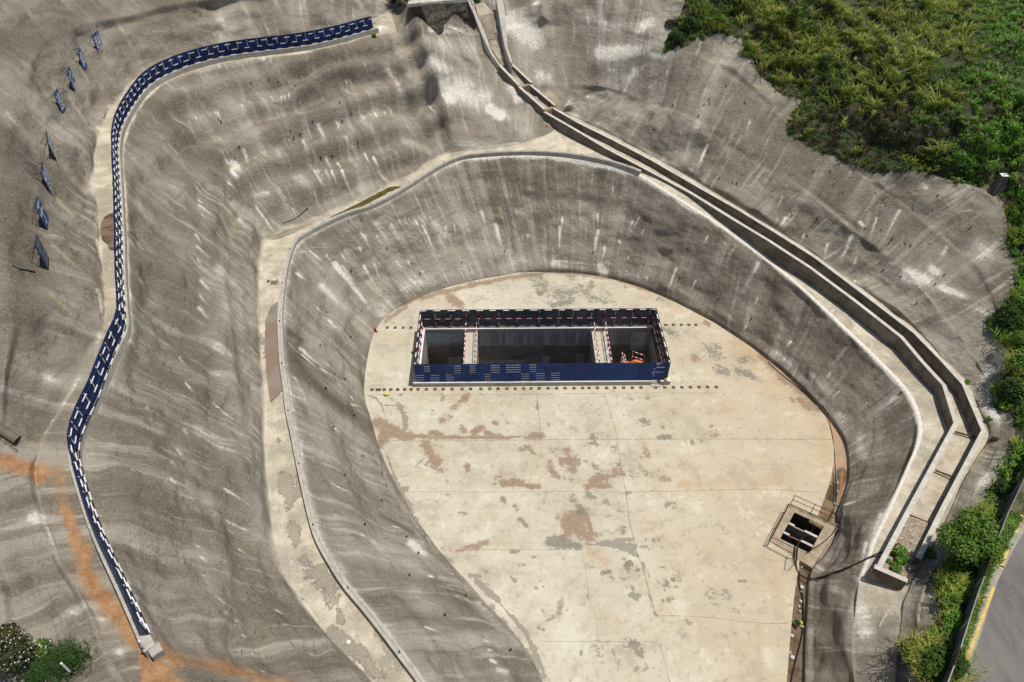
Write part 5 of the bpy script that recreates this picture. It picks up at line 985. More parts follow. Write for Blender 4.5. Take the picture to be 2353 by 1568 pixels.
# ------------------------------------------------------------------ hoses
def hose(label, pts, r=.035, mat=None, name="rubber_hose", group=None):
    P_ = [Vector(p) for p in pts]; out = []
    for i in range(len(P_)-1):
        p0, p1, p2, p3 = P_[max(i-1,0)], P_[i], P_[i+1], P_[min(i+2, len(P_)-1)]
        for q in range(8):
            t = q/8; out.append(.5*((2*p1)+(-p0+p2)*t+(2*p0-5*p1+4*p2-p3)*t*t+(-p0+3*p1-3*p2+p3)*t**3))
    out.append(P_[-1]); mb = MB(); mb.tube(out, r, 6); o = mb.build(name, mat or M_BLACK, smooth=True); return tag(o, label, name.replace("rubber_", "").replace("_", " "), group)
def surf(x, y, dz=.05): p, n = hit(x, y); return p+Vector((0,0,dz))
hose("black hose looping out of the sump, up the slope and over the concrete channel end", [zs(770, 860, -.3), zs(690, 835, .3), zs(600, 890, .4), zs(545, 1010, .3), zs(530, 1300, .1), zs(580, 1440, 0), zs(700, 1510, .1)]+[surf(x, y, .08) for x, y in [(1885,1328),(1920,1316),(1960,1300),(1995,1283),(2020,1272)]]+[surf(2040,1266,.15), surf(2055,1265,.7), surf(2072,1270,.2)])
hose("second black hose running just under the first up to the channel wall", [zs(590, 1440, .02), zs(720, 1500, .05)]+[surf(x, y, .06) for x, y in [(1890,1330),(1930,1315),(1965,1298),(1990,1287),(2010,1280),(2028,1281)]], .025)
hose("long black hose lying in the silted drain below the sump", [Vector(U(x, y, -.25)) for x, y in [(1838,1312),(1836,1340),(1844,1370),(1846,1420),(1842,1465),(1828,1520),(1818,1568),(1812,1640)]], .035)
hose("black cable running along the edge of the slab beside the drain", [Vector(U(x, y, .03)) for x, y in [(1765,833),(1790,856),(1830,888),(1866,920),(1892,935),(1902,955),(1906,975),(1912,998)]]+[Vector(U(x, y, -.05)) for x, y in [(1917,1040),(1919,1075),(1921,1110),(1922,1135)]]+[zs(1150, 330, .1), zs(1245, 430, .4), zs(1240, 560, .5), zs(1150, 740, .3), zs(1000, 900, .1), zs(850, 1010, .1), zs(680, 1110, .1)], .028)
hose("thin pale hose lying on the silt above the sump", [Vector(U(x, y, -.28)) for x, y in [(1919,1048),(1921,1080),(1924,1110),(1925,1140),(1923,1148)]], .02, flat("grey_hose", (.35,.33,.30)))
hose("thin dark hose half buried on the big back-left slope", [surf(*T(1,1,x,y), .02) for x, y in [(245,490),(330,460),(390,425),(440,380),(480,345)]], .04)
hose("pale hose lying on the slope below the channel end", [surf(*T(3,3,x,y), .03) for x, y in [(1130,900),(1080,945),(1045,1000),(1020,1060)]], .035, flat("pale_hose", (.55,.52,.45)))
hose("dark bent stick lying on the far left slope", [surf(*T(0,1,x,y), .06) for x, y in [(115,880),(180,910),(260,925),(330,940)]], .045, flat("dark_bark", (.045,.035,.028)), "dead_branch")
hose("pale hose stub curling out of the slope near the right shoulder of the lower terrace", [surf(*T(1,1,x,y), .02) for x, y in [(395,765),(450,735),(520,712),(600,710),(660,715)]], .03, flat("cracked_lime", (.50,.47,.42)), "lime_ridge")
# ------------------------------------------------------------------ terrace curbs
CARVE = []
def carve(poly, zs):
    """the ground is cut down under something let into it: plan polygon and the level (or levels at its corners)"""
    CARVE.append((np.array(poly)[:, :2], np.broadcast_to(np.asarray(zs, float), (len(poly),))))
def gpoint(x, y, h):
    """point on the sight line (x, y) that stands h above the ground under it"""
    p, n = hit(x, y); lo, hi = 0.0, max(h, .01)*1.02
    f = lambda dz: (lambda q: q[2]-ground(q[0], q[1], 0.0))(U(x, y, p.z+dz))
    for _ in range(16):
        m_ = (lo+hi)/2
        if f(m_) > h: hi = m_
        else: lo = m_
    q = U(x, y, p.z+hi); return Vector(q), q[2]-h
def ribbon(P_, h0, h1, w_in, w_out=0.0, closed_caps=True):
    """solid band along world polyline P_ (n,3); w_in away from the pit, w_out towards it"""
    P_ = np.asarray(P_); d = np.gradient(P_[:, :2], axis=0); d /= np.linalg.norm(d, axis=1)[:, None]
    n = np.stack([-d[:, 1], d[:, 0]], 1)                       # left of travel; rows run clockwise, so left is outward
    A = P_[:, :2]-n*w_out; B = P_[:, :2]+n*w_in; m = len(P_)
    V = np.concatenate([np.c_[A, P_[:, 2]+h0], np.c_[B, P_[:, 2]+h0], np.c_[B, P_[:, 2]+h1], np.c_[A, P_[:, 2]+h1]])
    F_ = []
    for i in range(m-1):
        for a, b in ((0, 1), (1, 2), (2, 3), (3, 0)): F_.append((a*m+i, b*m+i, b*m+i+1, a*m+i+1))
    F_ += [(0, m, 2*m, 3*m), (m-1, 4*m-1, 3*m-1, 2*m-1)]
    return V, F_
def dense(r, k0, k1, step=.25):
    W, K = ROWS[r]; s = (K >= k0) & (K <= k1); W = W[s]
    d = np.r_[0, np.cumsum(np.linalg.norm(np.diff(W, axis=0), axis=1))]; n = max(2, int(d[-1]/step))
    q = np.linspace(0, d[-1], n); return np.stack([np.interp(q, d, W[:, i]) for i in range(3)], 1)
c1 = dense(1, .2, 6.83); V, F_ = ribbon(c1, -.25, .34, .30, .03)
root = empty("terrace_curb", c1[len(c1)//2]); tag(root, "narrow pale concrete curb along the rim of the lower terrace", "curb")
mb = MB().add(V, F_); part(mb, "curb_body", M_CURB, root)
V, F_ = ribbon(c1[2:-2], .345, .375, .13, -.05); part(MB().add(V, F_), "cap_strip", mottled("cap_mortar", (.36,.33,.28), (.52,.49,.43), 3, .9), root)
for i in range(12, len(c1)-4, 17):          # bolts standing in the curb top
    mb = MB(); p = c1[i]+[0, 0, .34]; d = c1[i+1]-c1[i]; d /= np.linalg.norm(d); n_ = np.array([-d[1], d[0], 0])
    q = Vector(p+n_*.14); mb.tube([q, q+Vector((0,0,.14))], .035, 6); part(mb, "bolt", M_RUST, root)
c2 = dense(3, 1.07, 5.02); V, F_ = ribbon(c2, -.3, .42, .42, 0)
root = empty("upper_terrace_curb", c2[len(c2)//2]); tag(root, "long grey concrete curb carrying the blue fence of the upper terrace", "curb")
part(MB().add(V, F_), "curb_body", M_CURB, root)
# blue baffle fence on the upper terrace: walked so that the pit is on the right hand
d = np.gradient(c2[:, :2], axis=0); d /= np.linalg.norm(d, axis=1)[:, None]
cl_ = np.r_[0, np.cumsum(np.linalg.norm(np.diff(c2[:, :2], axis=0), axis=1))]
fb = c2.copy(); fb[:, :2] += np.stack([-d[:, 1], d[:, 0]], 1)*np.interp(cl_, [0, 14, 18], [.05, .05, .2])[:, None]; fb[:, 2] += .42
fd = np.r_[0, np.cumsum(np.linalg.norm(np.diff(fb[:, :2], axis=0), axis=1))]
Lf = fd[-1]-.5; NP_ = 84; cut = np.linspace(.5, Lf, NP_+1)
fp = np.stack([np.interp(cut, fd, fb[:, i]) for i in range(3)], 1)
bf = empty("terrace_fence", fp[0]); tag(bf, "long blue sheet-metal fence with white dashed rails curving along the upper terrace", "fence")
HB = 1.15
M_FBLUE = flat("fence_blue", (.012,.036,.16), .6, 0, 0, .8, .4); M_FB2 = flat("fence_blue_faded", (.018,.045,.16), .65, 0, 0, .8, .4); M_FB3 = flat("fence_blue_dusty", (.03,.05,.12), .8, 0, 0, 2.8, .5)
for i in range(NP_): sheet(fp[i], fp[i+1], HB, (random.choice([M_FBLUE, M_FBLUE, M_FB2, M_FB3]), M_FBLUE), bf, pitch=.16, amp=.012, off=random.uniform(-.012, .012), lift=random.uniform(-.015, .02))
for i in range(0, NP_+1):
    a = Vector(fp[i]); e = Vector(fp[min(i+1, NP_)])-Vector(fp[max(i-1, 0)]); e.z = 0; e.normalize(); nr_ = Vector((e.y, -e.x, 0))
    q = a+nr_*.05; mb = MB(); mb.obox(q+Vector((0,0,.42)), q+Vector((0,0,HB-.1)), .035, .035, 0); mb.obox(q, q+Vector((0,0,.415)), .035, .035, 1); part(mb, "post", [M_WHITE, M_DARK], bf)
for h in (.03, .45, .93):
    s = 0.5; mb = MB()
    while s < Lf:
        for mi_, l in ((0, random.uniform(.42,.5)), (1, random.uniform(.5,.64))):
            t0, t1 = s, min(s+l, Lf)
            a, b = [Vector([np.interp(t, fd, fb[:, i]) for i in range(3)]) for t in (t0, t1)]
            if (b-a).length > .05:
                e = (b-a).normalized(); nr_ = Vector((e.y, -e.x, 0)); o_ = nr_*.075+Vector((0,0,h)); mb.obox(a+o_, b+o_, .04, .044, mi_)
            s += l
    part(mb, "rail", [M_WHITE, M_DARK], bf)
mb = MB()                                   # end block of the curb, bottom left
q = Vector(c2[0]); e = (Vector(c2[1])-q).normalized(); mb.obox(q-e*.38+Vector((-.12,0,.08)), q+Vector((-.12,0,.08)), .42, .6); tag(mb.build("curb_end_block", M_CURB, bevel=.02), "small concrete block closing the lower end of the fence curb", "concrete block")

# ------------------------------------------------------------------ drainage channel
def z6(x, y): return ((1560+x/3.361)/1.7408, y/3.361/1.7408)
LT = [z6(1455,878), z6(1725,1160), None, z6(1722,1172), z6(2068,1480), None, (1249,258.7),(1316.5,297.5),(1391.5,342.5),(1486,392),(1586.5,446),(1676.5,502),(1764.7,555),(1859.7,617),(1964.7,695),(2069,777),(2119.7,837),(2164.7,886),(2191,972),(2080,1176.5),(2011,1306.5)]
RT = [z6(1640,850), z6(1915,1108), None, z6(1900,1140), z6(2230,1412), None, (1272.7,247.5),(1333,282),(1410,320),(1500,367),(1604,427),(1696,479),(1783,532),(1875,590),(1992,678),(2105,764),(2163,823),(2219,884),(2265.5,992.7),(2169.7,1176.5),(2116,1286.5)]
HC = 1.05
chan = empty("drainage_channel", gpoint(1764, 555, HC)[0]); tag(chan, "long open concrete drainage channel stepping down along the right terrace to a weedy end", "drainage channel")
def sect(l, r, drop=0.0):
    """top edge points of the two walls -> world points with common height"""
    return None
HH = lambda x: float(np.interp(x, [1600, 1765, 1860], [.68, .92, 1.05]))
runs = [[]]
for l, r in zip(LT, RT):
    if l is None: runs.append([])
    else: runs[-1].append((l, r))
prevz = None
WALLT = .27
for ri, run in enumerate(runs):
    A = []; B = []
    for l, r in run:
        h_ = HH(l[0]); z = gpoint(l[0], l[1], h_)[1]
        A.append(np.array(U(l[0], l[1], z+h_))); B.append(np.array(U(r[0], r[1], z+h_)))
    A = np.array(A); B = np.array(B)
    hh0 = np.array([HH(l[0]) for l, r in run]); zt = A[:, 2]-hh0
    if len(zt) > 3:
        dl = np.r_[0, np.cumsum(np.linalg.norm(np.diff(A[:, :2], axis=0), axis=1))]; zt = np.polyval(np.polyfit(dl, zt, 3), dl)
    zt = zt+hh0
    for i in range(1, len(zt)): zt[i] = min(zt[i], zt[i-1]-.01)
    for i, (l, r) in enumerate(run): A[i] = U(l[0], l[1], zt[i]); B[i] = U(r[0], r[1], zt[i])
    if len(A) > 2:
        dd_ = np.r_[0, np.cumsum(np.linalg.norm(np.diff(A[:, :2], axis=0), axis=1))]; qq = np.unique(np.concatenate([dd_, np.linspace(0, dd_[-1], int(dd_[-1]/.8))]))
        A = np.stack([np.interp(qq, dd_, A[:, i]) for i in range(3)], 1); B = np.stack([np.interp(qq, dd_, B[:, i]) for i in range(3)], 1)
    def offs(Pn, s):
        d = np.diff(Pn[:, :2], axis=0); d /= np.linalg.norm(d, axis=1)[:, None]; nn_ = np.stack([-d[:, 1], d[:, 0]], 1)
        o = Pn.copy(); m1 = np.r_[nn_[:1], nn_]; m2 = np.r_[nn_, nn_[-1:]]; mm = m1+m2; mm /= (np.linalg.norm(mm, axis=1)**2/2)[:, None]
        o[:, :2] += mm*s; return o
    Ai, Bi = offs(A, WALLT), offs(B, -WALLT)          # travel is down-channel: left side is outward (uphill)
    def wall(O, I, name, hb, hb2):
        m = len(O); V = np.concatenate([O-[0,0,hb2], I-[0,0,hb], I, O]); F_ = []
        for i in range(m-1):
            for a, b in ((0, 1), (1, 2), (3, 0)): F_.append((a*m+i, b*m+i, b*m+i+1, a*m+i+1))
        F_ += [(0, m, 2*m, 3*m), (m-1, 4*m-1, 3*m-1, 2*m-1)]
        part(MB().add(V, F_), name, M_CHAN, chan)
        V = np.concatenate([O, I, I+[0,0,.03], O+[0,0,.03]]); V[:m, :2] += (O-I)[:, :2]*.03; V[3*m:, :2] += (O-I)[:, :2]*.03
        F_ = [(a*m+i, b*m+i, b*m+i+1, a*m+i+1) for i in range(m-1) for a, b in ((0, 1), (1, 2), (2, 3), (3, 0))]+[(0, m, 2*m, 3*m), (m-1, 4*m-1, 3*m-1, 2*m-1)]
        part(MB().add(V, F_), "wall_coping", M_TOP, chan)
    hh_ = .75 if ri < 2 else HC
    wall(A, Ai, "near_wall", HC+.1, HC+.55); wall(B, Bi, "far_wall", HC+.1, HC+.9)
    m = len(A); nx = 9; tt = np.linspace(0, 1, nx); q = Ai[:, None, :]*(1-tt[None, :, None])+Bi[:, None, :]*tt[None, :, None]
    q[..., 2] += -np.array([HH(P(*a_)[0]) for a_ in A])[:, None]+.06+.05*fbm(q[..., 0]*1.5, q[..., 1]*1.5, None, 3, 12)*(ri == 2)
    gz_ = np.array([[ground(float(v[0]), float(v[1]), -99) for v in r_] for r_ in q]); q[..., 2] = np.maximum(q[..., 2], gz_+.05) if ri < 2 else q[..., 2]
    ii_ = np.arange(m*nx).reshape(m, nx); Fq = np.stack([ii_[:-1,:-1], ii_[:-1,1:], ii_[1:,1:], ii_[1:,:-1]], -1).reshape(-1, 4)
    ea_, eb_ = (A+Ai)/2, (B+Bi)/2; carve(np.concatenate([ea_, eb_[::-1]]), np.concatenate([q[:, 0, 2], q[::-1, -1, 2]])-.12)
    o = mesh_np("channel_bed", q.reshape(-1, 3)-np.array(chan.location), Fq, [M_BED], chan, smooth=True)
    if ri < 2:
        a, b = Vector(A[-1]), Vector(B[-1]); mb = MB(); mb.obox(a+Vector((.1,.15,-HC*.6)), b+Vector((-.1,0,-HC*.6)), .35, HC*.95); part(mb, "drop_step", mottled("stained_step", (.30,.19,.11), (.42,.30,.2), 2), chan)
    if ri == 2:
        Afin, Bfin, Aif, Bif = A, B, Ai, Bi
        ea, eb = Vector(A[-1]), Vector(U(2087, 1340, A[-1][2])); mb = MB(); mb.obox(ea-Vector((0,-.12,HC*.5+.2)), eb-Vector((0,-.12,HC*.5+.2)), .26, HC+.4); part(mb, "end_wall", M_CHAN, chan)
        mb = MB(); mb.obox(ea+Vector((0,.12,.015)), eb+Vector((0,.12,.015)), .28, .03); part(mb, "wall_coping", M_TOP, chan)
        ec = Vector(B[-1]); mb = MB(); mb.obox(ec-Vector((.02,.1,HC*.5+.1)), eb.lerp(ec, .25)-Vector((0,0,HC*.5+.5)), .24, HC*.7); part(mb, "broken_side_wall", mottled("dark_side_wall", (.05,.045,.04), (.11,.10,.085), 2), chan)  # broken side wall in a much darker tone than the other walls
M_JOINT = flat("timber_joint", (.10,.06,.035), .9)
for (x0, y0, x1, y1) in [(*T(3,2,1720,830), *T(3,2,1915,886)), (*T(3,2,1540,1185), *T(3,2,1705,1250)), (*T(3,3,1305,30), *T(3,3,1485,105)), (1806,574,1816,570), (1862,612,1872,606), (1913,650,1922,645), (1970,691,1979,686), (2029,736,2037,731), (2133,838,2144,832), (2170,883,2190,880)]:
    zb = gpoint(x0, y0, .1)[1]+.06
    mb = MB(); mb.obox(U(x0, y0, zb), U(x1, y1, zb), .09, .08); part(mb, "cross_joint", M_JOINT, chan)
# dried cracked mud and rubble in the lower end of the channel
m = NT("cracked_mud", .95); p = m.pos(); vo = m.n("TexVoronoi", feature='DISTANCE_TO_EDGE'); m.put(vo.inputs["Vector"], p); vo.inputs["Scale"].default_value = 5.5
ed = m.ramp(vo.outputs[0], 0, .06); n_ = m.noise(p, 3, 5, .7)
c = m.mix(m.ramp(n_, .3, .7), (.30,.24,.18), (.44,.37,.29)); c = m.mix(ed, (.12,.09,.06), c); m.bump(m.math('MULTIPLY_ADD', ed, .6, n_), .8, .08); m.color(c)
mud = [T(3,3,1305,35), T(3,3,1487,108), T(3,3,1420,290), T(3,3,1340,470), T(3,3,1290,635), T(3,3,1040,515), T(3,3,1100,400), T(3,3,1195,220)]
zb = gpoint(*mud[7], .1)[1]+.13
mb = MB(); nM = len(mud); mb.add([U(x, y, zb) for x, y in mud], [tuple(range(nM))]); o = part(mb, "dried_mud", m.m, chan)
# upper chute: steep concrete trough between thick walls
chute = empty("spillway", U(1150, 90, 12.5)); tag(chute, "steep concrete spillway trough with a rust-stained drop wall at the top", "spillway")
def quadstrip(name, L_, R_, mat, thick=.4):
    m_ = len(L_); V = [*L_, *R_]; V += [Vector(v)-Vector((0,0,thick)) for v in V]; F_ = []
    for i in range(m_-1): F_ += [(i, i+1, m_+i+1, m_+i), (2*m_+i, 3*m_+i, 3*m_+i+1, 2*m_+i+1), (i, 2*m_+i, 2*m_+i+1, i+1), (m_+i, m_+i+1, 3*m_+i+1, 3*m_+i)]
    F_ += [(0, m_, 3*m_, 2*m_), (m_-1, 3*m_-1, 4*m_-1, 2*m_-1)]
    return part(MB().add(V, F_), name, mat, chute)
g = lambda x, y, h: gpoint(*z6(x, y), h)[0]
def zz(x, y, z):
    h = {18.0:.75}.get(z, None)
    return gpoint(*z6(x, y), WH)[0]
WH = .8
WH = 0.55
quadstrip("left_wall", [zz(1040,-40,18.0), zz(1075,60,17.0), zz(1150,260,15.6), zz(1240,480,14.0), zz(1345,710,12.6), zz(1455,868,11.9)], [zz(1110,-40,18.0), zz(1130,100,17.0), zz(1200,260,15.6), zz(1290,480,14.0), zz(1375,700,12.6), zz(1475,860,11.9)], M_TOP, 2.2)
WH = 1.15
quadstrip("right_wall", [zz(1420,-40,18.0), zz(1448,100,17.2), zz(1490,350,15.6), zz(1545,640,13.4), zz(1620,845,12.3)], [zz(1500,-40,18.0), zz(1535,100,17.2), zz(1560,350,15.6), zz(1582,620,13.4), zz(1645,838,12.3)], M_TOP, 2.6)
WH = 0.3
quadstrip("upper_sill", [zz(1140,60,16.2), zz(1190,215,15.4)], [zz(1260,30,16.2), zz(1400,180,15.4)], M_BED, .5)
WH = 0.25
quadstrip("drop_wall", [zz(1185,212,15.35), zz(1310,535,11.7)], [zz(1398,178,15.35), zz(1410,535,11.7)], mottled("rust_streaked_wall", (.24,.20,.14), (.36,.31,.23), 1.2, .85, .2, 8, (.30,.17,.08)), .4)
WH = 0.12
quadstrip("trough_bed", [zz(1315,533,11.7), zz(1360,640,11.5), zz(1452,795,11.2)], [zz(1420,533,11.7), zz(1480,640,11.5), zz(1548,785,11.2)], M_BED, .4)
WH = 0.12
quadstrip("lower_step", [zz(1452,797,11.15), zz(1500,890,10.3)], [zz(1550,787,11.15), zz(1568,870,10.3)], mottled("stained_step2", (.30,.17,.09), (.44,.32,.2), 2), .4)
# thick blocky buttress left of the spillway
butt = empty("rock_buttress", U(1010, 20, 17)); tag(butt, "flat-topped block of rough grey sprayed concrete beside the spillway top", "buttress")
def z6b(x, y, z): return U(*z6(x, y), z)
nxb, nzb = 70, 26
top = [np.array(gpoint(*z6(x, y), 1.5)[0]) for x, y in ((240,62),(420,40),(700,14),(1040,-4),(1110,150))]
bot = [np.array(gpoint(*z6(x, y), .02)[0]) for x, y in ((330,170),(540,395),(740,350),(945,265),(1160,420))]
tq = np.linspace(0, 1, nxb); topd = np.stack([np.interp(tq, np.linspace(0, 1, 5), [q[i] for q in top]) for i in range(3)], 1); botd = np.stack([np.interp(tq, np.linspace(0, 1, 5), [q[i] for q in bot]) for i in range(3)], 1)
botd[:, 2] -= .5
sq = np.linspace(0, 1, nzb); q = topd[None]*(1-sq[:, None, None])+botd[None]*sq[:, None, None]
q[..., 1] -= (.35*fbm(q[..., 0]*1.2, q[..., 2]*1.6, None, 4, 6)*np.sin(np.pi*np.clip(sq*1.0, 0, 1))[:, None])
back = topd.copy(); back[:, 1] += 7; back[:, 2] += .9
Q = np.concatenate([back[None], (back*.5+topd*.5)[None], q]); ii_ = np.arange(Q.shape[0]*nxb).reshape(-1, nxb); Fq = np.stack([ii_[:-1,:-1], ii_[:-1,1:], ii_[1:,1:], ii_[1:,:-1]], -1).reshape(-1, 4)
M_ROCK = NT("rough_dark_shotcrete", .95); p = M_ROCK.pos(); n_ = M_ROCK.noise(M_ROCK.scale(p, (1,1,1.6)), 2.2, 6, .75); n2 = M_ROCK.noise(p, 8, 3, .6)
M_ROCK.bump(M_ROCK.math('MULTIPLY_ADD', n2, .4, n_), 1.0, .25); M_ROCK.color(M_ROCK.mix(M_ROCK.ramp(n_, .35, .65), (.055,.046,.035), (.155,.135,.105)))
bo = mesh_np("face", Q.reshape(-1, 3)-np.array(butt.location), Fq, [M_ROCK.m], butt, smooth=True)
mb = MB(); m_ = nxb; V = [tuple(v) for v in topd+[0,-.08,.04]]+[tuple(v) for v in topd+[0,.75,.10]]+[tuple(v) for v in topd+[0,.75,-.3]]+[tuple(v) for v in topd+[0,-.08,-.25]]
mb.add(V, [(i, i+1, m_+i+1, m_+i) for i in range(m_-1)]+[(m_+i, m_+i+1, 2*m_+i+1, 2*m_+i) for i in range(m_-1)]+[(3*m_+i, 3*m_+i+1, i+1, i) for i in range(m_-1)]+[(0, m_, 2*m_, 3*m_)]); part(mb, "lime_washed_rim", M_TOP, butt)

# ------------------------------------------------------------------ still water on the terraces
def pool(name, poly, mat, dz=.035):
    V = []
    cxy = np.mean(poly, 0)
    pts = []
    for i in range(len(poly)):
        a, b = poly[i], poly[(i+1) % len(poly)]
        for t in (0, .25, .5, .75): pts.append((a[0]*(1-t)+b[0]*t + random.gauss(0, .5), a[1]*(1-t)+b[1]*t + random.gauss(0, .4)))
    V = [gpoint(q[0], q[1], dz)[0] for q in pts]; carve([v[:] for v in V], [v.z-.05 for v in V]); bm = bmesh.new(); vs = [bm.verts.new(v) for v in V]; f = bm.faces.new(vs); bmesh.ops.triangulate(bm, faces=[f])
    me = bpy.data.meshes.new(name); bm.to_mesh(me); bm.free(); me.materials.append(mat); o = link(name, me); tag(o, kind="structure"); return o
m = NT("algae_water", .35); p = m.pos(); m.color(m.mix(m.ramp(m.noise(p, 1.6, 5, .7), .4, .65), (.075,.062,.010), (.13,.105,.018))); M_ALG = m.m
up_ = [(500,560),(600,500),(700,415),(850,345),(1000,270),(1120,205),(1200,160),(1270,142),(1335,143)]; lo_ = [(1330,148),(1230,193),(1100,262),(950,338),(800,416),(640,495),(560,548)]
for seg in range(4):
    ua = up_[seg*2:seg*2+3]; la = list(reversed(lo_)); L_ = la[int(seg*1.55):int(seg*1.55)+3]
algp = [T(1,1,x,y) for x, y in up_+lo_]
pool("algae_water", algp, M_ALG, .05)
m = NT("brown_water", .25); p = m.pos(); m.color(m.mix(m.ramp(m.noise(p, .8, 4, .6), .42, .6), (.075,.052,.03), (.20,.14,.09)))
pool("puddle", [T(0,1,x,y) for x, y in [(925,480),(960,425),(1000,400),(1070,375),(1085,500),(1088,740),(1050,730),(1010,722),(985,670),(940,640),(920,560)]], m.m, .06)
m = NT("silty_water", .3); p = m.pos(); m.color(m.mix(m.ramp(m.noise(p, .5, 4, .6), .4, .6), (.23,.165,.12), (.25,.215,.17)))
pool("puddle", [(609,740),(622,705),(640,692),(646,690),(645,760),(648,830),(655,890),(640,905),(622,925),(616,890),(611,850),(609,790)], m.m, .06)

# ------------------------------------------------------------------ slogan boards on the upper slope
M_BOARD = flat("sign_blue", (.03,.085,.19), .7, 0, 0, 3, .3); M_BOARD2 = flat("sign_blue_weathered", (.055,.075,.12), .8, 0, 0, 3, .35); M_INK = flat("sign_lettering", (.50,.55,.62), .7, 0, 0, 4, .25); M_INK2 = flat("sign_lettering_faded", (.16,.18,.23), .8)
def q1(x, y): return ((140+x/4.2375)/1.7408, (100+y/4.2375)/1.7408)
def q2(x, y): return ((100+x/2.7034)/1.7408, (520+y/2.7034)/1.7408)
SG = [("越", q1, (995,185),(1068,465),(1165,375), 0, "blue board with the character 越, highest of the slogan boards"),
 ("卓", q1, (760,480),(842,790),(882,690), 0, "blue board with the character 卓, second from the top of the slogan row"),
 ("求", q1, (590,820),(680,1155),(718,1035), 0, "blue board with the character 求, third from the top of the slogan row"),
 ("追", q1, (375,1180),(470,1515),(520,1405), 0, "blue board with the character 追, fourth from the top of the slogan row"),
 ("新", q2, (262,110),(342,345),(336,240), 1, "slogan board seen almost edge-on, between the boards 追 and 创"),
 ("创", q2, (212,465),(287,710),(298,580), 1, "greyish slogan board with the pale character 创"),
 ("于", q2, (168,830),(243,1090),(258,965), 0, "blue slogan board with the character 于, second from the bottom"),
 ("勇", q2, (168,1255),(252,1520),(262,1390), 2, "lowest slogan board, faded so that its character hardly shows")]
fontc = bpy.data.fonts.get("Bfont") 
for ch, qf, tl, bl, br, w_, lab in SG:
    TL, BL, BR = qf(*tl), qf(*bl), qf(*br)
    p, n = hit(*BL); z0 = p.z+.0; a = Vector(U(*BL, z0))
    # top: same plan position, higher
    best = min(np.linspace(.6, 2.2, 60), key=lambda h: abs(P(a.x, a.y, a.z+h)[1]-TL[1])); H_ = float(best)
    b = Vector(U(*BR, z0)); wd = b-a
    if wd.length < .9: wd = wd.normalized()*.9
    if wd.length > 1.6: wd = wd.normalized()*1.6
    root = empty("slogan_board", a); tag(root, lab, "sign", "slogan boards on the upper slope")
    e = wd.normalized(); nn_ = Vector((e.y, -e.x, 0)); mb = MB()
    mb.obox(a+wd*.5+Vector((0,0,0)), a+wd*.5+Vector((0,0,H_)), wd.length, .03, up=nn_); 
    part(mb, "board", [M_BOARD, M_BOARD2, M_BOARD2][w_], root)
    cu = bpy.data.curves.new("character", 'FONT'); cu.body = ch; cu.size = 1.0; cu.extrude = .004; cu.offset = .012; cu.align_x = 'CENTER'; cu.align_y = 'CENTER'; cu.materials.append([M_INK, M_INK, M_INK2][w_])
    tmp = bpy.data.objects.new("tmp_text", cu); COL.objects.link(tmp); bpy.context.view_layer.update()
    me = bpy.data.meshes.new_from_object(tmp.evaluated_get(bpy.context.evaluated_depsgraph_get())); bpy.data.objects.remove(tmp)
    cs_ = np.array([v.co[:] for v in me.vertices]); print("glyph", ch, len(cs_), cs_.min(0), cs_.max(0))
    cc_ = (cs_.min(0)+cs_.max(0))/2; hs_ = (cs_.max(0)-cs_.min(0)).max()
    for v in me.vertices: v.co = ((v.co.x-cc_[0])/hs_, (v.co.y-cc_[1])/hs_, v.co.z)
    me.name = "character"; t = link("character", me, root)
    Mx = Matrix((( e.x*wd.length*.88, 0, nn_.x, 0), (e.y*wd.length*.88, 0, nn_.y, 0), (0, H_*.82, 0, 0), (0, 0, 0, 1)))
    c0 = wd*.5+nn_*.028+Vector((0,0,H_*.5)); Mx.translation = c0; t.matrix_local = Mx
    for s_ in (.05, .95):
        for hh in (0.15, .55, .95):
            f0 = a+wd*s_+Vector((0,0,H_*hh)); bk = f0-nn_*(.2+.4*hh)-Vector((0,0,.1)); bk.z = ground(bk.x, bk.y, bk.z)-.03
            mb = MB(); mb.obox(f0-nn_*.03, bk, .025, .025); part(mb, "strut", M_RUST, root)
# posts, blocks, small things
def post(x, y, h, r, label, tilt=(0,0)):
    p, n = hit(x, y); root = empty("marker_post", p); tag(root, label, "post"); p0 = Vector(p)
    mb = MB(); mb.tube([p0, p0+Vector((tilt[0]*.3,tilt[1]*.3,h*.3))], r*1.05, 8); part(mb, "foot", M_DARK, root)
    mb = MB(); mb.tube([p0+Vector((tilt[0]*.3,tilt[1]*.3,h*.3)), p0+Vector((tilt[0],tilt[1],h))], r, 8); part(mb, "shaft", M_WHITE, root)
post(*T(0,3,1368,1300), 1.0, .04, "white post at the lower end of the blue fence by the orange soil")
post(*T(0,3,672,1500), 1.0, .04, "white post standing in front of the low grass clump, bottom left")
p, n = hit(*T(3,1,2105,168)); root = empty("concrete_marker", p); tag(root, "tapered concrete marker block standing at the grass edge, upper right", "marker block"); pv = Vector(p)
mb = MB(); V = [(pv.x+sx*w_, pv.y+sy*w_, pv.z+z_) for z_, w_ in ((-.3, .42), (1.2, .24)) for sx, sy in ((-1,-1),(1,-1),(1,1),(-1,1))]
mb.add(V, [(3,2,1,0),(4,5,6,7),(0,1,5,4),(1,2,6,5),(2,3,7,6),(3,0,4,7)]); part(mb, "pedestal", mottled("dark_pedestal", (.10,.09,.075), (.16,.14,.12), 3), root)
mb = MB(); mb.box(pv.x-.25, pv.x+.25, pv.y-.25, pv.y+.25, pv.z+1.203, pv.z+1.24); part(mb, "cap_plate", M_WCURB, root)
mb = MB(); mb.tube([pv+Vector((0,0,1.24)), pv+Vector((0,0,1.29))], .06, 8); part(mb, "pin", M_DARK, root)
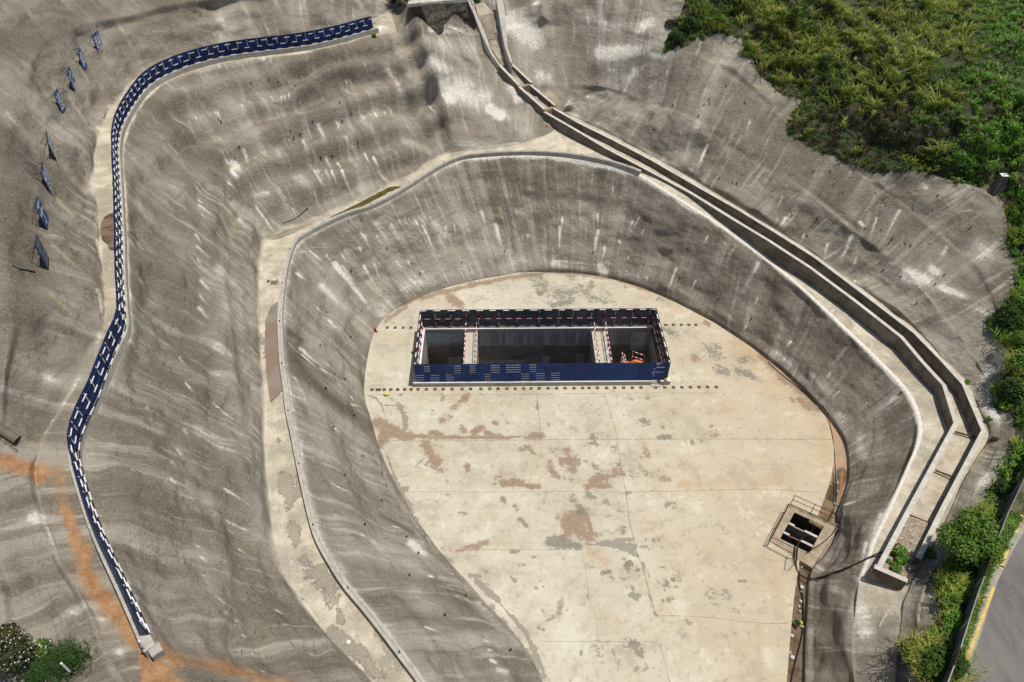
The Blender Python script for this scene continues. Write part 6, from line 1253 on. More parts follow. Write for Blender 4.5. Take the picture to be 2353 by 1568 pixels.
p, n = hit(632, 651); mb = MB(); mb.box(p.x-.22, p.x+.22, p.y-.17, p.y+.2, p.z-.02, p.z+.38); tag(mb.build("concrete_block", M_TOP, bevel=.02), "small pale concrete block standing on the lower terrace", "concrete block")
p, n = hit(617, 648); mb = MB(); mb.tube([p+Vector((-.08,-.05,.06)), p+Vector((0,0,.09)), p+Vector((.08,.07,.06))], [.05,.075,.04], 7); tag(mb.build("red_brick_lump", M_RED, smooth=True), "red lump beside the concrete block on the lower terrace", "brick")
p = Vector(U(*T(1,1,1100,1480))); mb = MB(); mb.tube([p, p+Vector((-.03,.05,.28)), p+Vector((-.06,.1,.45))], [.11,.08,.03], 8); mb.tube([p+Vector((-.03,0,.1)), p+Vector((.2,-.1,.05))], [.07,.04], 6); tag(mb.build("red_cloth", M_RED, smooth=True), "crumpled red cloth at the slope toe left of the shaft", "cloth")
p = Vector(U(*T(1,2,1200,497))); mb = MB(); mb.tube([p+Vector((-.22,.04,.05)), p+Vector((-.05,0,.16)), p+Vector((.1,-.02,.12)), p+Vector((.22,0,.04))], [.05,.13,.12,.03], 8); tag(mb.build("plastic_bag", flat("yellow_bag", (.75,.70,.08), .4), smooth=True), "crumpled bright yellow bag on the slab left of the shaft", "bag")
p = Vector(U(*T(3,3,297,1027), -.3)); mb = MB(); mb.tube([p, p+Vector((0,0,.12)), p+Vector((0,0,.2)), p+Vector((0,0,.2))], [.13,.12,.07,.02], 12); o = mb.build("hard_hat", M_YEL, smooth=True); tag(o, "yellow hard hat lying in the silted drain", "hard hat")
mb = MB(); mb.tube([p+Vector((-.02,-.02,.0)), p+Vector((-.02,-.02,.025))], .17, 14); bb = mb.build("brim", M_YEL); bb.parent = o
p, n = hit(*T(1,3,850,1205)); mb = MB(); mb.tube([p+Vector((0,0,-.02)), p+Vector((0,0,.1)), p+Vector((0,0,.17))], [.13,.12,.03], 10); tag(mb.build("white_bowl", M_WHITE, smooth=True), "round white bowl lying on the wet lower terrace", "bowl")
p, n = hit(*T(2,0,322,1160)); mb = MB(); mb.tube([p, p+n*.25], .09, 8); tag(mb.build("yellow_cap_pipe", M_YEL, smooth=True), "short yellow-capped pipe in the slope below the spillway", "pipe")
pa_, pb_ = hit(-25, 972)[0], hit(42, 1014)[0]; root = empty("culvert_pipe", pb_); tag(root, "half-buried grey pipe with a black disc for its shaded open end at the far left edge", "pipe")
dv_ = (pb_-pa_).normalized(); mb = MB(); mb.tube([pa_-dv_*1.2+Vector((0,0,.08)), pb_+Vector((0,0,.08))], .22, 16); part(mb, "pipe_body", M_CHAN, root)
mb = MB(); mb.tube([pb_+Vector((0,0,.08))+dv_*.003, pb_+Vector((0,0,.08))+dv_*.012], .18, 16); part(mb, "opening_shade_disc", M_BLACK, root)  # black disc stands for the shade inside; the pipe itself is solid
# litter in the drain
LIT = [(3,2,640,1300),(3,2,585,1322),(3,2,625,1495),(3,2,570,1530),(3,2,515,1515),(3,3,248,660),(3,3,310,690),(3,3,308,735),(3,3,300,820),(3,3,293,915),(3,3,222,990),(3,3,318,1052),(3,3,222,1138),(3,3,202,1295),(3,3,228,1335),(3,3,312,510),(3,3,285,870),(3,2,640,1380)]
M_L = [flat("litter_white", (.62,.62,.60), .5), flat("litter_teal", (.18,.40,.38), .5), flat("litter_grey", (.40,.38,.34), .6)]
for i, (c_, r_, x, y) in enumerate(LIT):
    p = Vector(U(*T(c_, r_, x, y), -.28)); s = random.uniform(.07, .14); a = random.uniform(0, 3.1); mb = MB()
    V = [p+Vector((math.cos(a+k*1.05)*s*random.uniform(.6,1.2), math.sin(a+k*1.05)*s*random.uniform(.6,1.2), random.uniform(0,.05))) for k in range(6)]; V += [p+Vector((0,0,.08)), p-Vector((0,0,.03))]
    mb.add(V, [(k, (k+1) % 6, 6) for k in range(6)]+[((k+1) % 6, k, 7) for k in range(6)])
    tag(mb.build("plastic_scrap", M_L[1 if i in (7, 10) else (i % 2)*2]), "scrap of pale plastic litter lying in the silted drain" if i not in (7, 10) else "teal plastic scrap lying in the silted drain", "litter", "litter in the drain")
# weep pipes and bar stubs standing out of the sprayed slopes
M_STUB = flat('dull_bar', (.13,.10,.075), .8); M_PIPE = flat("dark_pipe", (.03,.026,.022), .7); stubs = {}
def stub(kind, p, n, label, group):
    if kind not in stubs:
        mb = MB()
        if kind == "weep_pipe": mb.tube([(0,0,-.08), (.02,0,.16)], .04, 7); mb.tube([(0,0,.02), (.03,-.16,.03)], .018, 5)  # second thin tube lies along the slope as the pipe's modelled shadow
        else: mb.tube([(0,0,-.1), (.02,.01,.28), (.05,.02,.42)], .016, 5)
        o = mb.build(kind, M_PIPE if kind == "weep_pipe" else M_STUB); stubs[kind] = o
    else: o = stubs[kind].copy(); COL.objects.link(o)
    o.location = p; q = n.to_track_quat('Z', 'Y').to_euler(); o.rotation_euler = q; s = random.uniform(.8, 1.25)*(.62 if kind == 'bar_stub' else 1)
    o.scale = (s, s, s); o.rotation_euler.z += random.uniform(-.5, .5)
    tag(o, label, kind.replace("_", " "), group)
WP = [(1,1,868,918),(1,1,640,1303),(1,1,862,1535),(1,1,1175,1108),(1,1,968,1295),(1,1,1890,835),(1,1,2283,740),(1,1,1200,713),(1,1,1510,940),(1,2,585,42),(1,2,812,355),(1,2,632,435),(1,2,892,682),(1,2,702,790),(1,2,980,1057),(1,2,810,1235),(1,2,1148,1462),(1,3,992,125),(1,3,1380,238),(1,3,1490,388),(1,3,1405,592),(1,3,1925,780),(1,3,1728,957),(1,3,2330,1282),(2,1,1218,862),(2,1,1548,985),(2,1,1905,1175),(2,1,2205,1357),(2,1,752,748),(3,2,925,543),(3,2,1232,470),(3,1,985,205),(3,1,895,530),(3,1,1110,670)]
for c_, r_, x, y in WP:
    p, n = hit(*T(c_, r_, x, y)); stub("weep_pipe", p, n, "short dark weep pipe sticking out of the lowest slope round the pit", "weep pipes in the pit slopes")
def scatter(kind, poly, count, label, group):
    xs = [q[0] for q in poly]; ys = [q[1] for q in poly]; n = 0
    while n < count:
        x, y = random.uniform(min(xs), max(xs)), random.uniform(min(ys), max(ys))
        if inpoly(np.array([x]), np.array([y]), poly)[0]:
            p, nn_ = hit(x, y); stub(kind, p, nn_, label, group); n += 1
scatter("bar_stub", [(0,0),(500,0),(420,100),(300,150),(210,250),(200,500),(215,750),(110,900),(0,800)], 120, "thin rusty bar stub standing out of the upper left slope", "bar stubs on the upper left slope")
scatter("bar_stub", [(330,560),(480,560),(490,900),(560,1200),(800,1500),(600,1540),(380,1400),(250,1150),(240,1000),(300,800)], 75, "thin rusty bar stub standing out of the slope between the two left terraces", "bar stubs on the left middle slope")
scatter("bar_stub", [(1250,10),(1400,50),(1500,200),(1300,150)], 22, "thin rusty bar stub on the slope beyond the spillway", "bar stubs beyond the spillway")
scatter("weep_pipe", [(1450,300),(1700,150),(1900,380),(2280,480),(2250,700),(2150,780),(1800,500)], 42, "short dark weep pipe sticking out of the right-hand slope above the channel", "weep pipes above the channel")
scatter("weep_pipe", [(420,200),(800,150),(900,300),(850,380),(650,400),(480,350)], 24, "short dark weep pipe in the big slope below the blue fence", "weep pipes below the blue fence")
# ------------------------------------------------------------------ road, verge and boundary fence at the lower right
def roadpt(x, y, h=0.0):
    return Vector(U(x, y, 5.45+h))
redge = [(2700,700),(2353,1191),(2315,1251),(2277,1326),(2258,1380),(2240,1439),(2217,1500),(2195,1568),(2140,1720),(2060,1950),(1960,2350)]
E_ = [np.array(roadpt(x, y)) for x, y in redge]
def offset_line(P_, s, dz=0):
    P_ = np.array(P_); d = np.gradient(P_[:, :2], axis=0); d /= np.linalg.norm(d, axis=1)[:, None]
    o = P_.copy(); o[:, 0] += -d[:, 1]*s; o[:, 1] += d[:, 0]*s; o[:, 2] += dz; return o
def strip(name, A, B, mat, sub=24, kind="structure"):
    A, B = np.array(A), np.array(B); t = np.linspace(0, 1, sub); Q = A[:, None]*(1-t[None, :, None])+B[:, None]*t[None, :, None]
    i_ = np.arange(Q.shape[0]*sub).reshape(-1, sub); o = mesh_np(name, Q.reshape(-1, 3), np.stack([i_[:-1,:-1], i_[:-1,1:], i_[1:,1:], i_[1:,:-1]], -1).reshape(-1, 4), [mat]); return tag(o, kind=kind) if kind else o
m = NT("asphalt", .9); p = m.pos(); f1 = m.noise(p, 30, 2, .7); f2 = m.noise(m.scale(p, (.9,.25,1)), 1.0, 5, .65); f3 = m.noise(p, 1.7, 5, .7)
c = m.mix(m.ramp(f2, .35, .65), (.105,.098,.090), (.165,.152,.138)); c = m.mix(m.ramp(f1, .45, .7, 0, .5), c, (.26,.24,.215)); c = m.mix(m.ramp(f3, .66, .74, 0, .6), c, (.05,.045,.042)); m.bump(f1, .3, .02); M_ASPH = m.color(c)
RI = offset_line(E_, 9.5)
strip("road", E_, RI, M_ASPH)
m = NT("road_shoulder_concrete", .9); p = m.pos(); SHO = m.color(m.mix(m.ramp(m.noise(p, 2, 5, .7), .35, .65), (.26,.235,.195), (.36,.33,.28)))
strip("road_shoulder", offset_line(E_, -.05, .004), offset_line(E_, .34, .004), SHO, 3)
M_YLINE = mottled("worn_yellow_paint", (.62,.42,.10), (.70,.52,.18), 3, .8, 0, 16, (.42,.33,.18))
def yline(a, b):
    w = .075
    A = Vector(U(a[0], a[1], 5.458)); B = Vector(U(b[0], b[1], 5.458)); d = (B-A).normalized(); n_ = Vector((-d.y, d.x, 0))*w
    mb = MB(); mb.add([A-n_, B-n_, B+n_, A+n_], [(0,1,2,3)]); return tag(mb.build("road_line", M_YLINE), kind="structure")
yline(T(3,3,2340,30), T(3,3,2276,185)); yline(T(3,3,2208,340), T(3,3,2140,520)); yline(T(3,3,2078,690), T(3,3,1750,1567)); yline((2200,1570), (2090,1900)); yline((2385,1110), (2366,1155))
VA = offset_line(E_, -.02, -.02); VB = offset_line(E_, -1.25, -.05)
m = NT("verge_soil", .95); p = m.pos(); strip("verge", VB, VA, m.color(m.mix(m.ramp(m.noise(p, 2.5, 5, .7), .4, .6), (.045,.055,.02), (.13,.11,.07))), 12)
# fence: sheet panels with a pale top rail
ftop = [(2440,930),(2353,1102),(2317,1178),(2297,1228),(2280,1275),(2262,1326),(2247,1364),(2227,1426),(2207,1489),(2192,1531),(2178,1568),(2150,1660),(2080,1850)]
HF = 1.7
FP = [Vector(U(x, y, 5.4+HF))-Vector((0,0,HF)) for x, y in ftop]
rf_ = empty("roadside_fence", FP[5]); tag(rf_, "dark grey sheet-metal fence with a pale top rail between the road and the shrubs", "fence")
M_RF = flat("dark_fence_sheet", (.05,.065,.075), .6, .2, 0, 1.5, .4)
for i in range(len(FP)-1):
    n = max(1, int((FP[i+1]-FP[i]).length/1.6))
    for k in range(n):
        a, b = FP[i].lerp(FP[i+1], k/n), FP[i].lerp(FP[i+1], (k+1)/n)
        sheet(b, a, HF, (M_RF, M_RF), rf_, pitch=.2, amp=.015)
        mb = MB(); mb.obox(a, a+Vector((0,0,HF+.02)), .07, .07); part(mb, "post", M_STEEL if (i+k) % 3 else M_RUST, rf_)
        mb = MB(); mb.obox(a+Vector((0,0,HF+.03)), b+Vector((0,0,HF+.03)), .045, .04); part(mb, "top_rail", M_STEEL if (i+k) % 4 else M_RUST, rf_)

# ------------------------------------------------------------------ plants
def leaf_mat(name, cols, rough=.6):
    m = NT(name, rough); t = m.attr("tint"); x = m.n("ValToRGB"); m.put(x.inputs[0], t); cr = x.color_ramp
    cr.elements[0].color = (*cols[0], 1); cr.elements[1].color = (*cols[-1], 1)
    for i, c in enumerate(cols[1:-1]): e = cr.elements.new((i+1)/(len(cols)-1)); e.color = (*c, 1)
    tr = m.n("BsdfTranslucent"); m.put(tr.inputs[0], x.outputs[0]); ms = m.n("MixShader"); ms.inputs[0].default_value = .28
    m.put(ms.inputs[1], m.b.outputs[0]); m.put(ms.inputs[2], tr.outputs[0]); out = m.t.nodes["Material Output"]; m.put(out.inputs[0], ms.outputs[0])
    return m.color(x.outputs[0])
L_DARK = leaf_mat("leaf_dark_green", [(.016,.04,.009), (.045,.10,.018), (.09,.16,.03)]); L_MID = leaf_mat("leaf_mid_green", [(.04,.085,.014), (.12,.22,.028), (.24,.35,.05)])
L_YEL = leaf_mat("grass_yellow_green", [(.06,.085,.014), (.20,.25,.035), (.36,.40,.07), (.47,.45,.12)]); L_DRY = leaf_mat("dry_stalk", [(.03,.018,.012), (.08,.055,.03), (.16,.13,.07)])
L_SHR = leaf_mat('leaf_olive_dark', [(.02,.022,.008), (.04,.055,.012), (.09,.085,.03), (.16,.10,.06)]); L_BRIGHT = leaf_mat("herb_bright_green", [(.06,.15,.018), (.14,.30,.035), (.24,.42,.06)]); L_BLOOM = leaf_mat("small_white_bloom", [(.5,.5,.42), (.75,.73,.66)])
def unit(v): return v/(np.linalg.norm(v, axis=-1, keepdims=True)+1e-9)
def leaves(c, nrm, size, aspect=.55):
    """two-triangle rhombic leaves; c (n,3) centres, nrm (n,3) preferred facing, size (n,)"""
    n = len(c); r = unit(nrm+RNG.normal(0, .55, (n, 3))); t = unit(np.cross(r, RNG.normal(0, 1, (n, 3)))); b = np.cross(r, t); s = size[:, None]
    droop = np.array([0, 0, -.15])*s
    V = np.stack([c-t*s, c+b*s*aspect, c+t*s+droop, c-b*s*aspect], 1).reshape(-1, 3); F_ = np.arange(4*n).reshape(-1, 4); return V, F_
def blades(c, up, h, w, lean):
    n = len(c); a = RNG.uniform(0, 2*np.pi, n); d = np.stack([np.cos(a), np.sin(a), np.zeros(n)], 1); s_ = np.stack([-d[:, 1], d[:, 0], np.zeros(n)], 1)*w[:, None]
    m1 = c+up*h[:, None]*.6+d*(h*lean*.35)[:, None]; t = c+up*h[:, None]*.85+d*(h*lean)[:, None]
    V = np.concatenate([np.stack([c-s_, c+s_, m1+s_*.8, m1-s_*.8], 1).reshape(-1, 3), np.stack([m1-s_*.8, m1+s_*.8, t+s_*.12, t-s_*.12], 1).reshape(-1, 3)])
    return V, np.arange(len(V)).reshape(-1, 4)
def plant_mesh(name, parts_, parent=None):
    """parts_: list of (V, F, tint per face, material)"""
    Vs = []; Fs_ = []; tn = []; mi = []; off = 0; mats = []
    for V, F_, tint, mat in parts_:
        if mat not in mats: mats.append(mat)
        Vs.append(V); Fs_.append(F_+off); off += len(V); tn.append(np.repeat(np.broadcast_to(tint, (len(F_),)), 4)); mi.append(np.full(len(F_), mats.index(mat)))
    V = np.concatenate(Vs)
    if parent is not None: V = V-np.array(parent.location)
    me = bpy.data.meshes.new(name); F_ = np.concatenate(Fs_).astype(np.int32)
    me.vertices.add(len(V)); me.vertices.foreach_set("co", V.astype(np.float32).ravel()); me.loops.add(F_.size); me.loops.foreach_set("vertex_index", F_.ravel())
    me.polygons.add(len(F_)); me.polygons.foreach_set("loop_start", np.arange(0, F_.size, 4, dtype=np.int32)); me.polygons.foreach_set("material_index", np.concatenate(mi).astype(np.int32)); me.update(calc_edges=True)
    for m_ in mats: me.materials.append(m_)
    a_ = me.attributes.new("tint", 'FLOAT', 'CORNER'); a_.data.foreach_set("value", np.clip(np.concatenate(tn), 0, 1).astype(np.float32))
    return link(name, me, parent)
def crown_leaves(c, R, n, size, hfac=.8, lobes=9):
    """leaf centres over several uneven lobes; returns centres, outward normals, tint"""
    lc = RNG.normal(0, 1, (lobes, 3)); lc[:, 2] = np.abs(lc[:, 2])*.8; lc = unit(lc)*RNG.uniform(.25, .78, (lobes, 1))*R; lc[:, 2] *= hfac
    lr = RNG.uniform(.26, .5, lobes)*R; li = RNG.integers(0, lobes, n); u = unit(RNG.normal(0, 1, (n, 3))); u[:, 2] = np.where(u[:, 2] < -.35, -u[:, 2], u[:, 2])
    rad = lr[li]*RNG.uniform(.55, 1.12, n)**.6; q = lc[li]+u*rad[:, None]; q[:, 2] = np.maximum(q[:, 2], -.1*R)
    lt = RNG.uniform(-.22, .22, lobes)
    tint = .45+lt[li]+RNG.normal(0, .16, n)
    return c+q+np.array([0, 0, R*.35*hfac]), unit(u+np.array([0, 0, .7])), tint
def bush(name, x, y, rpx, label, cat="bush", mat=None, n=900, leaf=.09, hfac=.8, group=None, extra=None, lift=0.0, lobes=9):
    mat = mat or L_MID; p, nn_ = hit(x, y)
    zc_ = p.y*cp+(CH-p.z)*sp; R = rpx*zc_/FD
    root = empty(name, p); tag(root, label, cat, group); c = np.array(p)+[0, 0, lift]
    q, nr_, tn = crown_leaves(c, R, n, leaf, hfac, lobes); sz = leaf*RNG.uniform(.6, 1.35, n)
    V, F_ = leaves(q, nr_, sz); parts_ = [(V, F_, tn, mat)]
    if extra == "bloom":
        k = n//9; sel = RNG.choice(n, k, False); V2, F2 = leaves(q[sel]+nr_[sel]*.06, nr_[sel], np.full(k, leaf*.55), .9); parts_.append((V2, F2, RNG.uniform(0, 1, k), L_BLOOM))
    if extra == "grassy":
        k = n//3; cc = np.repeat(c[None], k, 0)+RNG.normal(0, .45, (k, 3))*R; cc[:, 2] = p.z; V2, F2 = blades(cc, np.array([[0, 0, 1.0]]), RNG.uniform(.4, .9, k)*R, np.full(k, .018), RNG.uniform(.4, 1.0, k)); parts_.append((V2, F2, RNG.uniform(.2, 1, len(F2)), L_YEL))
    plant_mesh("crown", parts_, root)
    mb = MB(); o_ = Vector(p)
    for k in range(5):
        a = k*1.26+random.random(); e = Vector((math.cos(a)*R*.5, math.sin(a)*R*.5, R*.6*hfac+lift)); mb.tube([o_+Vector((0,0,-.15)), o_+e*.45+Vector((0,0,.1)), o_+e], [.05*R+.02, .03*R+.012, .01], 5)
    part(mb, "stem", flat("bark", (.10,.075,.05), .9) if "bark" not in bpy.data.materials else bpy.data.materials["bark"], root)
    return root
BUSH = [ # x, y, radius px, material, leaves, label
 (2150,1532,62,L_DARK,3200,"large dark green bush spreading over the concrete at the bottom right corner"),(2100,1500,34,L_DARK,1100,"dark feathery bush at the concrete edge left of the large corner bush"),
 (2165,1475,30,L_MID,900,"mid-green grassy bush just above the large corner bush"),(2190,1440,30,L_BRIGHT,900,"bright grassy bush against the roadside fence, third up from the corner"),
 (2185,1392,32,L_MID,1000,"mid-green bush halfway up the roadside strip"),(2210,1362,34,L_YEL,900,"yellow-green ferny bush below the big roadside tree"),(2180,1345,28,L_MID,800,"small bush at the concrete edge below the big roadside tree"),
 (2265,1195,34,L_YEL,1100,"yellow-green feathery bush above the big roadside tree"),(2305,1130,26,L_DARK,600,"small dark bush on the grass bank near the top of the roadside fence"),
 (2318,905,44,L_DARK,1500,"dark bush by the bend of the channel at the right edge"),(2345,850,40,L_MID,1300,"mid-green bush just above the bush by the channel bend"),(2335,800,30,L_MID,900,"loose green bush reaching over the pale patch at the right edge"),
 (2318,745,42,L_DARK,1400,"dark leafy bush leaning over the slope at the right edge"),(2350,690,30,L_BRIGHT,800,"bright leafy bush at the right edge above the dark leaning bush"),(2340,545,26,L_BRIGHT,700,"narrow bright bush below the concrete marker"),(2330,490,22,L_MID,500,"small mid-green bush just below the concrete marker"),
 (1552,98,24,L_DARK,1300,"dark round bush at the left tip of the grassy hill"),(1585,70,22,L_DARK,1000,"dark bush behind the leftmost bush of the grassy hill"),(1650,60,24,L_MID,1000,"mid-green bush on the hill above the bare notch"),(1540,60,14,L_DRY,400,"dry twiggy bush at the left tip of the hill"),
 (1610,30,22,L_MID,800,"green bush near the top of the hill's left edge"),(1720,125,20,L_MID,700,"green bush at the hill edge right of the bare notch")]
for x, y, r, mt, n, lab in BUSH: bush("bush", x, y, r, lab, mat=mt, n=int(n*1.5), leaf=.085 if r > 30 else .075, extra="grassy" if mt in (L_YEL, L_BRIGHT, L_MID) or y > 1300 else None, lobes=random.randint(9, 20), hfac=random.uniform(.7, 1.15))
bush("tree", 2200, 1285, 88, "big spreading light-green tree overhanging the fence and the road edge", "tree", L_MID, 7500, .085, .75, lift=.9, lobes=22)
bush("flowering_shrub", 22, 1508, 80, "large shrub covered in small white flowers in the bottom left corner", "shrub", L_SHR, 6500, .06, .8, extra="bloom", lobes=18)
bush("flowering_shrub", 95, 1500, 30, "small outlying branch clump with white flowers right of the large flowering shrub", "shrub", L_MID, 1200, .06, .7, extra="bloom")
bush("bush", 2066, 1286, 27, "leafy bush growing inside the end of the drainage channel", mat=L_BRIGHT, n=1300, leaf=.07); bush("bush", 2050, 1305, 20, "low grassy bush in the corner of the drainage channel end", mat=L_MID, n=700, leaf=.06)
bush("bush", 2135, 1274, 15, "small green bush outside the end of the channel", mat=L_MID, n=600, leaf=.06)
bush("bush", 861, 84, 8, "small yellow bush at the upper end of the blue fence", mat=L_YEL, n=320, leaf=.07)
bush("weed", 1833, 1432, 8, "low green weed growing from the drain beside the yellow hard hat", "weed", L_DARK, 260, .05, .4)
for x, y, r, lab in [(2222,880,8,"tiny weed at the outer foot of the channel wall above the bend"),(2272,965,8,"tiny weed on the pale concrete right of the channel bend"),(2285,1012,11,"low brown weed below the channel bend")]: bush("weed", x, y, r, lab, "weed", L_DRY if "brown" in lab else L_MID, 200, .05, .5)
# low grass clump at the bottom left
def clump(name, pts, n, h, w, mat, label, spread):
    P_ = [hit(x, y)[0] for x, y in pts]; root = empty(name, P_[0]); tag(root, label, "grass clump"); parts_ = []
    for p in P_:
        cc = np.repeat(np.array(p)[None], n, 0); cc[:, :2] += RNG.normal(0, spread, (n, 2)); V, F_ = blades(cc, np.array([[0,0,1.0]]), RNG.uniform(.5, 1.1, n)*h, np.full(n, w), RNG.uniform(.3, 1.1, n)); parts_.append((V, F_, np.clip(RNG.normal(.45, .25, len(F_)), 0, 1), mat))
    plant_mesh("blades", parts_, root); return root
clump("grass_clump", [(100,1535),(120,1522),(140,1515),(160,1512),(175,1525),(130,1540),(90,1550)], 230, .36, .016, L_DARK, "low dark green grass clump beside the white-flowering shrub", .26)
# ground cover of the hill and banks: tufts rooted on the terrain where it is soil
sel = (M[5] > .5) & (sgc < 7.6) & (sgc > 2.9)
vis = (px > -60) & (px < 2900) & (py > -120) & (py < 1700)
cand = np.argwhere(sel & vis); cell = G[cand[:, 0], cand[:, 1]]; Nn = normals(G); Nn = Nn if Nn[..., 2].mean() > 0 else -Nn; cn = Nn[cand[:, 0], cand[:, 1]]
# area weight so that tufts spread evenly
du = np.linalg.norm(np.gradient(G, axis=1), axis=2)*np.linalg.norm(np.gradient(G, axis=0), axis=2); wgt = du[cand[:, 0], cand[:, 1]]; wgt /= wgt.sum()
NTUF = 11500
pick = RNG.choice(len(cand), NTUF, True, wgt); ci_, cj_ = np.minimum(cand[pick, 0], NS-2), np.minimum(cand[pick, 1], NTC-2); ra_, rb_ = RNG.uniform(0, 1, (NTUF, 1)), RNG.uniform(0, 1, (NTUF, 1))
C0 = G[ci_, cj_]*(1-ra_)*(1-rb_)+G[ci_+1, cj_]*ra_*(1-rb_)+G[ci_, cj_+1]*(1-ra_)*rb_+G[ci_+1, cj_+1]*ra_*rb_
EE = np.array(E_); EE = EE[np.argsort(EE[:, 1])]
onroad = C0[:, 0] > np.interp(C0[:, 1], EE[:, 1], EE[:, 0])-.1; cpx, cpy = P(C0[:, 0], C0[:, 1], C0[:, 2])
zone = fbm(C0[:, 0]*.22, C0[:, 1]*.22, None, 4, 201); zone2 = fbm(C0[:, 0]*.5, C0[:, 1]*.5, None, 3, 211)
# a bare dark-stalk bank low on the hill, bright herbs at its right
bank = np.exp(-(((cpx-1990)/170)**2+((cpy-310)/70)**2)); bright = 1/(1+np.exp(-((cpx-2180)+.35*(cpy-300))/45))*(cpy > 120) + (cpx > 2240)
parts_ = []; tuftc = []
up = unit(cn[pick]*.35+np.array([0, 0, 1.0])+np.array([0, 0, 0]))
kinds = np.where((bright > .5), 3, np.where(bank*1.2+.35*zone2 > .55, 2, np.where(zone+.5*zone2 > .0, 1, 0)))
kinds = np.where((RNG.uniform(0, 1, NTUF) < .18), RNG.integers(0, 3, NTUF), kinds)
for k, (mat, nb_, h, wd_, ln, dens) in enumerate([(L_MID, 16, .42, .022, .9, .8), (L_YEL, 22, .62, .020, 1.0, .85), (L_DRY, 14, .5, .014, .6, .8), (L_BRIGHT, 16, .4, .026, .8, 1.0)]):
    s_ = (kinds == k) & ~onroad & (RNG.uniform(0, 1, NTUF) < dens); idx_ = np.where(s_)[0]
    if not len(idx_): continue
    tsz = RNG.lognormal(0, .35, len(idx_)); rep = np.repeat(np.arange(len(idx_)), nb_); cc = C0[idx_][rep].copy(); cc[:, :2] += RNG.normal(0, .11, (len(rep), 2))*tsz[rep][:, None]
    V, F_ = blades(cc, up[idx_][rep], RNG.uniform(.5, 1.1, len(rep))*h*tsz[rep], np.full(len(rep), wd_)*1.5, RNG.uniform(.4, 1.1, len(rep))*ln)
    base_t = np.clip(RNG.normal(.45, .22, len(idx_)), 0, 1); tn = np.concatenate([base_t[rep]-.12, base_t[rep]+.1]); parts_.append((V, F_, tn, mat))
# broad-leaved herbs and scrub between the tufts
NH = 2300; pk = RNG.choice(len(cand), NH, True, wgt); hi_, hj_ = np.minimum(cand[pk, 0], NS-2), np.minimum(cand[pk, 1], NTC-2); ra_, rb_ = RNG.uniform(0, 1, (NH, 1)), RNG.uniform(0, 1, (NH, 1)); Hc = G[hi_, hj_]*(1-ra_)*(1-rb_)+G[hi_+1, hj_]*ra_*(1-rb_)+G[hi_, hj_+1]*(1-ra_)*rb_+G[hi_+1, hj_+1]*ra_*rb_; zn = fbm(Hc[:, 0]*.3, Hc[:, 1]*.3, None, 3, 231); keep = (zn > -.1) & ~(Hc[:, 0] > np.interp(Hc[:, 1], EE[:, 1], EE[:, 0])-.2); Hc = Hc[keep]; hz = zn[keep]
nl = 46; rep = np.repeat(np.arange(len(Hc)), nl); R_ = RNG.uniform(.18, .5, len(Hc)); u = unit(RNG.normal(0, 1, (len(rep), 3))); u[:, 2] = np.abs(u[:, 2]); q = Hc[rep]+u*(R_[rep]*RNG.uniform(.4, 1.05, len(rep)))[:, None]*np.array([1, 1, .75])
V, F_ = leaves(q, unit(u+[0, 0, .6]), RNG.uniform(.035, .075, len(rep))); tb = RNG.uniform(.1, .9, len(Hc)); hp, _ = P(Hc[:, 0], Hc[:, 1], Hc[:, 2])
msk_ = (hp[rep] > 2180)
parts_.append((V.reshape(-1, 4, 3)[~msk_].reshape(-1, 3), np.arange((~msk_).sum()*4).reshape(-1, 4), (tb[rep]+RNG.normal(0, .1, len(rep)))[~msk_], L_DARK)); parts_.append((V.reshape(-1, 4, 3)[msk_].reshape(-1, 3), np.arange(msk_.sum()*4).reshape(-1, 4), (tb[rep]+RNG.normal(0, .1, len(rep)))[msk_], L_BRIGHT))
# taller scrub mounds in the cover
NM = 210; pk = RNG.choice(len(cand), NM, True, wgt); Mc = cell[pk]; zn = fbm(Mc[:, 0]*.16, Mc[:, 1]*.16, None, 3, 251); keep = (zn > -.25) & ~(Mc[:, 0] > np.interp(Mc[:, 1], EE[:, 1], EE[:, 0])-.6); Mc = Mc[keep]
nl = 230; rep = np.repeat(np.arange(len(Mc)), nl); R_ = RNG.lognormal(-.55, .35, len(Mc)); u = unit(RNG.normal(0, 1, (len(rep), 3))); u[:, 2] = np.abs(u[:, 2])
q = Mc[rep]+(u+RNG.normal(0, .12, u.shape))*(R_[rep]*RNG.uniform(.55, 1.05, len(rep)))[:, None]*np.array([1, 1, .95]); V, F_ = leaves(q, unit(u+[0, 0, .5]), RNG.uniform(.04, .10, len(rep))); tb = RNG.uniform(.15, .85, len(Mc)); km = RNG.integers(0, 3, len(Mc)); mpx, _ = P(Mc[:, 0], Mc[:, 1], Mc[:, 2]); km = np.where(mpx > 2170, 3, km)
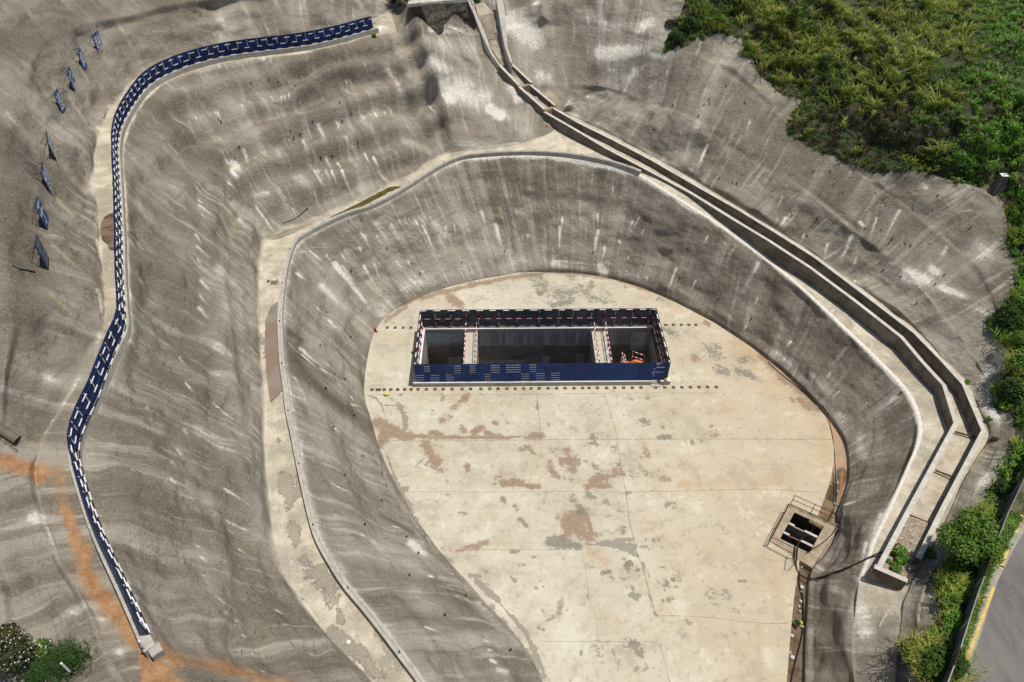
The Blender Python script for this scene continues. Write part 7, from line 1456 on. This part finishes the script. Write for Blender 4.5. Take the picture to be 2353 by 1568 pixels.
for j_, mt_ in enumerate((L_DARK, L_MID, L_YEL, L_BRIGHT)):
    s_ = (km == j_)[rep]; parts_.append((V.reshape(-1, 4, 3)[s_].reshape(-1, 3), np.arange(s_.sum()*4).reshape(-1, 4), (tb[rep]+RNG.normal(0, .12, len(rep)))[s_], mt_))
gc = plant_mesh("ground_cover", parts_); tag(gc, "mixed green and yellow grass tufts and herbs covering the hill and road bank", "ground cover", None, "stuff")
# short grass on the verge between fence and road
nv = 5200; tq_ = RNG.uniform(0, 1, nv); sidx = RNG.uniform(1, len(E_)-3, nv); i0 = sidx.astype(int); fr_ = sidx-i0
EV = np.array(VA); EB = np.array(VB); cc = (EV[i0]*(1-fr_)[:, None]+EV[i0+1]*fr_[:, None])*(1-tq_[:, None]*.55)+(EB[i0]*(1-fr_)[:, None]+EB[i0+1]*fr_[:, None])*tq_[:, None]*.55
V, F_ = blades(cc, np.array([[0,0,1.0]]), RNG.uniform(.08, .24, nv), np.full(nv, .03), RNG.uniform(.3, 1.2, nv))
tag(plant_mesh("verge_grass", [(V, F_, np.clip(RNG.normal(.5, .25, len(F_)), 0, 1), L_MID)]), "short patchy grass on the verge beside the road", "grass", None, "stuff")

# cut the ground under the channel and the pools
co = np.empty(len(terrain.data.vertices)*3, np.float32); terrain.data.vertices.foreach_get("co", co); co = co.reshape(-1, 3)
for poly, zs in CARVE:
    lo_c, hi_c = poly.min(0), poly.max(0); near = np.where((co[:, 0] > lo_c[0]) & (co[:, 0] < hi_c[0]) & (co[:, 1] > lo_c[1]) & (co[:, 1] < hi_c[1]))[0]
    near = near[inpoly(co[near, 0], co[near, 1], [tuple(p_) for p_ in poly])]
    if not len(near): continue
    d2 = (co[near, None, 0]-poly[None, :, 0])**2+(co[near, None, 1]-poly[None, :, 1])**2; wq = 1/(d2+.01)**2; zq = (wq*zs[None]).sum(1)/wq.sum(1)
    co[near, 2] = np.minimum(co[near, 2], zq)
terrain.data.vertices.foreach_set("co", co.ravel()); terrain.data.update()
